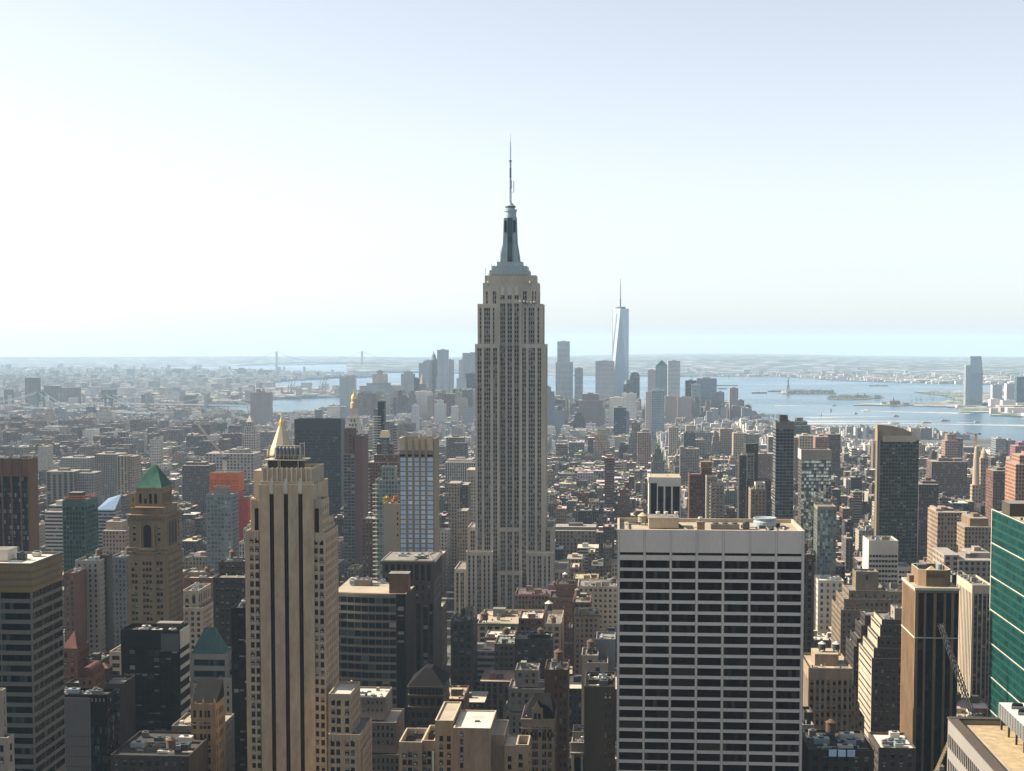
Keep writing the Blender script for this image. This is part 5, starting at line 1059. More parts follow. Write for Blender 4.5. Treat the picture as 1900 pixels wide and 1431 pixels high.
def wsides(t, v, lst, m):
    b = t.new('side_wall')
    for x, yt, yb, dv, dep in lst: u, z = at(x, yt, v + dv); zb_ = at(x, yb, v + dv)[1]; b.box(u - .25, u - .02, v + dv, v + dv + dep, zb_, z, m, bot=True)
t = simple('loft_building', 'dark ziggurat loft building with sunlit white steps down its left side', 'building', 830, 'the dark ziggurat', [(1660, 1690, 1129, 8, 12, PG('pale_stone', sp=9, fw=.2), 'fl'), (1637, 1700, 1150, 5, 26, zg('brown_stone'), 'fl'), (1634, 1700, 1160, 4, 30, zg('brown_stone'), 'fl'), (1629, 1700, 1182, 3, 32, zg('brown_stone'), 'fl'), (1622, 1700, 1203, 1.5, 36, zg('brown_stone'), 'fl'), (1618.5, 1700, 1222, 0, 44, dict(zg('brown_stone')), 'fl')])
b = t.new('side_wall')  # cream skin on the left sides, sunlight put into its colour
for x, yt, yb, dv, dep in ((1637, 1150, 1160, 5, 26), (1634, 1160, 1182, 4, 30), (1629, 1182, 1203, 3, 32), (1622, 1203, 1222, 1.5, 36), (1618.5, 1222, 1700, 0, 44)):
    u, z = at(x, yt, 830 + dv); zb_ = max(gz(830), at(x, yb, 830 + dv)[1]); r_ = rowsof(max(zb_, zvis(870)), z, 3.8, .34, 1.0)
    facade(t, b, (u - .3, 830 + dv + dep), (0, -1), dep, max(zb_, zvis(870)), z, [(1.2, dep - 1.2)], r_, 'cream_stone', .2, 'dark', blind=.3)
t.done()
# pale banded pier building by the grey slab
v = 690
t = simple('loft_building', 'beige pier fronted loft block with twin roof tanks, right of the grey grid slab', 'building', v, 'the beige pier block',
 [(1500, 1582, 1240, 0, 34, S('beige_brick', cols=lambda L: rel([(16, 50), (70, 100), (118, 147), (168, 200), (222, 252), (270, 300), (322, 350), (370, 392)], 0, 400, L), strip=5.4, wsp=2.0, fl=3.7, fh=.55, fw=.8, sm='buff_brick', sdep=.25, blind=.4, l=dict(cols=lambda L: colsof(L, 4, .4, 1))), 'fl', 'roof_tan'), (1577, 1589, 1278, 2, 30, PG('beige_brick'), 'f'), (1584, 1595, 1305, 3, 30, PG('beige_brick'), 'f'), (1590, 1604, 1330, 4, 28, PG('beige_brick'), 'f')])
u0, u1, z = fr(1512, 1556, 1222, v + 10); t.mb('wall').box(u0, u1, v + 10, v + 24, z - 12, z + 2, 'beige_brick', 'roof_tan'); 
for i in (0, 1): tank(t, u0 + 4 + 6.5 * i, v + 16, z + 2, 1.7, 2.6, 1.2, 'dark_stone', 'white_metal')
b = t.new('string_course'); u0, u1, z = fr(1500, 1595, 1320, v - .3); b.box(u0, u1, v - .3, v - .02, z - .4, z + .3, 'orange_brick'); t.done()
t = simple('office_tower', 'thin dark gridded tower squeezed behind the right edge of the grey grid slab', 'tower', 800, 'the thin dark gridded tower', [(1484, 1511.5, 1030, 0, 24, PG('brown_stone', sp=2.6, fw=.6, fl=3.4, fh=.6, blind=.15), 'f')], (2, 1, 3)); t.done()
t = simple('apartment_tower', 'tall cream tower with sunlit left side, between the orange tower and green glass', 'tower', 880, 'the tall cream tower', [(1804, 1842, 1086, 0, 40, S('cream_stone', cols=lambda L: rel([(12, 30), (34, 52), (58, 76), (80, 96)], 0, 106, L), strip=5, wsp=1.6, fl=3.3, fh=.6, fw=.86, sm='brown_stone', sdep=.5, blind=.2, l=dict(cols=lambda L: colsof(L, 4, .5, 1), sdep=.6)), 'fl')], (3, 0, 9)); t.done()
t = simple('office_tower', 'grey tower with dark louvred top behind the orange brown tower', 'tower', 1010, 'the grey louvred tower', [(1766, 1799, 1069, 0, 26, PG('grey_concrete', sp=2.6, fw=.5, top=6), 'fl'), (1768, 1788, 1067, -.5, 20, PG('black_metal', sp=2.6, fw=.5, top=1), 'f')], (3, 0, 4)); t.done()
t = simple('loft_building', 'white roofed low loft block with saw-edged parapet, beside the grey grid slab', 'building', 1230, 'the white saw-edged block', [(1518, 1566, 1077, 0, 30, PG('white_stone', sp=5, fw=.4, fl=5), 'fl', 'roof_white')], (4, 1, 6)); t.done(40)
# bottom centre group
v = 480; p_ = v / FH
t = hero('apartment_building', 'beige brick apartment building with sunken roof wells and blank wall, bottom centre', 'building', v, 860, 'the beige brick block')
bb = lambda cols, **k: PG('beige_brick', cols=cols, fl=15.2 * p_, fh=.62, bar='dark_stone', blind=.35, dep=.35, cap='cream_stone', **k)
hb(t, 740, 783, 1377, v, 18, bb(lambda L: rel([(6.5, 14.5), (16.5, 24.5), (26.5, 34.5)], 0, 43, L), top=19 * p_), 'f', 'roof_dark', par=2.6)
hb(t, 783, 807, 1374, v + 1, 20, bb(lambda L: rel([(-1, -1), (0.5, 8), (10, 17)], 0, 24, L), top=21 * p_), 'f', 'roof_dark', par=4)
hb(t, 769, 807, 1361, v + 14, 8, PG('brown_stone', cols=lambda L: []), '', 'roof_dark', z0=100)
hb(t, 807, 841, 1337, v + .4, 26, bb(lambda L: rel([(8, 15), (22, 29)], 0, 34, L), top=30 * p_), 'f', 'roof_tan', par=.5)
hb(t, 841, 910, 1351, v - 3, 24, bb(lambda L: rel([(12.5, 18.5)], 0, 69, L), top=6 * p_, ), 'f', 'roof_white', par=.5)
hb(t, 910, 936, 1364, v + 1, 20, bb(lambda L: rel([(-1, -1)], 0, 26, L)), '', 'roof_tan', par=.5)
hb(t, 936, 957, 1384, v - 1, 14, bb(lambda L: rel([(6, 13)], 0, 21, L), top=20 * p_), 'f', 'roof_white', par=.5); hb(t, 957, 980.5, 1382, v - 1.2, 12, bb(lambda L: rel([(5, 13)], 0, 24, L), top=18 * p_), 'fr', 'roof_dark', par=2.6)
b = t.new('drainpipe'); u, z = at(803.5, 1395, v - .3); b.bar((u, v - .3, 100), (u, v - .3, z), .22, 'white_metal')
u, z = at(886, 1340, v + 10); b = t.new('roof_unit'); b.box(u - 1.6, u + 1.6, v + 6, v + 9, z - 1.2, z + .4, 'copper_green'); b.box(u - .6, u + 1, v + 6.4, v + 8, z + .4, z + 1.2, 'dark_steel'); t.done()
v = 560; p_ = v / FH
t = hero('gabled_building', 'limestone building with steep slate roof and ornate stone dormer, bottom centre', 'building', v, 998, 'the slate roofed limestone building')
st = PG('pale_lime', cols=lambda L: rel([(14, 24), (26, 36), (70, 80), (82, 92), (94, 103), (130, 142), (144, 155), (166, 176), (178, 188)], 0, 205, L), fl=15.5 * p_, fh=.62, top=16 * p_, blind=.3); mat('pale_lime', (.23, .19, .14), amt=.3)
u0, u1, a, b_, z = hb(t, 967, 1028.5, 1334, v, 22, st, 'fr', par=.4)
b = t.new('roof'); m_ = (u0 + u1) / 2; zr = at(998, 1287, v + 9)[1]; b.poly([(u0, a + .5, z - .3), (u1, a + .5, z - .3), (u1 - 2, a + 10, zr), (m_ - 1.5, a + 10, zr)], 'slate'); b.poly([(u0, b_, z - .3), (u0, a + .5, z - .3), (m_ - 1.5, a + 10, zr)], 'slate'); b.poly([(u1, a + .5, z - .3), (u1, b_, z - .3), (u1 - 2, a + 10, zr)], 'slate'); b.poly([(u1, b_, z - .3), (u0, b_, z - .3), (m_ - 1.5, a + 10, zr), (u1 - 2, a + 10, zr)], 'slate')
b = t.new('dormer'); q0, q1 = at(988.5, 1334, v)[0], at(1006, 1334, v)[0]; z5 = at(998, 1318, v)[1]; b.box(q0, q1, v - .3, v + 5, z - 1, z5, 'pale_lime'); b.poly([(q0, v - .3, z5), (q1, v - .3, z5), ((q0 + q1) / 2, v - .3, z5 + 3)], 'pale_lime'); b.poly([(q0, v - .3, z5), ((q0 + q1) / 2, v - .3, z5 + 3), ((q0 + q1) / 2, v + 6, z5 + 3), (q0, v + 6, z5)], 'slate'); b.poly([(q1, v - .3, z5), ((q0 + q1) / 2, v - .3, z5 + 3), ((q0 + q1) / 2, v + 6, z5 + 3), (q1, v + 6, z5)], 'slate')
for i in (-1, 1): c0 = (q0 + q1) / 2 + i * .75; b.box(c0 - .5, c0 + .5, v - .36, v - .31, z, z + 2.2, 'pane_dark')
for x in (q0, q1): b.box(x - .3, x + .3, v - .5, v - .31, z - 1, z5 + 1, 'pale_lime')
for i in range(8):
    b = t.new('arched_window'); c0 = u0 + (u1 - u0) * (i + .5) / 8; zz = z - 5.6; n = 8; b.poly([(c0 - .55, v - .03, zz - 1.3), (c0 + .55, v - .03, zz - 1.3)] + [(c0 + .55 * math.cos(math.pi * j / n), v - .03, zz + .55 * math.sin(math.pi * j / n)) for j in range(n + 1)], 'pane_dark')
b = t.new('cornice'); b.box(u0 - .3, u1 + .3, a - .4, a - .01, z - 3.9, z - 3.5, 'pale_lime'); b.box(u0 - .3, u1 + .3, a - .4, a - .01, z - .5, z - .05, 'pale_lime'); t.done()
v = 600
t = hero('ornate_building', 'small white ornate building with arcaded upper floor and balustrade, bottom centre right', 'building', v, 1088, 'the white arcaded building')
u0, u1, a, b_, z = hb(t, 1060, 1116, 1378, v, 24, PG('white_grey', cols=lambda L: colsof(L, 1.9, .5, .8), fl=30, fh=.07, top=1.2), 'f', par=.8); mat('white_grey', (.27, .26, .23), amt=.3)
hb(t, 1062, 1112, 1358, v + 8, 12, PG('white_grey', cols=lambda L: colsof(L, 3, .4, .8), fl=4, top=1), 'f', z0=z - 1)
for i in range(3):
    b = t.new('arched_window'); c0 = u0 + (u1 - u0) * (.21 + .29 * i); zz = z - 7.2; n = 12; b.poly([(c0 - 1.25, v - .03, zz - 6), (c0 + 1.25, v - .03, zz - 6)] + [(c0 + 1.25 * math.cos(math.pi * j / n), v - .03, zz + 1.25 * math.sin(math.pi * j / n)) for j in range(n + 1)], 'pane_dark')
b = t.new('column')
for i in range(4): c0 = u0 + (u1 - u0) * (.065 + .29 * i); b.box(c0 - .4, c0 + .4, v - .5, v - .01, z - 13.5, z - 5, 'white_stone')
b = t.new('cornice'); b.box(u0 - .4, u1 + .4, v - .7, v - .01, z - 4.6, z - 4, 'white_stone'); b.box(u0 - .3, u1 + .3, v - .5, v - .01, z - .3, z + .15, 'white_stone'); clutter(t, u0 + 2, u1 - 2, v + 2, v + 7, z - .8, 4, 1, 3); t.done()
v = 680
t = hero('office_building', 'dark brown building with hipped roof and ornate cornice below the curved office building', 'building', v, 795, 'the hip roofed brown building')
st = PG('brown_stone', cols=lambda L: rel([(8, 14), (20, 32), (38, 48), (56, 66), (70, 78)], 0, 84, L), fl=16.6 * v / FH, fh=.55, top=12.5, blind=.2); u0, u1, a, b_, z = hb(t, 758.5, 822, 1273, v, 26, st, 'fr', par=.4)
b = t.new('roof'); b.frustum((u0 + u1) / 2, (a + b_) / 2, u1 - u0 + 1, 26.5, z - .2, 3.5, 9, at(798, 1237, v + 12)[1], 'slate')
b = t.new('cornice'); b.box(u0 - .7, u1 + .7, a - .7, b_, z - .9, z - .25, 'brown_stone'); b.box(u0 - .5, u1 + .5, a - .5, b_, z - 4.6, z - 4.1, 'buff_brick'); b.box(u0 - .5, u1 + .5, a - .5, b_, z - 10, z - 9.6, 'buff_brick')
for i in range(9): b = t.new('attic_window'); c0 = u0 + 1.2 + (u1 - u0 - 2.4) * i / 8; b.box(c0 - .55, c0 + .55, a - .06, a - .01, z - 3.8, z - 1.2, 'pane_mid')
for i in range(5): b = t.new('attic_window'); c0 = u0 + 1.8 + (u1 - u0 - 3.6) * i / 4; b.box(c0 - .9, c0 + .9, a - .06, a - .01, z - 8.8, z - 5.6, 'pane_dark')
t.done()
v = 1080
t = hero('department_building', 'broad buff block with wide tan roof, roof house and water tanks below the tall tower', 'building', v, 960, 'the broad tan roofed block')
u0, u1, a, b_, z = hb(t, 886, 1002, 1157, v, 58, PG('cream_stone', sp=5.2, fw=.62, fl=4.6, fh=.6), 'fr', 'roof_tan', par=1.4); hb(t, 1000, 1041, 1157, v + 1, 56, PG('cream_stone', sp=5.2, fw=.6, fl=4.6, fh=.6), 'fr', 'roof_grey', par=3)
b = t.new('cornice'); b.box(u0 - .6, u1 + .6, a - .9, a - .01, z - 1.2, z - .3, 'copper_green')
X = lambda x, dv: at(x, 1140, v + dv)[0]
unit(t, X(926, 34), v + 38, z - 1.4, 9, 8, 5.5, 'grey_concrete', 'bulkhead'); tank(t, X(972, 8), v + 10, z - 1.4, 3.0, 5.2, 1.8, 'ochre_stone', 'roof_tan'); tank(t, X(898, 6), v + 8, z - 1.4, 2.9, 4.6, 2.4); tank(t, X(1018, 20), v + 24, z - 3, 2.9, 5, 9, 'dark_stone', 'white_metal'); tank(t, X(1026, 3), v - 16 + 20, z - 3, 2.2, 4, 3, 'ochre_stone', 'cedar'); clutter(t, u0 + 6, u1 - 6, v + 14, v + 50, z - 1.4, 9, 0, 33, ('roof_tan', 'grey_concrete', 'cream_stone')); t.done()
mat('red_dark', (.09, .05, .035), sc1=.3)
t = simple('loft_building', 'brown brick loft tower with dark side and roof sheds, right of the slate roofed building', 'building', 640, 'the brown loft tower', [(1010, 1054, 1243, 0, 22, PG('red_dark', cols=lambda L: rel([(20, 24), (30, 34), (38, 42)], 0, 46, L), blind=.2), 'fr')], (4, 1, 8)); mat('red_dark', (.09, .05, .035), sc1=.3) if 'red_dark' not in MATS else 0; t.done()
mat('rust_brick', (.21, .115, .075), sc1=.3)
t = simple('loft_building', 'dark brick block with blank walls left of the grey grid slab', 'building', 560, 'the sooty brick block', [(1084, 1142, 1274, 0, 26, PG('sooty_brick', cols=lambda L: rel([(40, 43), (48, 51)], 0, 60, L), blind=.2), 'f'), (1092, 1136, 1262, 8, 12, PG('sooty_brick', cols=lambda L: []), '')], (4, 0, 12)); t.done()
t = simple('loft_building', 'pale grey stepped loft block with few windows left of the grey grid slab', 'building', 760, 'the pale grey loft block', [(1079, 1110, 1216, 0, 20, PG('pale_stone', sp=5, fw=.3), 'f'), (1090, 1128, 1230, -3, 18, PG('pale_stone', sp=6, fw=.25), 'f'), (1106, 1142, 1186, 14, 20, PG('blue_grey', cols=lambda L: []), '')], (3, 1, 3)); t.done()
t = simple('loft_building', 'grey masonry loft building with white roof tower below the tall stepped tower', 'building', 960, 'the grey masonry loft', [(836, 878, 1153, 0, 28, PG('brown_stone', sp=4.6, fw=.6, fl=4.2, fh=.6, blind=.2), 'fr'), (863, 879, 1128, 8, 8, PG('pale_stone', cols=lambda L: rel([(4, 6), (10, 12)], 0, 16, L), fl=5), 'fr')], (5, 1, 6)); t.done()
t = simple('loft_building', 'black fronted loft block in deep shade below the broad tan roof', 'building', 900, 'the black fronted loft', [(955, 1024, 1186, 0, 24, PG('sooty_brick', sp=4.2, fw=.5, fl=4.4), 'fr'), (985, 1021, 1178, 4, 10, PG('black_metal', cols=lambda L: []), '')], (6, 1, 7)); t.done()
t = simple('apartment_tower', 'tall pale blue grey apartment block, right of the brown brick tower on the left', 'building', 950, 'the tall blue grey block', [(139, 184, 1040, 0, 26, PG('blue_pale', sp=3.3, fw=.4, fl=3.3, blind=.3), 'fr'), (160, 199, 1030, 10, 10, PG('dark_stone', sp=8, fw=.2), 'f')], (4, 1, 6)); t.done()
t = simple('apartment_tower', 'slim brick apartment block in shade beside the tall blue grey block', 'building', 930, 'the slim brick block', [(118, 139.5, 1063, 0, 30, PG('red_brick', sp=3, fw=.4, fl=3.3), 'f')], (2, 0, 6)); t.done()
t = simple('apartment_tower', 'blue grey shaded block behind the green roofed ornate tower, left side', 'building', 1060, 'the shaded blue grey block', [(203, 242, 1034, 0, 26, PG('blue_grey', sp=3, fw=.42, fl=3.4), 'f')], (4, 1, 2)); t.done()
t = simple('office_building', 'orange red brick block with white roof right of the green roofed ornate tower', 'building', 1020, 'the orange red brick block', [(341, 394, 1072, 0, 24, PG('rust_brick', sp=3.2, fw=.4, fl=3.7, blind=.6), 'fr', 'roof_white'), (338, 386, 1062, 10, 16, PG('buff_brick'), 'f')], (4, 1, 2)); t.done()
t = simple('office_building', 'cream office block with pier windows right of the green roofed ornate tower', 'building', 930, 'the cream pier block', [(338, 368, 1096, 0, 30, PG('cream_stone', sp=4, fw=.5, fl=7, fh=.8), 'fr'), (338, 376, 1128, -3, 32, PG('cream_stone', sp=4, fw=.5, fl=3.6), 'fr')], (3, 0, 2)); t.done()
t = simple('office_building', 'cream low block with wide dark windows left of the black slab', 'building', 800, 'the cream low block', [(203, 226, 1209, 0, 24, PG('cream_stone', sp=20, fw=.8, fl=4.2, fh=.5), 'f')], (2, 0, 2)); t.done()
t = simple('town_house', 'brick house with red pyramid roof between the banded block and grey panelled block', 'house', 700, 'the red pyramid roofed house', [(112, 143, 1203, 0, 16, PG('red_brick', sp=3, fl=3.6), 'fr')]); u0, u1, z = fr(112, 143, 1203, 700); b = t.new('roof'); b.frustum((u0 + u1) / 2, 708, u1 - u0, 16, z - 1, .6, .6, z + 6.5, 'red_tile'); t.done()
t = simple('town_house', 'brick house with rounded red tiled roof behind the grey panelled block', 'house', 660, 'the round red roofed house', [(146, 175, 1253, 0, 14, PG('red_brick', sp=3, fl=3.6), 'fr')]); u0, u1, z = fr(146, 175, 1253, 660); b = t.new('roof'); n = 10
for i in range(n):
    a0, a1 = math.pi * i / n, math.pi * (i + 1) / n; c0 = (u0 + u1) / 2; rr_ = (u1 - u0) / 2
    b.poly([(c0 - rr_ * math.cos(a0), 660, z - 1 + 4.6 * math.sin(a0)), (c0 - rr_ * math.cos(a1), 660, z - 1 + 4.6 * math.sin(a1)), (c0 - rr_ * math.cos(a1), 674, z - 1 + 4.6 * math.sin(a1)), (c0 - rr_ * math.cos(a0), 674, z - 1 + 4.6 * math.sin(a0))], 'red_tile')
b.poly([((u0 + u1) / 2 - (u1 - u0) / 2 * math.cos(math.pi * i / n), 660, z - 1 + 4.6 * math.sin(math.pi * i / n)) for i in range(n + 1)], 'red_tile'); t.done()
t = simple('loft_building', 'low block with yellow stucco roof house and large square dark tank, behind grey panelled block', 'building', 690, 'the yellow roof house block', [(123, 228, 1268, 0, 18, PG('sooty_brick', sp=3.4), 'f')]); u0, u1, z = fr(150, 165, 1252, 692); b = t.new('bulkhead'); b.box(u0, u1, 692, 697, z - 8, z, 'ochre_stone', 'roof_white'); u0, u1, z = fr(177, 201, 1240, 694); b = t.new('water_tank'); b.box(u0, u1, 694, 700, z - 6.4, z, 'sooty_brick'); b.frustum((u0 + u1) / 2, 697, u1 - u0 + .6, 6.6, z, .4, .4, z + 2.1, 'cedar')
for x in (u0 + .4, u1 - .4): b.bar((x, 694.5, z - 10), (x, 694.5, z - 6.4), .25, 'dark_steel')
t.done()
t = simple('office_building', 'pinkish white pier block cut by the bottom left corner', 'building', 450, 'the pinkish corner block', [(-90, 4, 1280, 0, 3, PG('pale_stone', sp=2.4, fw=.4, fl=3.6), 'fr'), (-90, 14, 1368, -3, 5, PG('pale_stone', sp=2.4, fw=.5, fl=3.6), 'fr')]); t.done()
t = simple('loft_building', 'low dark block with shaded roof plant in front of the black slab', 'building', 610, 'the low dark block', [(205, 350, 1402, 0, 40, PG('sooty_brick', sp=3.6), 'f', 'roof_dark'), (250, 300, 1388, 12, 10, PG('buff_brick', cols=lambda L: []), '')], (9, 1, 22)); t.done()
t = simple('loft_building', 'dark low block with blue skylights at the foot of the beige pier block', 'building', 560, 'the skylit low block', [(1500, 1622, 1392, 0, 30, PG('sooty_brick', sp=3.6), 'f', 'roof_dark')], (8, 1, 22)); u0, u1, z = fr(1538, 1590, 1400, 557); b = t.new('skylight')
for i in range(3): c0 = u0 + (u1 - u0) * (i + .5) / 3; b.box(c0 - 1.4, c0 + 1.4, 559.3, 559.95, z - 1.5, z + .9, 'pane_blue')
t.done()
t = simple('loft_building', 'low block with bright stained left wall at the foot of the dark ziggurat', 'building', 640, 'the stained low block', [(1630, 1700, 1388, 0, 26, PG('brown_stone', sp=3.6), 'fl', 'roof_white')], (6, 0, 23)); t.done()
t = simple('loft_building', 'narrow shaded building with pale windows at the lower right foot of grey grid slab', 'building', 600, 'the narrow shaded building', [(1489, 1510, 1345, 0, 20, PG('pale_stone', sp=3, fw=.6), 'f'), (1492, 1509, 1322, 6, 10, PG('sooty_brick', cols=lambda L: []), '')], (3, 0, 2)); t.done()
# ------------------------------------------------------------------ farther landmark towers
def far(name, label, cat, v, boxes, short=None, extra=None, roofc=(.30, .29, .28)):
    x = (boxes[0][0] + boxes[0][1]) / 2; t = T(name, label, cat, at(x, 800, v)[0], v, None, short)
    for q in boxes:
        x0, x1, yt, dv, dep, kind, c = q[:7]; cell = q[7] if len(q) > 7 else (2.8, 3.6); vv = v + dv; u0, u1, z = fr(x0, x1, yt, vv)
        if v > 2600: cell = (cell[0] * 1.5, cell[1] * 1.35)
        if v > 3700: kind = kind + '_pale' if kind + '_pale' in MATS else kind; c = tuple(min(.72, k * q) for k, q in zip(c, (1.45, 1.62, 1.9)))  # far walls made paler and bluer, distance haze put into the colour
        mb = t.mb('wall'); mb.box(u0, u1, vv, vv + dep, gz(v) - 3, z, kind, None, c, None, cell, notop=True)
        rf = t.new('roof'); rf.poly([(u0, vv, z), (u1, vv, z), (u1, vv + dep, z), (u0, vv + dep, z)], 'city_roof', None, roofc)
        if u1 - u0 > 14: w_ = (u1 - u0) * .35; rf.box((u0 + u1) / 2 - w_ / 2, (u0 + u1) / 2 + w_ / 2, vv + dep * .3, vv + dep * .65, z, z + 3, 'plain', None, tuple(k * .9 for k in c))
        t.foot(u0, u1, vv, vv + dep, z)
    if extra: extra(t)
    return t.done()
# the tallest downtown tower: square base turning into a square set diagonally
v = 5900
t = T('glass_skyscraper', 'tall tapering blue glass skyscraper with thin mast, tallest of the downtown towers', 'skyscraper', at(1150, 700, v)[0], v, None, 'the tapering glass skyscraper')
uc = at(1150.6, 700, v + 30)[0]; zt_ = at(1150, 573, v + 30)[1]; zb_ = gz(v); h = 33.; mat('mirror_blue', (.30, .38, .46), rough=.3, metal=.3, amt=.12); mat('mirror_pale', (.36, .42, .47), rough=.35, metal=.3, amt=.12)
B = [(uc - h, v + 30 - h), (uc + h, v + 30 - h), (uc + h, v + 30 + h), (uc - h, v + 30 + h)]; k = h; Tq = [(uc, v + 30 - k), (uc + k, v + 30), (uc, v + 30 + k), (uc - k, v + 30)]
mb = t.mb('wall'); z1 = zb_ + 56
for i in range(4):
    j = (i + 1) % 4; mb.poly([(*B[i], zb_), (*B[j], zb_), (*B[j], z1), (*B[i], z1)], 'mirror_pale'); mb.poly([(*B[i], z1), (*B[j], z1), (*Tq[i], zt_)], 'mirror_blue'); mb.poly([(*B[j], z1), (*Tq[j], zt_), (*Tq[i], zt_)], 'mirror_pale')
t.mb('roof').poly([(*q, zt_) for q in Tq], 'roof_grey'); b = t.new('roof_ring'); b.lathe(uc, v + 30, [(20, zt_), (20, zt_ + 3), (18, zt_ + 7), (17, zt_ + 7.2)], 'blue_grey', 24)
b = t.new('mast'); b.lathe(uc, v + 30, [(2.6, zt_), (2.2, zt_ + 32), (3.0, zt_ + 33), (3.0, zt_ + 36), (1.7, zt_ + 37), (1.3, zt_ + 75), (.6, zt_ + 116)], 'dark_steel', 8)
b = t.new('hoist'); 
for i in range(40): zz = zt_ - 10 - i * 7.4; b.box(B[0][0] + 1, B[0][0] + 5, v + 8, v + 12, zz, zz + 3.4, 'grey_concrete', bot=True)
t.foot(uc - 30, uc + 30, v, v + 60, zt_); t.done()
C = lambda *a: a
GB, GG, GT = (.22, .24, .26), (.30, .30, .30), (.30, .26, .22)
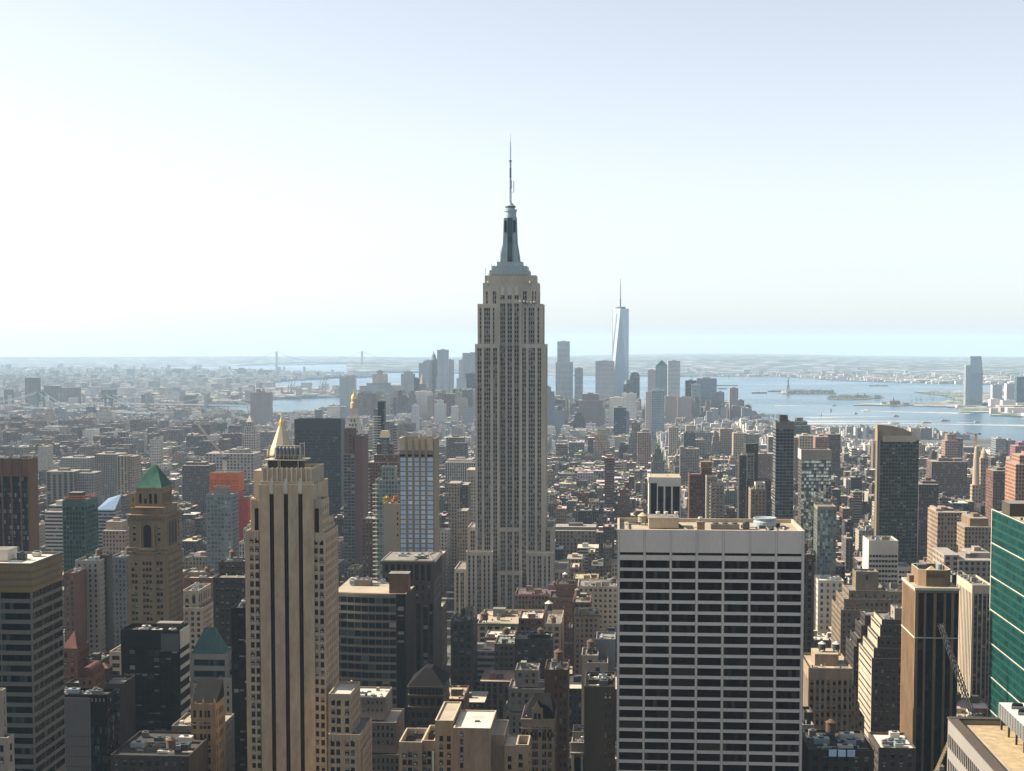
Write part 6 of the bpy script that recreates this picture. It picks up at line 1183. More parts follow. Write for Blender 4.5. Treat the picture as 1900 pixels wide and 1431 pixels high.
FAR = [
 ('glass_skyscraper', 'pale flat topped glass skyscraper left of the tapering glass skyscraper', 6000, [(1034, 1057, 633.5, 0, 40, 'curtain', (.5, .52, .54)), (1031, 1063, 672, -6, 50, 'curtain', (.46, .42, .38))], 'the pale flat topped skyscraper'),
 ('office_tower', 'small flat roofed grey glass tower right of the pale flat topped skyscraper', 5900, [(1066, 1081.5, 683, 0, 34, 'curtain', (.3, .33, .35))], None),
 ('office_tower', 'wide banded office tower overlapping the left of tapering glass skyscraper', 5750, [(1105, 1140, 670, 0, 46, 'banded', (.36, .34, .32))], 'the wide banded tower'),
 ('office_tower', 'stone tower with green pyramid roof in front of the bay', 5900, [(1217, 1239.5, 679, 0, 46, 'punched', (.17, .21, .21)), (1202.5, 1217, 687, 4, 40, 'punched', (.38, .32, .27))], 'the green pyramid tower'),
 ('office_tower', 'pale horizontally banded slab tower right of the green pyramid tower', 5700, [(1239.5, 1262, 669.5, 0, 50, 'banded', (.42, .42, .40))], 'the pale banded slab'),
 ('office_tower', 'grey glass office block with stepped crown against the bay', 5300, [(1293, 1330, 702, 0, 46, 'curtain', (.16, .18, .19)), (1283, 1300, 713, -4, 30, 'curtain', (.34, .36, .37)), (1272, 1292, 706, 10, 40, 'darkglass', (.08, .1, .1)), (1330, 1344, 728, 2, 40, 'punched', (.16, .15, .15))], 'the stepped grey glass block'),
 ('apartment_tower', 'slim brown tower standing farthest right of the downtown waterfront', 5200, [(1354, 1370, 720, 0, 40, 'punched', (.20, .17, .15)), (1370, 1381, 743, 4, 34, 'punched', (.17, .16, .16))], 'the slim brown waterfront tower'),
 ('office_building', 'bright white stepped slab below the tapering glass skyscraper', 4800, [(1131, 1158, 738, 0, 40, 'punched', (.50, .48, .45)), (1155, 1164, 730, 2, 36, 'plain', (.55, .53, .5)), (1163, 1181, 731, -2, 40, 'punched', (.5, .49, .47))], 'the white stepped slab'),
 ('office_building', 'dark brown stepped block left of the white stepped slab', 4500, [(1080, 1111, 731, 8, 34, 'punched', (.14, .095, .08)), (1073, 1118, 743, 0, 50, 'punched', (.14, .10, .085)), (1070, 1122, 757, -4, 56, 'punched', (.13, .10, .09))], 'the dark brown stepped block'),
 ('office_tower', 'dark green glass block in front of the white stepped slab', 4000, [(1139, 1162, 756, 0, 36, 'darkglass', (.06, .09, .09)), (1158, 1168, 765, 3, 30, 'punched', (.12, .13, .13))], None),
 ('hotel_tower', 'slender blue glass hotel tower among tan slabs downtown', 4300, [(1210, 1233, 724, 0, 26, 'curtain', (.24, .30, .33)), (1198, 1211, 727, 4, 24, 'punched', (.36, .30, .26))], 'the slender blue glass hotel'),
 ('apartment_tower', 'left tan slab of the pair right of the slender blue glass hotel', 4900, [(1234, 1256, 735, 0, 24, 'punched', (.26, .20, .17))], None),
 ('apartment_tower', 'right tan slab of the pair right of the slender blue glass hotel', 4880, [(1257, 1283, 737, 0, 24, 'punched', (.26, .20, .17))], None),
 ('office_building', 'dark shaded tower touching right edge of the tall stepped skyscraper', 4500, [(1011, 1028, 727, 0, 34, 'punched', (.12, .12, .13)), (1013, 1022, 718, 6, 16, 'punched', (.12, .12, .13)), (1026, 1046, 762, -4, 40, 'punched', (.13, .14, .15))], None),
 ('office_tower', 'grey ribbed slab tower standing alone left of downtown', 5200, [(630, 657, 698, 0, 40, 'ribbed', (.34, .34, .33)), (649, 658, 696, 1, 36, 'plain', (.36, .36, .35))], 'the grey ribbed slab'),
 ('office_building', 'wide grey block with tan domed courthouse top, left downtown', 5450, [(667, 743, 716, 0, 60, 'punched', (.24, .25, .25)), (680, 722, 711, 6, 40, 'punched', (.2, .22, .23)), (691, 717, 694, 10, 34, 'punched', (.40, .33, .24)), (700, 709, 688, 16, 16, 'punched', (.2, .2, .2))], 'the wide grey courthouse block'),
 ('office_tower', 'squat grey tower with sloped shoulders left of the pointed downtown spire', 5900, [(744, 768, 694, 0, 40, 'punched', (.26, .26, .26)), (749, 764, 689, 4, 30, 'punched', (.26, .26, .26)), (764, 778, 702, 3, 40, 'darkglass', (.14, .15, .16))], None),
 ('office_tower', 'dark ribbed flat roofed tower left of the pointed downtown spire', 6300, [(777, 797, 674, 0, 44, 'ribbed', (.24, .25, .26)), (786, 800, 669, 6, 30, 'ribbed', (.24, .25, .26))], None),
 ('apartment_tower', 'tall silvery rippled apartment tower downtown, left of the central skyscraper', 5700, [(811, 831, 649, 0, 34, 'ribbed', (.36, .37, .38), (3, 3.4)), (809, 833, 700, -3, 40, 'ribbed', (.36, .37, .38), (3, 3.4))], 'the silvery rippled tower'),
 ('office_tower', 'grey tower with pointed shoulder behind the silvery rippled tower', 6300, [(829, 840.5, 668, 0, 40, 'punched', (.24, .24, .25))], None),
 ('office_tower', 'large flat grey glass slab touching left edge of the tall stepped skyscraper', 6200, [(858, 900, 655, 0, 44, 'ribbed', (.30, .31, .32)), (851, 860, 668, -3, 40, 'ribbed', (.42, .40, .38))], 'the large grey glass slab'),
 ('office_tower', 'dark teal block in front of the large grey glass slab', 5700, [(864, 884, 693, 0, 40, 'darkglass', (.08, .10, .11)), (847, 865, 702, -8, 40, 'punched', (.30, .31, .31))], None),
 ('civic_building', 'white municipal building with lit stepped front, left of the silvery rippled tower', 5100, [(770, 800, 727, 0, 40, 'punched', (.50, .47, .42)), (798, 805, 735, 4, 36, 'punched', (.3, .3, .3))], 'the white municipal building'),  # grey box at the right stands in for the shaded side
 ('office_building', 'slender pale tower in front of the white municipal building', 4200, [(764, 776, 752, 0, 24, 'punched', (.36, .34, .32))], None),
 ('office_building', 'pale stepped block right of the white municipal building', 4700, [(806, 826, 750, 0, 34, 'punched', (.38, .36, .33)), (811, 822, 743, 5, 20, 'punched', (.38, .36, .33))], None),
 ('apartment_tower', 'brown apartment slab tower by the river, right of the hazy suspension bridges', 4600, [(464, 501, 728, 0, 34, 'punched', (.22, .18, .16)), (475, 482, 722, 8, 14, 'plain', (.2, .17, .16))], 'the brown riverside slab'),
 ('office_tower', 'white tiered clock tower left of the gold pyramid', 2900, [(449, 474, 806, 0, 40, 'punched', (.42, .40, .37)), (453, 470, 792, 5, 26, 'punched', (.42, .40, .37)), (456, 467, 783, 9, 18, 'ribbed', (.45, .43, .40))], 'the white tiered clock tower'),
 ('office_building', 'pale gridded office block below the white tiered clock tower', 2350, [(381, 471, 842, 0, 50, 'punched', (.38, .36, .34), (5.5, 5.0)), (425, 457, 834, 10, 30, 'punched', (.38, .36, .34))], 'the pale gridded block'),
 ('office_building', 'dark grey block left of the orange netted tower', 2000, [(338, 386, 864, 0, 40, 'storeyed', (.11, .11, .11)), (344, 380, 858, 8, 20, 'punched', (.13, .125, .12))], 'the dark grey block'),
 ('apartment_tower', 'cream apartment tower with dark window column behind the green roofed ornate tower', 2100, [(217, 236, 846, 0, 26, 'ribbed', (.42, .36, .27), (5, 3.2)), (235, 249, 847, 4, 30, 'punched', (.36, .31, .25))], 'the cream apartment tower'),
 ('office_building', 'grey brown ribbed block behind the brown tower at the left edge', 1900, [(85, 137, 875, 0, 34, 'ribbed', (.24, .22, .2), (7, 3.6)), (132, 173, 878, 8, 34, 'punched', (.26, .26, .26))], 'the grey brown ribbed block'),
 ('office_building', 'wide pale civic block with column rows, above the teal glass tower', 2300, [(176, 218, 843, 0, 40, 'ribbed', (.27, .26, .25)), (112, 166, 850, 20, 40, 'punched', (.30, .31, .31))], None),
 ('office_building', 'tiered white terraced block left of the teal glass tower', 1450, [(83, 118, 950, 0, 34, 'banded', (.48, .46, .43)), (90, 122, 938, 10, 24, 'banded', (.4, .42, .43)), (104, 116, 930, 14, 14, 'plain', (.4, .42, .45))], 'the white terraced block'),
 ('office_building', 'block with broad sloping blue glass roof right of teal glass tower', 1500, [(178, 212, 945, 0, 22, 'banded', (.34, .40, .46))], 'the sloping blue glass block'),
 ('apartment_building', 'pink stone block with tapered corner below the sloping blue glass roof', 1330, [(190, 232, 985, 0, 24, 'punched', (.36, .27, .22)), (196, 226, 968, 6, 16, 'plain', (.36, .28, .24))], None),
 ('office_building', 'white horizontally banded long block behind the pale blue grey tower pair', 2350, [(826, 882, 858, 0, 40, 'ribbed', (.46, .44, .40), (3.4, 4.4)), (830, 876, 853, 8, 26, 'plain', (.48, .46, .43))], None),
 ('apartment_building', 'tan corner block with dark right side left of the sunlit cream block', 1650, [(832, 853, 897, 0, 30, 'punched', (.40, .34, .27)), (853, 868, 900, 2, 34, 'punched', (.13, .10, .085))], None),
 ('apartment_building', 'small tan roof house block left of the sunlit cream block', 1500, [(848, 867, 948, 0, 24, 'punched', (.38, .31, .24))], None),
 ('apartment_tower', 'blue grey apartment tower with pale bands right of the very slim tower', 2700, [(714, 728, 782, 0, 26, 'punched', (.22, .24, .26)), (726, 736, 790, 4, 24, 'banded', (.36, .30, .27))], None),
 ('apartment_building', 'dark double block at mid distance left of the tall stepped skyscraper', 2600, [(828, 860, 812, 0, 30, 'punched', (.15, .14, .14)), (842, 866, 822, -8, 24, 'punched', (.14, .14, .15))], None),
 ('office_building', 'large teal grey ziggurat by the river behind the tall banded tower', 3000, [(1462, 1504, 790, 0, 50, 'punched', (.10, .13, .13)), (1466, 1498, 782, 6, 40, 'punched', (.10, .13, .13)), (1478, 1490, 775, 14, 24, 'punched', (.10, .13, .13))], 'the teal grey ziggurat'),
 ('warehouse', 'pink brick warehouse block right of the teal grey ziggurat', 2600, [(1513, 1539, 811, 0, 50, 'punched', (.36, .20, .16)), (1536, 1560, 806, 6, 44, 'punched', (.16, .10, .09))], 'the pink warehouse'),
 ('warehouse', 'cream gridded warehouse left of the pink warehouse', 2550, [(1483, 1509, 809, 0, 44, 'punched', (.44, .38, .30), (4.4, 4.6)), (1474, 1486, 812, 6, 40, 'punched', (.24, .16, .14))], None),
 ('apartment_tower', 'pinkish ziggurat tower with stepped top near the river on the right', 3000, [(1754, 1778, 818, 0, 34, 'punched', (.32, .22, .18)), (1758, 1774, 806, 6, 24, 'punched', (.32, .22, .18)), (1777, 1787, 814, 12, 26, 'punched', (.26, .18, .15))], 'the pinkish ziggurat'),
 ('apartment_block', 'long dark brown apartment block with many chimneys on the right', 2300, [(1729, 1795, 857, 0, 40, 'punched', (.14, .10, .085)), (1742, 1760, 850, 8, 14, 'plain', (.15, .11, .09)), (1770, 1786, 851, 8, 14, 'plain', (.15, .11, .09))], 'the long brown apartment block'),
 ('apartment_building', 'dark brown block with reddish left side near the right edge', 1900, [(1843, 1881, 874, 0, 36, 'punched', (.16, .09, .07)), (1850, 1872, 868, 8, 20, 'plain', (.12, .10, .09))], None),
 ('apartment_tower', 'pink brick tower cut off by the right edge above the green glass tower', 1500, [(1885, 1930, 862, 0, 40, 'punched', (.36, .21, .15)), (1892, 1930, 845, 6, 30, 'punched', (.36, .22, .16))], None),
 ('office_building', 'pale teal glass block near the far right shoreline', 3300, [(1848, 1867, 814, 0, 40, 'curtain', (.30, .36, .36)), (1868, 1884, 817, 6, 40, 'punched', (.28, .32, .34))], None),
 ('warehouse', 'purple red block at the right edge by the shoreline', 2900, [(1884, 1930, 828, 0, 40, 'punched', (.28, .12, .15)), (1890, 1915, 821, 8, 20, 'punched', (.28, .12, .15))], None),
 ('apartment_building', 'tan brick stepped block beside the curved crown glass tower, right', 1260, [(1740, 1776, 951, 0, 40, 'punched', (.30, .23, .18)), (1737, 1744, 944, 8, 26, 'plain', (.36, .28, .22)), (1752, 1770, 944, 12, 16, 'plain', (.13, .11, .1))], 'the tan stepped block'),
 ('loft_building', 'grey pilastered block left of the green glass tower', 1080, [(1778, 1842, 1040, 0, 40, 'punched', (.26, .24, .22), (4, 4)), (1800, 1838, 1026, 12, 26, 'plain', (.3, .28, .26)), (1752, 1780, 1030, 2, 40, 'punched', (.36, .31, .27), (5, 4))], 'the grey pilastered block'),
 ('loft_building', 'brown loft block with curved roof house above the green glass tower edge', 1350, [(1800, 1834, 962, 0, 34, 'plain', (.24, .16, .10)), (1790, 1840, 978, -4, 40, 'punched', (.33, .25, .18))], None),
 ('loft_building', 'dark brick block right of the curved crown glass tower', 1700, [(1705, 1742, 899, 0, 40, 'punched', (.10, .08, .075)), (1712, 1738, 893, 8, 20, 'punched', (.10, .08, .075))], None),
 ('office_building', 'white long block at mid distance right of the tall banded tower', 3400, [(1273, 1291, 790, 0, 30, 'punched', (.52, .48, .42)), (1282, 1337, 803, -4, 30, 'punched', (.24, .25, .25))], None),
 ('office_building', 'tan block with bright left wall at mid distance right of centre', 3300, [(1336, 1360, 796, 0, 34, 'punched', (.36, .28, .22))], None),
 ('office_building', 'cream long warehouse left of the dark stepped slab', 3150, [(1361, 1384, 804, 0, 40, 'punched', (.40, .35, .28)), (1383, 1408, 806, 4, 40, 'punched', (.26, .24, .22))], None),
 ('office_building', 'white tower block in the middle of the low red brick quarter', 3400, [(1241, 1259, 793, 0, 26, 'punched', (.48, .42, .35))], None),
 ('apartment_tower', 'dark slim apartment tower below the white stepped slab', 3600, [(1172, 1188, 784, 0, 24, 'punched', (.15, .13, .12))], None),
 ('apartment_building', 'pinkish tan apartment block below the dark slim apartment tower', 3000, [(1183, 1208, 803, 0, 28, 'punched', (.32, .22, .18)), (1192, 1204, 797, 8, 14, 'plain', (.3, .22, .18))], None),
 ('apartment_building', 'tan slab with chimney in front of the white tower block', 2700, [(1268, 1297, 833, 0, 30, 'punched', (.25, .22, .19)), (1262, 1269, 829, 2, 24, 'punched', (.27, .23, .2))], None),
 ('office_building', 'red brown octagonal tank house block right of the tall stepped skyscraper', 2200, [(1122, 1140, 850, 0, 24, 'banded', (.22, .10, .08)), (1126, 1136, 844, 6, 12, 'plain', (.3, .12, .08))], None),
 ('office_building', 'low ornate grey roofed block immediately right of the tall stepped skyscraper', 1600, [(1030, 1105, 985, 0, 34, 'punched', (.24, .21, .17), (4, 4)), (1030, 1106, 978, 6, 26, 'plain', (.16, .15, .14))], None),
 ('loft_building', 'buff loft block with arched top row lower right of the tall tower', 1420, [(1052, 1080, 1037, 0, 30, 'punched', (.40, .32, .22), (4, 4)), (1090, 1142, 1108, -190, 30, 'punched', (.30, .19, .14), (4, 4))], None),
]
def pyr(t):
    u0, u1, z = fr(1217, 1239.5, 679, 5900); b = t.new('roof'); b.frustum((u0 + u1) / 2, 5923, u1 - u0, 46, z, .5, .5, z + 22, 'copper_green')
def slope(t):
    u0, u1, z = fr(178, 213, 945, 1500); z2 = at(195, 917, 1522)[1]; b = t.new('roof'); b.poly([(u0, 1499, z - 1), (u1, 1499, z - 1), (u1, 1521, z2), (u0 + 6, 1521, z2 - 4)], 'sky_glass' if 'sky_glass' in MATS else glass('sky_glass', (.13, .20, .28), .4, amt=.1)); b.poly([(u1, 1499, z - 1), (u1, 1521, z - 1), (u1, 1521, z2)], 'blue_grey')
def crest(t):
    u0, u1, z = fr(456, 467, 783, 2909); b = t.new('spire'); b.frustum((u0 + u1) / 2, 2918, u1 - u0, 16, z, .8, .8, z + 12, 'white_stone')
EX = {'the green pyramid tower': pyr, 'the sloping blue glass block': slope, 'the white tiered clock tower': crest}
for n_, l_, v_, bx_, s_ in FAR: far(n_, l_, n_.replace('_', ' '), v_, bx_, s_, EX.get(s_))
def lathetower(name, label, v, x0, x1, prof, m, wall=None, cell=(3.5, 4)):      # prof: (fraction of half width, y)
    t = T(name, label, name.replace('_', ' '), at((x0 + x1) / 2, 800, v)[0], v); u0, u1, z = fr(x0, x1, prof[0][1], v); uc = (u0 + u1) / 2; w_ = u1 - u0
    if wall: t.mb('wall').box(u0, u1, v, v + w_, gz(v), z, wall[0], 'city_roof', wall[1], None, (4, 5))
    b = t.new('spire' if prof[-1][0] < .1 else 'dome'); b.lathe(uc, v + w_ / 2, [(f * w_ / 2, at(x0, y, v)[1]) for f, y in prof], m, 16)
    t.foot(u0, u1, v, v + w_, at(x0, prof[-1][1], v)[1]); t.done()
lathetower('office_tower', 'round topped stone tower right of the tapering glass skyscraper', 5950, 1168, 1187, [(1, 701), (.98, 697), (.8, 692.5), (.45, 690.5), (.05, 690)], 'blue_grey', ('punched', (.26, .25, .25)))
lathetower('office_tower', 'dark tower with cut cone top in front of round topped tower', 5800, 1157, 1172.5, [(1, 713), (.75, 707), (.7, 705)], 'dark_steel', ('punched', (.15, .16, .17)))
lathetower('office_tower', 'grey stone tower with tall pointed spire downtown, left of the silvery rippled tower', 6350, 796.5, 811, [(.9, 668), (.62, 664), (.55, 660), (.18, 656), (.02, 651)], 'blue_grey', ('punched', (.24, .24, .25)))
lathetower('office_tower', 'pale gothic tower with slender pointed crown behind the white municipal building', 5600, 777, 790, [(.8, 712), (.6, 708), (.45, 700), (.06, 693)], 'pale_stone', ('ribbed', (.38, .37, .34)))
lathetower('church_tower', 'tall tapering sunlit stone spire right of long brown apartment block', 2100, 1804, 1821, [(.8, 900), (.62, 850), (.4, 832), (.05, 826)], 'sand_pink' if 'sand_pink' in MATS else mat('sand_pink', (.42, .33, .26)), ('punched', (.40, .32, .26)))
lathetower('church_tower', 'shorter sandy stone tower beside the tall tapering spire', 2120, 1820, 1834, [(.95, 850), (.75, 841), (.3, 836)], 'sand_pink', ('punched', (.36, .29, .24)))
# waterfront towers across the river
v = 6900
t = T('glass_skyscraper', 'tall tapering glass skyscraper alone across the river on the right', 'skyscraper', at(1808, 765, v)[0], v, None, 'the glass tower across the river')
u0, u1, z = fr(1799, 1822, 661, v); zb_ = 3; uc = (u0 + u1) / 2; w_ = u1 - u0; mb = t.mb('wall'); cb = (.20, .26, .31)
mb.box(u0, u1 + 6, v, v + 46, zb_, z - 75, 'curtain', 'city_roof', cb, None, (4, 5)); mb.frustum((u0 + u1 + 6) / 2, v + 23, w_ + 6, 46, z - 75, w_ - 8, 38, z - 6, 'curtain', cb, (4, 5)); mb.box(u0 - 14, u0, v + 4, v + 44, zb_, z - 40, 'curtain', 'city_roof', (.5, .5, .5), None, (4, 5))
b = t.new('crown'); b.box(u0 + 3, u1 - 1, v + 3, v + 43, z - 6, z, 'mirror_pale'); t.foot(u0, u1, v, v + 46, z); t.done()
for i, (x0, x1, yt, vv, kind, c, lab) in enumerate([(1842, 1860, 714, 7300, 'punched', (.24, .24, .26), 'squat grey tower right of the glass tower across the river'), (1868, 1886, 712, 7200, 'punched', (.36, .34, .34), 'paler square tower right of the squat grey tower across the river'), (1887, 1930, 699, 7100, 'darkglass', (.07, .12, .14), 'dark teal glass tower cut by the right edge across the river'),
    (1822, 1837, 748, 6950, 'darkglass', (.12, .17, .2), 'low dark glass block touching the glass tower across the river'), (1838, 1857, 741, 6850, 'punched', (.5, .42, .38), 'pinkish low waterfront block between the towers across the river'), (1860, 1884, 743, 6800, 'punched', (.52, .46, .42), 'cream low waterfront block right of the pinkish one'), (1851, 1930, 757, 6650, 'punched', (.36, .33, .31), 'long grey pier block on the far right shore'), (1776, 1787, 752, 6700, 'punched', (.46, .36, .3), 'small tan terminal left of the glass tower across the river')]):
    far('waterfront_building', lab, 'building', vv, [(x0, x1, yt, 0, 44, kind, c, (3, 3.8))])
# ------------------------------------------------------------------ the city between the towers
RG = random.Random(41)
PAL = [('red brick', (0.138, 0.074, 0.055), 'red_brick', 3), ('brown brick', (0.096, 0.066, 0.050), 'brown_brick', 4), ('tan', (0.240, 0.192, 0.144), 'beige_brick', 4), ('buff', (0.198, 0.162, 0.126), 'buff_brick', 4),
       ('cream', (0.396, 0.354, 0.288), 'cream_stone', 2), ('grey', (0.180, 0.176, 0.172), 'grey_concrete', 5), ('white', (0.504, 0.492, 0.462), 'white_stone', 2), ('dark', (0.060, 0.054, 0.049), 'sooty_brick', 5), ('pinkish', (0.258, 0.180, 0.144), 'rust_brick', 2)]
ROOFS = [(.06, .06, .062), (.12, .118, .115), (.24, .235, .23), (.36, .35, .33), (.52, .50, .47), (.42, .38, .31), (.62, .61, .6)]
def tab(x, T_):
    if x <= T_[0][0]: return T_[0][1]
    for (a, p), (b, q) in zip(T_, T_[1:]):
        if x <= b: return p + (q - p) * (x - a) / (b - a)
    return T_[-1][1]
L1 = [(0, 1110), (120, 1150), (230, 1060), (330, 1085), (400, 1075), (450, 1100), (620, 1085), (700, 1110), (820, 1125), (840, 1150), (1050, 1075), (1140, 1075), (1500, 1090), (1640, 1085), (1770, 1050), (1840, 1010)]
L2 = [(0, 905), (60, 910), (180, 925), (240, 905), (380, 915), (470, 880), (640, 870), (740, 880), (830, 895), (866, 890), (1030, 905), (1140, 875), (1300, 880), (1440, 885), (1560, 875), (1700, 905), (1800, 885), (1900, 875)]
L3 = [(0, 782), (200, 795), (400, 805), (640, 785), (880, 785), (1030, 785), (1180, 795), (1400, 800), (1480, 808), (1900, 835)]
L4 = [(-100, 750), (60, 750), (300, 754), (400, 758), (500, 766), (560, 766), (640, 745), (670, 728), (760, 722), (900, 722), (1000, 728), (1060, 740), (1200, 738), (1280, 735), (1390, 752), (1420, 790)]
def overl(u0, u1, v0, v1, g=1.5):
    for a, b, c, d in FOOT:
        if u0 < b + g and u1 > a - g and v0 < d + g and v1 > c - g: return True
    return False
FA = np.array(FOOT)
def overl(u0, u1, v0, v1, g=1.0):
    return bool(np.any((u0 < FA[:, 1] + g) & (u1 > FA[:, 0] - g) & (v0 < FA[:, 3] + g) & (v1 > FA[:, 2] - g)))
GEN = []
def lots():
    k = 4
    while True:
        v0 = 66 + 80.5 * k; k += 1
        if v0 > 6900: break
        for (ua, wa), (ub, wb) in zip([(-3400, 20)] + [(-3100 + 240 * i, 20) for i in range(9)] + AVES + [(900 + 250 * i, 24) for i in range(1, 9)], [(-3100 + 240 * i, 20) for i in range(9)] + AVES + [(900 + 250 * i, 24) for i in range(1, 9)]):
            a, b = ua + wa / 2, ub - wb / 2
            if b - a < 30: continue
            xa = px(a, v0, 20)[0]; xb = px(b, v0, 20)[0]
            if xb < -90 or xa > 1990: continue
            for r in (0, 1):
                va = v0 + r * 35; u = a
                while u < b - 6:
                    if v0 < 1250: w_ = RG.choice((12, 16, 20, 26, 34, 42)); h = RG.choice((24, 32, 40, 48, 56, 66, 80)) * RG.uniform(.85, 1.2)
                    elif v0 < 2400: w_ = RG.choice((7, 8, 10, 12, 16, 22)); h = RG.choice((15, 18, 22, 28, 36, 46, 56)) * RG.uniform(.75, 1.25)
                    elif v0 < 5000: w_ = RG.choice((7, 8, 10, 12, 15, 20, 28)); h = RG.choice((11, 13, 15, 18, 21, 26, 32)) * RG.uniform(.8, 1.25)
                    else: w_ = RG.choice((14, 20, 26, 32, 40)); h = RG.choice((18, 22, 28, 36, 48)) * RG.uniform(.8, 1.2)
                    if 2400 < v0 and RG.random() < .035: h *= RG.uniform(1.8, 3.2); w_ = RG.choice((18, 24, 34))
                    if 1250 < v0 < 2400 and RG.random() < .03: h *= RG.uniform(1.4, 2)
                    xx = px(u, va, 20)[0]
                    if v0 > 5000 and (640 < xx < 900 or 1010 < xx < 1390): h *= RG.choice((1.2, 1.8, 2.4, 3.2))
                    w_ = min(w_, b - u)
                    if b - u - w_ < 6: w_ = b - u
                    d_ = RG.uniform(24, 33) if w_ < 30 else 33
                    yield u, u + w_, va + (0 if r == 0 else 33 - d_), va + (d_ if r == 0 else 33), h, v0
                    u += w_
for u0, u1, v0, v1, h, vb in lots():
    x0 = min(px(u0, v0, 20)[0], px(u0, v1, 20)[0]); x1 = max(px(u1, v0, 20)[0], px(u1, v1, 20)[0])
    if x1 < -60 or x0 > 1960: continue
    xg, yg = px((u0 + u1) / 2, v1, 4)
    if yg < tab(xg, [(p_, q_ + 2) for p_, q_ in MANH[3:-2]]): continue          # beyond the shore
    if overl(u0, u1, v0, v1): continue
    if 1000 < v0 < 2080 and x1 > 838 and x0 < 864: continue            # keep the view down the avenue
    if 1990 < v0 < 2150 and -330 < u0 < -175: continue                 # the square
    g = gz(v0); lim = tab((x0 + x1) / 2, L1 if v0 < 1290 else L2 if v0 < 2400 else L3 if v0 < 4300 else L4)
    yl = lim + RG.uniform(0, 26 if v0 < 2400 else 8); zmax = at((x0 + x1) / 2, yl, v0)[1]
    z = min(g + h, zmax)
    if z - g < 7: continue
    big = RG.random(); q = []
    for p in PAL: q += [p] * p[3]
    c = RG.choice(q)
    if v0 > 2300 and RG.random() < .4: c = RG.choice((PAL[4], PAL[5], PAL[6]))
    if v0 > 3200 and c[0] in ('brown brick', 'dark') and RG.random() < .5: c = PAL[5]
    j = RG.uniform(.82, 1.18); col = tuple(min(.6, k * j) for k in c[1])
    GEN.append(dict(u0=u0, u1=u1, v0=v0, v1=v1, g=g, z=z, c=c[0], m=c[2], col=col, roof=tuple(k * RG.uniform(.8, 1.1) for k in RG.choice(ROOFS)),
        kind=RG.choice(('punched', 'punched', 'punched', 'storeyed', 'ribbed', 'banded' if h > 30 else 'storeyed')), cell=(RG.uniform(2.2, 3.8), RG.uniform(3.3, 4.2)), tank=RG.random(), bulk=RG.random(), seed=RG.randrange(9999)))
# what each would show in the picture: a coarse depth buffer
ZB = np.full((358, 475), 1e9)
for x0, x1, yt, v in sorted(SIL, key=lambda s: -s[3]):
    a, b, c = max(0, int(x0 / 4)), min(475, int(x1 / 4) + 1), max(0, int(yt / 4))
    if b > a: ZB[c:, a:b] = np.minimum(ZB[c:, a:b], v)
GEN.sort(key=lambda g: g['v0'])
for g in GEN:
    q = [px(a, b, g['z']) for a in (g['u0'], g['u1']) for b in (g['v0'], g['v1'])]
    x0, x1 = min(p[0] for p in q), max(p[0] for p in q); yt = min(p[1] for p in q); yb = min(1431, px(g['u0'], g['v0'], g['g'])[1])
    a, b, c, d = max(0, int(round(x0 / 4))), min(475, int(round(x1 / 4)) + 1), max(0, int(yt / 4)), min(358, int(yb / 4) + 1)
    g['box'] = (x0, x1, yt, yb); s = ZB[c:d, a:b]; g['vis'] = int((s > g['v0']).sum()) if s.size else 0
    if s.size: ZB[c:d, a:b] = np.minimum(s, g['v0'])
RANK = sorted([g for g in GEN if g['vis'] > 0], key=lambda g: -g['vis'] - (30 if g['v0'] < 1000 else 0))
IND = RANK[:285]; ids = {id(g) for g in IND}; REST = [g for g in GEN if id(g) not in ids and (g['vis'] > 0 or g['v0'] > 700)]
def roofbits(mb, g, u0, u1, v0, v1, z, near):
    r = random.Random(g['seed']); w_, d_ = u1 - u0, v1 - v0; out = []
    for i in range(1 + (w_ > 18) + (w_ > 28)):
        bw, bd = min(w_ * .45, r.uniform(3, 6)), min(d_ * .3, r.uniform(3, 6)); bu = r.uniform(u0 + .8, max(u0 + .81, u1 - bw - .8)); bv = r.uniform(v0 + 1, v1 - bd - 1); out.append((bu, bu + bw, bv, bv + bd, r.uniform(2.4, 4.5)))
    return out
PHR = dict(LAND=0)
def describe(g):
    x0, x1, yt, yb = g['box']; cx = (x0 + x1) / 2; best = None
    for ph, a, b, y, v in LAND:
        if b < -20 or a > 1920: continue
        dx = 0 if a - 8 < cx < b + 8 else min(abs(cx - a), abs(cx - b)); s = dx + abs(v - g['v0']) * .03 + (40 if abs(y - yt) > 300 else 0)
        if best is None or s < best[0]: rel_ = ('behind' if v < g['v0'] else 'below') if dx == 0 else ('left of' if cx < a else 'right of'); best = (s, rel_, ph)
    return best[1], best[2]
keyed = {}
for g in IND:
    w_, h = g['u1'] - g['u0'], g['z'] - g['g']
    g['size'] = 'slim' if h > 2.2 * w_ and h > 30 else 'tall' if h > 48 else 'narrow' if w_ < 12 and h < 24 else 'wide' if h < 24 and w_ > 22 else 'low' if h < 24 else 'mid-rise'
    g['tk'] = g['tank'] < .33 and g['v0'] < 2300 and w_ > 7; g['lite'] = sum(g['roof']) / 3
    rel_, ph = describe(g); rf = 'pale roof' if g['lite'] > .27 else 'dark roof' if g['lite'] < .11 else 'grey roof'
    g['key'] = (g['c'], g['size'], 'water tank' if g['tk'] else rf, rel_, ph); keyed.setdefault(g['key'], []).append(g)
ORD = ['nearest', 'second nearest', 'third nearest', 'fourth nearest', 'fifth nearest', 'sixth nearest', 'seventh nearest', 'eighth nearest']
for k, gs in keyed.items():
    gs.sort(key=lambda g: g['v0'])
    for i, g in enumerate(gs):
        c, s, rf, rel_, ph = k
        g['label'] = (ORD[min(i, 7)] + ' ' if len(gs) > 1 else '') + f'{s} {c} building with {rf} {rel_} {ph}'
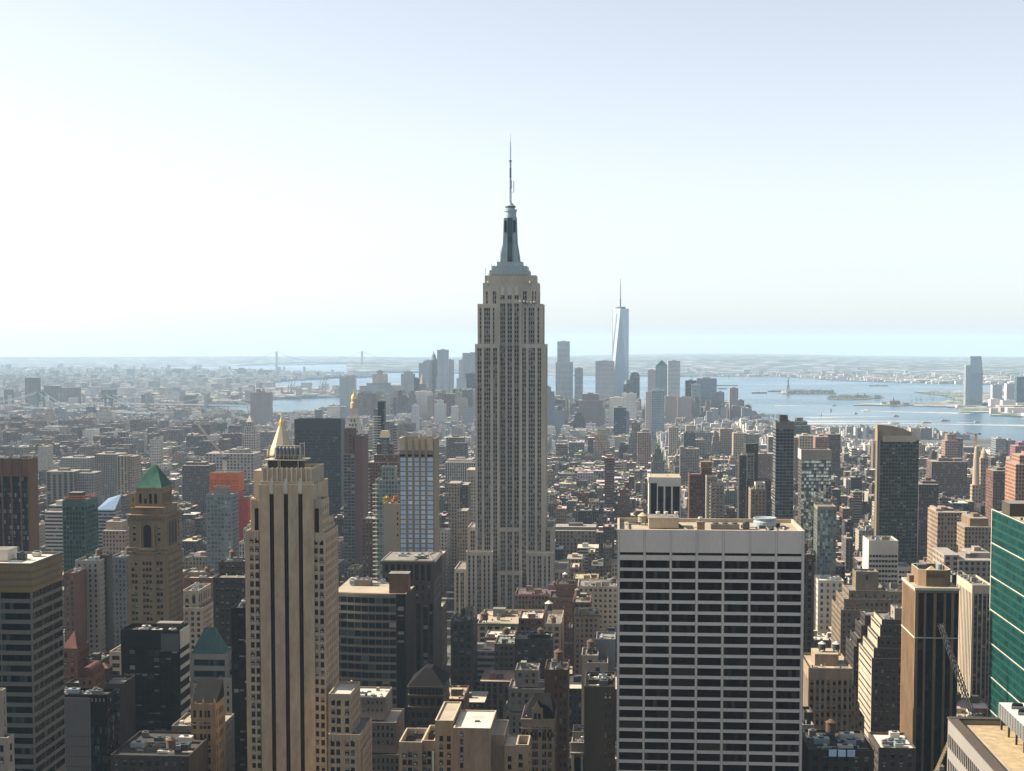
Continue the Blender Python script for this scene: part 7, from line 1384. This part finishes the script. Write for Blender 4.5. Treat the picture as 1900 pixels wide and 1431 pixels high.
def pick_name(g):
    h = g['z'] - g['g']; w_ = g['u1'] - g['u0']
    return 'town_house' if h < 18 and w_ < 13 else 'loft_building' if g['v0'] < 1400 else 'apartment_building' if h < 60 else 'apartment_tower'
NEARN = 0
for g in IND:
    u0, u1, v0, v1, z = g['u0'], g['u1'], g['v0'], g['v1'], g['z']; nm = pick_name(g); w_, d_, h = u1 - u0, v1 - v0, z - g['g']
    t = T(nm, g['label'], 'house' if nm == 'town_house' else 'tower' if nm == 'apartment_tower' else 'building', (u0 + u1) / 2, v0, 'older buildings filling the blocks between the towers')
    r = random.Random(g['seed'] + 1); set_ = h > 42 and w_ > 16 and r.random() < .6
    tiers = [(u0, u1, v0, v1, g['g'], z)] if not set_ else [(u0, u1, v0, v1, g['g'], g['g'] + h * .72), (u0 + w_ * .1, u1 - w_ * .12, v0 + d_ * .1, v1 - 1, g['g'] + h * .72, g['g'] + h * .88), (u0 + w_ * .24, u1 - w_ * .26, v0 + d_ * .25, v1 - 2, g['g'] + h * .88, z)]
    near = v0 < 1150 and g['vis'] > 25
    rm = 'roof_white' if g['lite'] > .42 else 'roof_tan' if g['lite'] > .27 else 'roof_grey' if g['lite'] > .11 else 'roof_dark'
    east = 'l' if (u0 + u1) / 2 > 0 else 'r'
    for i, (a, b, c, d, za, zb) in enumerate(tiers):
        if near:
            block(t, a, b, c, d, za, zb, PG(g['m'], sp=g['cell'][0], fl=g['cell'][1], fw=r.uniform(.38, .6), fh=r.uniform(.45, .6), top=r.uniform(1.6, 3)), 'f' + (east if (b - a) > 0 and i == 0 else ''), rm, 1.0, reg=False)
        else:
            mb = t.mb('wall'); mb.box(a, b, c, d, za, zb, g['kind'], None, g['col'], None, g['cell'], notop=True)
            p = .35
            for q in ((a, b, c, c + p), (a, b, d - p, d), (a, a + p, c + p, d - p), (b - p, b, c + p, d - p)): mb.box(*q, zb, zb + .9, 'plain', None, g['col'])
            t.mb('roof').poly([(a + p, c + p, zb + .01), (b - p, c + p, zb + .01), (b - p, d - p, zb + .01), (a + p, d - p, zb + .01)], 'city_roof', None, g['roof'])
    if r.random() < .55: b_ = t.new('cornice'); b_.box(u0 - .1, u1 + .1, v0 - .7, v0 - .01, tiers[0][5] - .9, tiers[0][5] + .1, 'plain', None, tuple(min(.6, k * r.choice((.6, 1.25))) for k in g['col']), bot=True)
    ta = tiers[-1]
    zz = ta[5] - (1.0 if near else 0)
    if g['v0'] < 1500 and ta[1] - ta[0] > 9:
        b_ = t.new('roof_clutter')
        for i in range(int((ta[1] - ta[0]) * .5)):
            uu, vv = r.uniform(ta[0] + .8, ta[1] - 2), r.uniform(ta[2] + .8, ta[3] - 2); hh_ = r.uniform(.5, 1.8); mm = r.choice(('aluminium', 'grey_concrete', 'white_metal', 'dark_steel', 'dark_stone', 'roof_tan')); b_.box(uu, uu + r.uniform(.4, 2), vv, vv + r.uniform(.4, 2), zz, zz + hh_, mm)
            if r.random() < .3: b_.bar((uu, vv, zz + .4), (min(ta[1] - .8, uu + r.uniform(3, 9)), vv, zz + .4), .2, mm)
    for bu, bu2, bv, bv2, bh in roofbits(None, g, ta[0], ta[1], ta[2], ta[3], zz, near):
        b_ = t.new('bulkhead'); b_.box(bu, bu2, bv, bv2, zz, zz + bh, 'plain', 'city_roof', tuple(k * r.uniform(.8, 1.3) for k in g['col']), g['roof']); b_.box(bu + .5, bu + 1.4, bv - .05, bv - .01, zz + .1, zz + 2.1, 'dark_steel')
    if g['tk']: tank(t, r.uniform(ta[0] + 2, ta[1] - 2) if ta[1] - ta[0] > 5 else (ta[0] + ta[1]) / 2, r.uniform(ta[2] + 2.5, ta[3] - 2.5), zz, r.uniform(1.5, 2.2), r.uniform(2.8, 3.8), r.uniform(2, 4), r.choice(('cedar', 'dark_stone', 'cedar')), r.choice(('cedar', 'white_metal', 'roof_grey')))
    if near and w_ > 12:
        b_ = t.new('duct')
        for i in range(3): uu, vv = r.uniform(ta[0] + 1, ta[1] - 2), r.uniform(ta[2] + 1, ta[3] - 3); b_.box(uu, uu + r.uniform(.6, 2), vv, vv + r.uniform(.6, 3), zz, zz + r.uniform(.6, 1.6), r.choice(('aluminium', 'grey_concrete', 'white_metal')))
    t.done(60)
# everything smaller or farther, as one mass
MASS = MB(); rs = random.Random(77)
def massbox(u0, u1, v0, v1, g, z, kind, col, roof, cell, bits=True):
    MASS.box(u0, u1, v0, v1, g - 2, z, kind, 'city_roof', col, roof, cell)
    if bits:
        w_, d_ = u1 - u0, v1 - v0
        for i in range(1 + (w_ > 11) + (w_ > 20)):
            bw, bd = min(w_ * .4, rs.uniform(2.5, 6)), min(d_ * .3, rs.uniform(2.5, 6)); bu = rs.uniform(u0, u1 - bw); bv = rs.uniform(v0, v1 - bd); MASS.box(bu, bu + bw, bv, bv + bd, z, z + rs.uniform(2, 4.5), 'plain', 'city_roof', tuple(min(.6, k * rs.uniform(.7, 1.5)) for k in col), rs.choice(ROOFS))
        for q_ in range(rs.choice((0, 1, 2, 2))): bu, bv = rs.uniform(u0, u1 - 1.5), rs.uniform(v0, v1 - 1.5); MASS.box(bu, bu + rs.uniform(1, 3), bv, bv + rs.uniform(1, 3), z, z + rs.uniform(1, 2.5), 'plain', 'plain', rs.choice(((.5, .5, .5), (.2, .2, .2), (.25, .14, .08), (.08, .08, .08))))
for g in REST:
    k = 1.0 if g['v0'] < 2600 else 1.4
    massbox(g['u0'], g['u1'], g['v0'], g['v1'], g['g'], g['z'], g['kind'] + ('_pale' if g['v0'] > 3400 else ''), g['col'] if g['v0'] < 3400 else tuple(min(.7, q * w_ + .03) for q, w_ in zip(g['col'], (1.35, 1.5, 1.75))), g['roof'], (g['cell'][0] * k, g['cell'][1] * k))  # farther walls lifted towards pale blue, haze painted into them
# brick housing slabs on the east side
for i in range(130):
    x = rs.uniform(-40, 470) if i < 90 else rs.uniform(-40, 200); v = rs.uniform(3000, 4900); u = at(x, 780, v)[0]; w_, d_ = rs.choice(((46, 16), (18, 40), (30, 30))); z = min(gz(v) + rs.uniform(34, 62), at(x, tab(x, [(0, 768), (200, 774), (480, 780)]) + rs.uniform(0, 8), v)[1])
    if overl(u, u + w_, v, v + d_): continue
    massbox(u, u + w_, v, v + d_, gz(v), z, 'punched', tuple(k * rs.uniform(.8, 1.2) for k in rs.choice(((.13, .09, .075), (.20, .15, .12), (.17, .15, .14)))), (.2, .2, .19), (4, 4))
# unseen blocks added round the viewpoint, which shade the lower streets from the northern sky
for k in range(-9, 4):
    for u_ in range(-520, 560, 62):
        v_ = 80.5 * k + 10
        if abs(u_) < 90 and -60 < v_ < 30: continue
        h_ = rs.choice((60, 90, 120, 150, 180, 210)) if v_ < 60 else min(150, rs.choice((60, 90, 120, 150)))
        if v_ > 200: h_ = min(h_, 110)
        if overl(u_, u_ + 50, v_, v_ + 60): continue
        massbox(u_, u_ + 50, v_, v_ + 60, 14, 14 + h_, rs.choice(('punched', 'ribbed', 'banded')), rs.choice(((.2, .18, .15), (.1, .09, .08), (.25, .24, .22))), (.3, .3, .29), (3, 3.8))
massbox(-52, 52, -34, -4, 14, 266, 'ribbed', (.36, .32, .27), (.3, .3, .29), (3, 3.8))
ob = MASS.build('distant_city_buildings', (0, 0, 0)); ob.rotation_euler = (0, 0, -GA); ob['kind'] = 'stuff'
MASS = MB()
def scatter(n, polys, ybias, x0, x1, fn):
    k = 0; tries = 0
    while k < n and tries < n * 40:
        tries += 1; x = rs.uniform(x0, x1); y = rs.choice(polys); ys = [p[1] for p in y]; yy = min(ys) + (max(ys) - min(ys)) * rs.random() ** ybias
        if not inpoly(np.array([x]), np.array([yy]), y)[0]: continue
        fn(x, yy); k += 1
def fb_(x, y):
    u, v = ground_at(x, y, 3); d = math.hypot(u, v)
    w_, e = rs.choice(((14, 12), (20, 14), (30, 20), (40, 16), (60, 40))); h = rs.choice((7, 9, 10, 12, 15)) if rs.random() > .05 else rs.uniform(24, 55)
    g = curv(d) + 3 + max(0, min(1, (d - 9000) / 4000)) * 14; c = rs.choice(((.34, .32, .30), (.22, .15, .12), (.40, .38, .35), (.18, .17, .16), (.28, .24, .2), (.5, .49, .47)))
    c = tuple(min(.7, q * w2 + .03) for q, w2 in zip(c, (1.2, 1.33, 1.55))); massbox(u, u + w_, v, v + e, g - 6, g + h, 'punched_pale', c, rs.choice(ROOFS), (5, 5), False)  # shore walls lifted towards blue, haze put into the colour
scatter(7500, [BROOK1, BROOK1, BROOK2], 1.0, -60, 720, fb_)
def fw_(x, y):
    u, v = ground_at(x, y, 3); d = math.hypot(u, v); w_, e = rs.choice(((30, 24), (60, 40), (110, 60), (150, 50))); c = rs.choice(((.58, .56, .53), (.5, .48, .46), (.62, .61, .6), (.3, .29, .28), (.36, .26, .22)))
    massbox(u, u + w_, v, v + e, curv(d), curv(d) + rs.uniform(9, 24), 'plain', c, rs.choice(((.6, .6, .58), (.5, .5, .5), (.3, .3, .3))), (6, 6), False)
scatter(420, [[(1560, 705), (1700, 711), (1960, 716), (1960, 695), (1600, 695)]], .6, 1570, 1950, fw_)
scatter(90, [[(1180, 698), (1460, 699), (1560, 705), (1560, 697), (1180, 694)]], .8, 1180, 1560, fw_)
scatter(120, [[(560, 722), (640, 727), (640, 734), (470, 740), (380, 752), (330, 752), (400, 720)]], 1, 330, 640, fw_)
scatter(60, [NJ1], 1.0, 1700, 1950, lambda x, y: fw_(x, y) if x > 1835 else None)
def fh_(x, y):
    u, v = ground_at(x, y, 3); d = math.hypot(u, v); w_ = rs.uniform(20, 60); g = curv(d) + 3
    massbox(u, u + w_, v, v + 20, g - 5, g + rs.uniform(8, 16) if rs.random() > .06 else g + rs.uniform(25, 50), 'plain', rs.choice(((.4, .39, .37), (.3, .28, .26), (.52, .5, .48))), (.35, .34, .33), (6, 6), False)
scatter(900, [[(1180, 698), (1460, 699), (1960, 716), (1960, 688), (1180, 688)]], .8, 1180, 1950, fh_)
for x, y, w_, h in ((308, 699, 150, 60), (320, 699, 90, 70), (436, 699, 90, 70), (443, 699, 40, 80), (478, 700, 110, 64)):
    u, v = ground_at(x, y, 3); d = math.hypot(u, v); massbox(u, u + w_, v, v + 60, curv(d), curv(d) + h, 'punched', (.26, .25, .25), (.3, .3, .3), (5, 5), False)
for x, y, w_, h in ((47, 752, 60, 128), (82, 752, 70, 92), (112, 753, 44, 84), (126, 753, 50, 86), (188, 755, 60, 80), (262, 756, 46, 62), (341, 757, 50, 58), (8, 755, 30, 80)):
    u, v = ground_at(x, y, 3); d = math.hypot(u, v); massbox(u, u + w_, v, v + 34, curv(d), curv(d) + h, 'punched', (.2, .19, .18), (.3, .3, .3), (5, 5), False)
ob = MASS.build('far_shore_buildings', (0, 0, 0)); ob.rotation_euler = (0, 0, -GA); ob['kind'] = 'stuff'
# trees: parks, street trees and wooded islands
WD = MB()
def tree_at(u, v, g, r, m, n=9):
    WD.bar((u, v, g), (u, v, g + r), .18 * r / 2, 'bark')
    leafball(WD, (u, v, g + r * 1.5), r, n, m, rs)
def grove(x0, x1, y0, y1, n, ms, r=(3, 5), z=4):
    for i in range(n):
        u, v = ground_at(rs.uniform(x0, x1), rs.uniform(y0, y1), z); d = math.hypot(u, v)
        if overl(u - 2, u + 2, v - 2, v + 2): continue
        tree_at(u, v, curv(d) + (gz(v) if v < 5500 else z), rs.uniform(*r), rs.choice(ms))
SPR = ('leaf_spring', 'leaf_spring', 'leaf_dark'); mat('leaf_grey', (.09, .10, .05), amt=.4, sc1=.3, stretch=1)
for i in range(70): tree_at(rs.uniform(-235, -190), rs.uniform(1990, 2140), gz(2000), rs.uniform(4, 6.5), rs.choice(SPR), 26)
for i in range(14): tree_at(rs.uniform(-176, -158), rs.uniform(1500, 1900), gz(1700), rs.uniform(3, 4.5), rs.choice(SPR), 26)
grove(385, 440, 797, 826, 170, ('leaf_spring',), (5, 9)); grove(1120, 1185, 838, 866, 90, SPR, (4, 7)); grove(1200, 1265, 838, 866, 130, SPR, (4, 7)); grove(1080, 1400, 830, 900, 240, SPR); grove(20, 420, 800, 850, 320, SPR, (3, 6)); grove(1330, 1360, 868, 885, 20, SPR); grove(1560, 1640, 845, 870, 50, SPR)
grove(150, 330, 775, 800, 200, SPR, (4, 7)); grove(1400, 1460, 774, 779, 40, ('leaf_dark',), (5, 8))
grove(1462, 1548, 728.6, 730.4, 240, ('leaf_grey', 'leaf_dark'), (5, 9), 3); grove(1536, 1636, 737.3, 740.8, 260, ('leaf_grey', 'leaf_dark', 'leaf_spring'), (4, 8), 3); grove(1690, 1800, 728, 748, 160, ('leaf_grey',), (3, 6), 3)
grove(0, 460, 693, 757, 1500, ('leaf_grey', 'leaf_dark'), (5, 10), 3); grove(1200, 1950, 690, 703, 700, ('leaf_grey', 'leaf_dark'), (6, 12), 3)
ob = WD.build('trees_and_woods', (0, 0, 0)); ob.rotation_euler = (0, 0, -GA); ob['kind'] = 'stuff'
# ------------------------------------------------------------------ bridges, harbour and boats
def bridge(name, label, ta, tb, legs, ztop, zdeck, sag, ext, tw, m, hr, arch=0):
    """ta, tb: the feet of the two towers; ext: how far the deck and side cables run on past them"""
    t = T(name, label, 'bridge', *ta); A, B = Vector((*ta, 0)), Vector((*tb, 0)); d = (B - A).normalized(); n = Vector((-d.y, d.x, 0)); L = (B - A).length; cz = lambda p: curv(math.hypot(p.x, p.y))
    for X in (A, B):
        b = t.new('bridge_tower')
        for s in (-1, 1): p = X + n * s * legs; b.bar((p.x, p.y, cz(p) - 2), (p.x, p.y, cz(p) + ztop), tw, m)
        for k in (.98, .72, .42): p, q = X - n * legs, X + n * legs; b.bar((p.x, p.y, cz(p) + ztop * k), (q.x, q.y, cz(p) + ztop * k), tw * .8, m)
    b = t.new('deck'); N_ = 40
    pt = lambda s: A + d * (s * L)
    for i in range(N_):
        s0, s1 = -ext[0] + (1 + ext[0] + ext[1]) * i / N_, -ext[0] + (1 + ext[0] + ext[1]) * (i + 1) / N_
        za = lambda s: cz(pt(s)) + zdeck + arch * (1 - (2 * s - 1) ** 2 if -.5 < s < 1.5 else -3); p, q = pt(s0), pt(s1)
        for sgn in (-1, 1): o = n * sgn * legs; b.bar((p.x + o.x, p.y + o.y, za(s0)), (q.x + o.x, q.y + o.y, za(s1)), hr, m)
        b.poly([(p.x - n.x * legs, p.y - n.y * legs, za(s0)), (q.x - n.x * legs, q.y - n.y * legs, za(s1)), (q.x + n.x * legs, q.y + n.y * legs, za(s1)), (p.x + n.x * legs, p.y + n.y * legs, za(s0))], m)
    b = t.new('cable'); h = t.new('hanger')
    def cb(f, s0, s1, k):
        for i in range(k):
            a, c = s0 + (s1 - s0) * i / k, s0 + (s1 - s0) * (i + 1) / k; p, q = pt(a), pt(c)
            for sgn in (-1, 1):
                o = n * sgn * legs; b.bar((p.x + o.x, p.y + o.y, f(a) + cz(p)), (q.x + o.x, q.y + o.y, f(c) + cz(q)), hr * .28, m); L < 1000 and h.bar((p.x + o.x, p.y + o.y, f(a) + cz(p)), (p.x + o.x, p.y + o.y, zdeck + cz(p)), hr * .1, m)
    cb(lambda s: sag + (ztop - sag) * (2 * s - 1) ** 2, 0, 1, 24); cb(lambda s: zdeck + (ztop - zdeck) * (1 + s / ext[0]) ** 1.3 if s > -ext[0] else zdeck, -ext[0], 0, 10); cb(lambda s: zdeck + (ztop - zdeck) * max(0, 1 - (s - 1) / ext[1]) ** 1.3, 1, 1 + ext[1], 10)
    t.done()
mat('bridge_blue', (.16, .22, .27), rough=.6, amt=.1); mat('bridge_grey', (.30, .33, .36), rough=.6, amt=.1)
A = (at(513.5, 690, 17200)[0], 17200); B = (at(672, 690, 17700)[0], 17700)
bridge('suspension_bridge', 'long hazy suspension bridge with two slim towers on the left horizon', A, B, 16, 211, 74, 86, (.42, .42), 6.5, 'bridge_grey', 3.2, 10)
A = (at(76, 760, 5350)[0], 5350); B = (at(202, 765, 5100)[0], 5100)
bridge('suspension_bridge', 'nearer blue steel suspension bridge with draped cables on the left side', A, B, 13, 106, 48, 56, (1.0, .62), 3.2, 'bridge_blue', 3.0)
A = (at(275, 755, 6100)[0], 6100); B = (at(385, 757, 6000)[0], 6000)
bridge('suspension_bridge', 'low grey suspension bridge right of the blue steel bridge over the river', A, B, 10, 78, 34, 44, (.9, .9), 4.5, 'bridge_grey', 2.2)
for i, (x, y, lab) in enumerate(((538, 733, 'left harbour crane of the closely set pair on the far dock'), (543, 733, 'right harbour crane of the closely set pair on the far dock'), (596, 731, 'left harbour crane of the farther apart pair on the far dock'), (601, 731, 'right harbour crane of the farther apart pair on the far dock'))):
    u, v = ground_at(x, y, 3); g = curv(v); t = T('harbour_crane', lab, 'crane', u, v, 'harbour cranes'); b = t.new('gantry')
    for a in (-9, 9):
        for c in (-12, 12): b.bar((u + a, v + c, g), (u + a, v + c, g + 44), 1.4, 'bridge_grey')
    b.box(u - 11, u + 11, v - 13, v + 13, g + 42, g + 47, 'bridge_grey', bot=True); b = t.new('boom'); b.bar((u, v, g + 46), (u + 26, v, g + 100), 1.8, 'bridge_grey'); b.bar((u - 9, v, g + 46), (u - 2, v, g + 74), 1.4, 'bridge_grey'); b.bar((u - 2, v, g + 74), (u + 26, v, g + 100), .7, 'bridge_grey'); t.done()
# monument on its island: star plinth, pedestal and a robed figure with raised torch
u, v = ground_at(1462, 729.6, 4); g = curv(v) + 3; t = T('statue', 'green statue with raised torch on tall pedestal on a small wooded island', 'statue', u, v); b = t.new('pedestal')
b.lathe(u, v, [(38, g), (36, g + 10), (26, g + 11)], 'pale_stone', 10); b.frustum(u, v, 30, 30, g + 10, 19, 19, g + 27, 'pale_stone'); b.frustum(u, v, 18, 18, g + 27, 13, 13, g + 47, 'pale_stone')
b = t.new('figure'); mat('verdigris', (.16, .30, .25), amt=.2); b.lathe(u, v, [(6.2, g + 47), (5.6, g + 58), (4.8, g + 68), (5.4, g + 74), (4.6, g + 78), (1.6, g + 80), (1.7, g + 82), (2.3, g + 84), (1.9, g + 87), (.4, g + 88)], 'verdigris', 10)
b.bar((u + 4.5, v, g + 77), (u + 6, v, g + 84), 1.3, 'verdigris'); b.bar((u + 6, v, g + 84), (u + 6.4, v, g + 91), .9, 'verdigris'); b.bar((u - 4.6, v, g + 76), (u - 6.6, v - 1.5, g + 68), 1.4, 'verdigris'); b.box(u - 8.2, u - 5.2, v - 3, v - 1, g + 65, g + 72, 'verdigris')
for i in range(7): a = math.pi * i / 6; b.bar((u + 1.8 * math.cos(a), v, g + 87), (u + 4.4 * math.cos(a), v, g + 87 + 3 * math.sin(a)), .25, 'verdigris')
b = t.new('torch'); b.lathe(u + 6.4, v, [(.5, g + 90), (1.6, g + 92.5), (1.2, g + 94), (.3, g + 97)], 'gold', 8); t.done()
for x, y, w_, h, lab, m in ((1598, 738.5, 60, 16, 'long brick hall with small towers on the flat island', 'rust_brick'), (1640, 750.5, 22, 12, 'low white shed on the narrow jetty', 'white_stone'), (1661, 751.3, 44, 20, 'red roofed ferry terminal with clock turret on the narrow jetty', 'rust_brick'), (1682, 751.4, 26, 10, 'small pale building right of the ferry terminal', 'pale_stone')):
    u, v = ground_at(x, y, 3); g = curv(v) + 2; t = T('terminal_building', lab, 'building', u, v); t.mb('wall').box(u - w_ / 2, u + w_ / 2, v, v + 22, g, g + h * .7, m); b = t.new('roof'); b.poly([(u - w_ / 2, v, g + h * .7), (u + w_ / 2, v, g + h * .7), (u + w_ / 2, v + 11, g + h), (u - w_ / 2, v + 11, g + h)], 'red_tile'); b.poly([(u - w_ / 2, v + 22, g + h * .7), (u + w_ / 2, v + 22, g + h * .7), (u + w_ / 2, v + 11, g + h), (u - w_ / 2, v + 11, g + h)], 'red_tile')
    if w_ > 40:
        b = t.new('turret')
        for s in ((-.3, .3) if w_ > 50 else (-.15,)): b.box(u + s * w_ - 2.5, u + s * w_ + 2.5, v + 4, v + 9, g, g + h * 1.45, m); b.frustum(u + s * w_, v + 6.5, 5, 5, g + h * 1.45, .5, .5, g + h * 1.9, 'verdigris')
    t.done()
mat('foam', (.62, .65, .66), rough=.8, stretch=1, sc1=.2, amt=.3); mat('hull_white', (.62, .62, .6), rough=.5); mat('hull_orange', (.5, .22, .08), rough=.5); mat('hull_dark', (.06, .06, .07), rough=.5)
def boat(x, y, L, hdg, label, hull='hull_white', wake=None, cabin=.5, h=3.5, sail=0):
    u, v = ground_at(x, y, 0); g = curv(math.hypot(u, v)); t = T('boat', label, 'boat', u, v, 'boats on the bay'); c, s = math.cos(hdg), math.sin(hdg)
    q = lambda a, b_, z: (u + a * c - b_ * s, v + a * s + b_ * c, g + z); W_ = max(2.2, L * .2) if L < 60 else L * .13
    pl = [(-L / 2, -W_ / 2), (L * .25, -W_ / 2), (L / 2, 0), (L * .25, W_ / 2), (-L / 2, W_ / 2)]; b = t.mb('hull')
    for i in range(5): a0, a1 = pl[i], pl[(i + 1) % 5]; b.poly([q(a0[0] * .94, a0[1] * .8, -.4), q(a1[0] * .94, a1[1] * .8, -.4), q(*a1, h), q(*a0, h)], hull)
    b.poly([q(*p, h) for p in pl], 'roof_white')
    if sail: b = t.new('sail'); b.poly([q(0, 0, h), q(-L * .45, 0, h + .8), q(-.4, .15, h + sail)], 'hull_white'); b.poly([q(.3, 0, h), q(L * .45, 0, h), q(-.1, .15, h + sail * .9)], 'hull_white'); b.bar(q(0, 0, h), q(0, 0, h + sail), .12, 'dark_steel')
    else:
        b = t.new('cabin'); cl = L * cabin; P8 = [q(a * cl / 2 - L * .12, e * W_ * .36, zz) for zz in (h, h + 3.2) for a, e in ((-1, -1), (1, -1), (1, 1), (-1, 1))]
        for i in range(4): b.poly([P8[i], P8[(i + 1) % 4], P8[4 + (i + 1) % 4], P8[4 + i]], 'hull_white')
        b.poly(P8[4:], 'hull_white')
    t.done()
    if wake:
        mb = MB(); n = 14; r = random.Random(int(x))
        for i in range(n):
            a0, a1 = -L / 2 - wake[0] * i / n, -L / 2 - wake[0] * (i + 1) / n; w0, w1 = W_ * .5 + (wake[1] * 3.4 - W_ * .5) * i / n, W_ * .5 + (wake[1] * 3.4 - W_ * .5) * (i + 1) / n
            for e in (-1, 1):
                i0, i1 = (w0 * .45 * r.uniform(.4, 1) if i > 3 else 0), (w1 * .45 * r.uniform(.4, 1) if i > 3 else 0); mb.poly([q(a0, e * i0, .25), q(a1, e * i1, .25), q(a1, e * w1, .25), q(a0, e * w0, .25)], 'foam')
        o = mb.build('foam_wake', (0, 0, 0)); o.rotation_euler = (0, 0, -GA); o['kind'] = 'stuff'
boat(1606, 763, 32, 2.7, 'white ferry heading left with long wake, left of the other ferries', wake=(420, 16), h=4); boat(1663, 773, 26, .3, 'small pale ferry heading right below the white ferry', 'hull_orange', (360, 12)); boat(1719, 785.5, 34, .15, 'orange ferry with long wake above the curved crown glass tower', 'hull_orange', (520, 14)); boat(1754, 781.5, 36, .1, 'red ferry farthest right with long wake on the bay', 'hull_orange', (560, 14)); boat(1658, 786, 40, 2.9, 'white cruise boat just above the curved crown glass tower', wake=(420, 12), h=5)
boat(1542, 763, 12, .4, 'small white sailing boat left of the white ferry', sail=15, h=1.2); boat(1524, 772.5, 12, .9, 'lower small white sailing boat on the bay left of ferries', sail=16, h=1.2); boat(1588, 768, 16, .3, 'little white launch between sailing boat and ferry', wake=(150, 8)); boat(1548, 753, 22, .1, 'pale launch with faint wake below the statue island', wake=(260, 8)); boat(1813, 784.5, 22, .2, 'small white boat below the glass tower across the river', wake=(60, 6)); boat(1453, 732, 20, .4, 'tiny white boat beside the statue island')
boat(1349, 716, 150, .05, 'long dark barge on the upper bay, topmost of the ships', 'hull_dark', h=6, cabin=.12); boat(1409, 730, 90, .1, 'dark ship on the bay left of the wooded statue island', 'hull_dark', h=7, cabin=.16); boat(1437, 727, 80, .1, 'dark freighter just left of the statue island', 'hull_dark', h=7, cabin=.16); boat(1340, 722, 60, .2, 'short dark ship just below the long barge', 'hull_dark', h=6, cabin=.2); boat(1630, 716.5, 130, .05, 'long dark tanker behind the two wooded islands', 'hull_dark', h=6, cabin=.12)
# slender mast crane far right and small crane left of the tall tower
u, z = at(1810, 836, 2300); j = at(1800, 805, 2300); crane('tower_crane', 'thin orange tower crane above the tapering stone spire on the right', u, 2300, z, at(1810, 806, 2300)[1], (at(1792, 803, 2300)[0], 2300, at(1792, 803, 2300)[1]), 2.0, 'hull_orange', (8, -1))
u, z = at(1121, 846, 2260); crane('tower_crane', 'red luffing crane above low brick quarter right of the tall stepped skyscraper', u, 2260, z, at(1121, 838, 2260)[1], (at(1106, 808, 2260)[0], 2260, at(1106, 808, 2260)[1]), 2.0, 'red_net', (6, -1))
# ------------------------------------------------------------------ the air
def haze():
    L = 40000; z0 = curv(38500) - 3; z1 = 466
    me = bpy.data.meshes.new('haze'); me.from_pydata([(a, b_, c) for a, b_, c in [(-L, -L, z0), (L, -L, z0), (L, L, z0), (-L, L, z0), (-L, -L, z1), (L, -L, z1), (L, L, z1), (-L, L, z1)]], [], [(3, 2, 1, 0), (4, 5, 6, 7), (0, 1, 5, 4), (1, 2, 6, 5), (2, 3, 7, 6), (3, 0, 4, 7)])
    m = bpy.data.materials.new('haze'); m.use_nodes = True; nt = m.node_tree; nt.nodes.clear()
    o = nt.nodes.new('ShaderNodeOutputMaterial'); p = nt.nodes.new('ShaderNodeVolumePrincipled')
    p.inputs['Density'].default_value = HAZE_D; p.inputs['Color'].default_value = (*HAZE_C, 1); p.inputs['Anisotropy'].default_value = HAZE_G
    nt.links.new(p.outputs[0], o.inputs['Volume']); me.materials.append(m)
    ob = bpy.data.objects.new('haze', me); sc.collection.objects.link(ob); ob['kind'] = 'stuff'
haze()
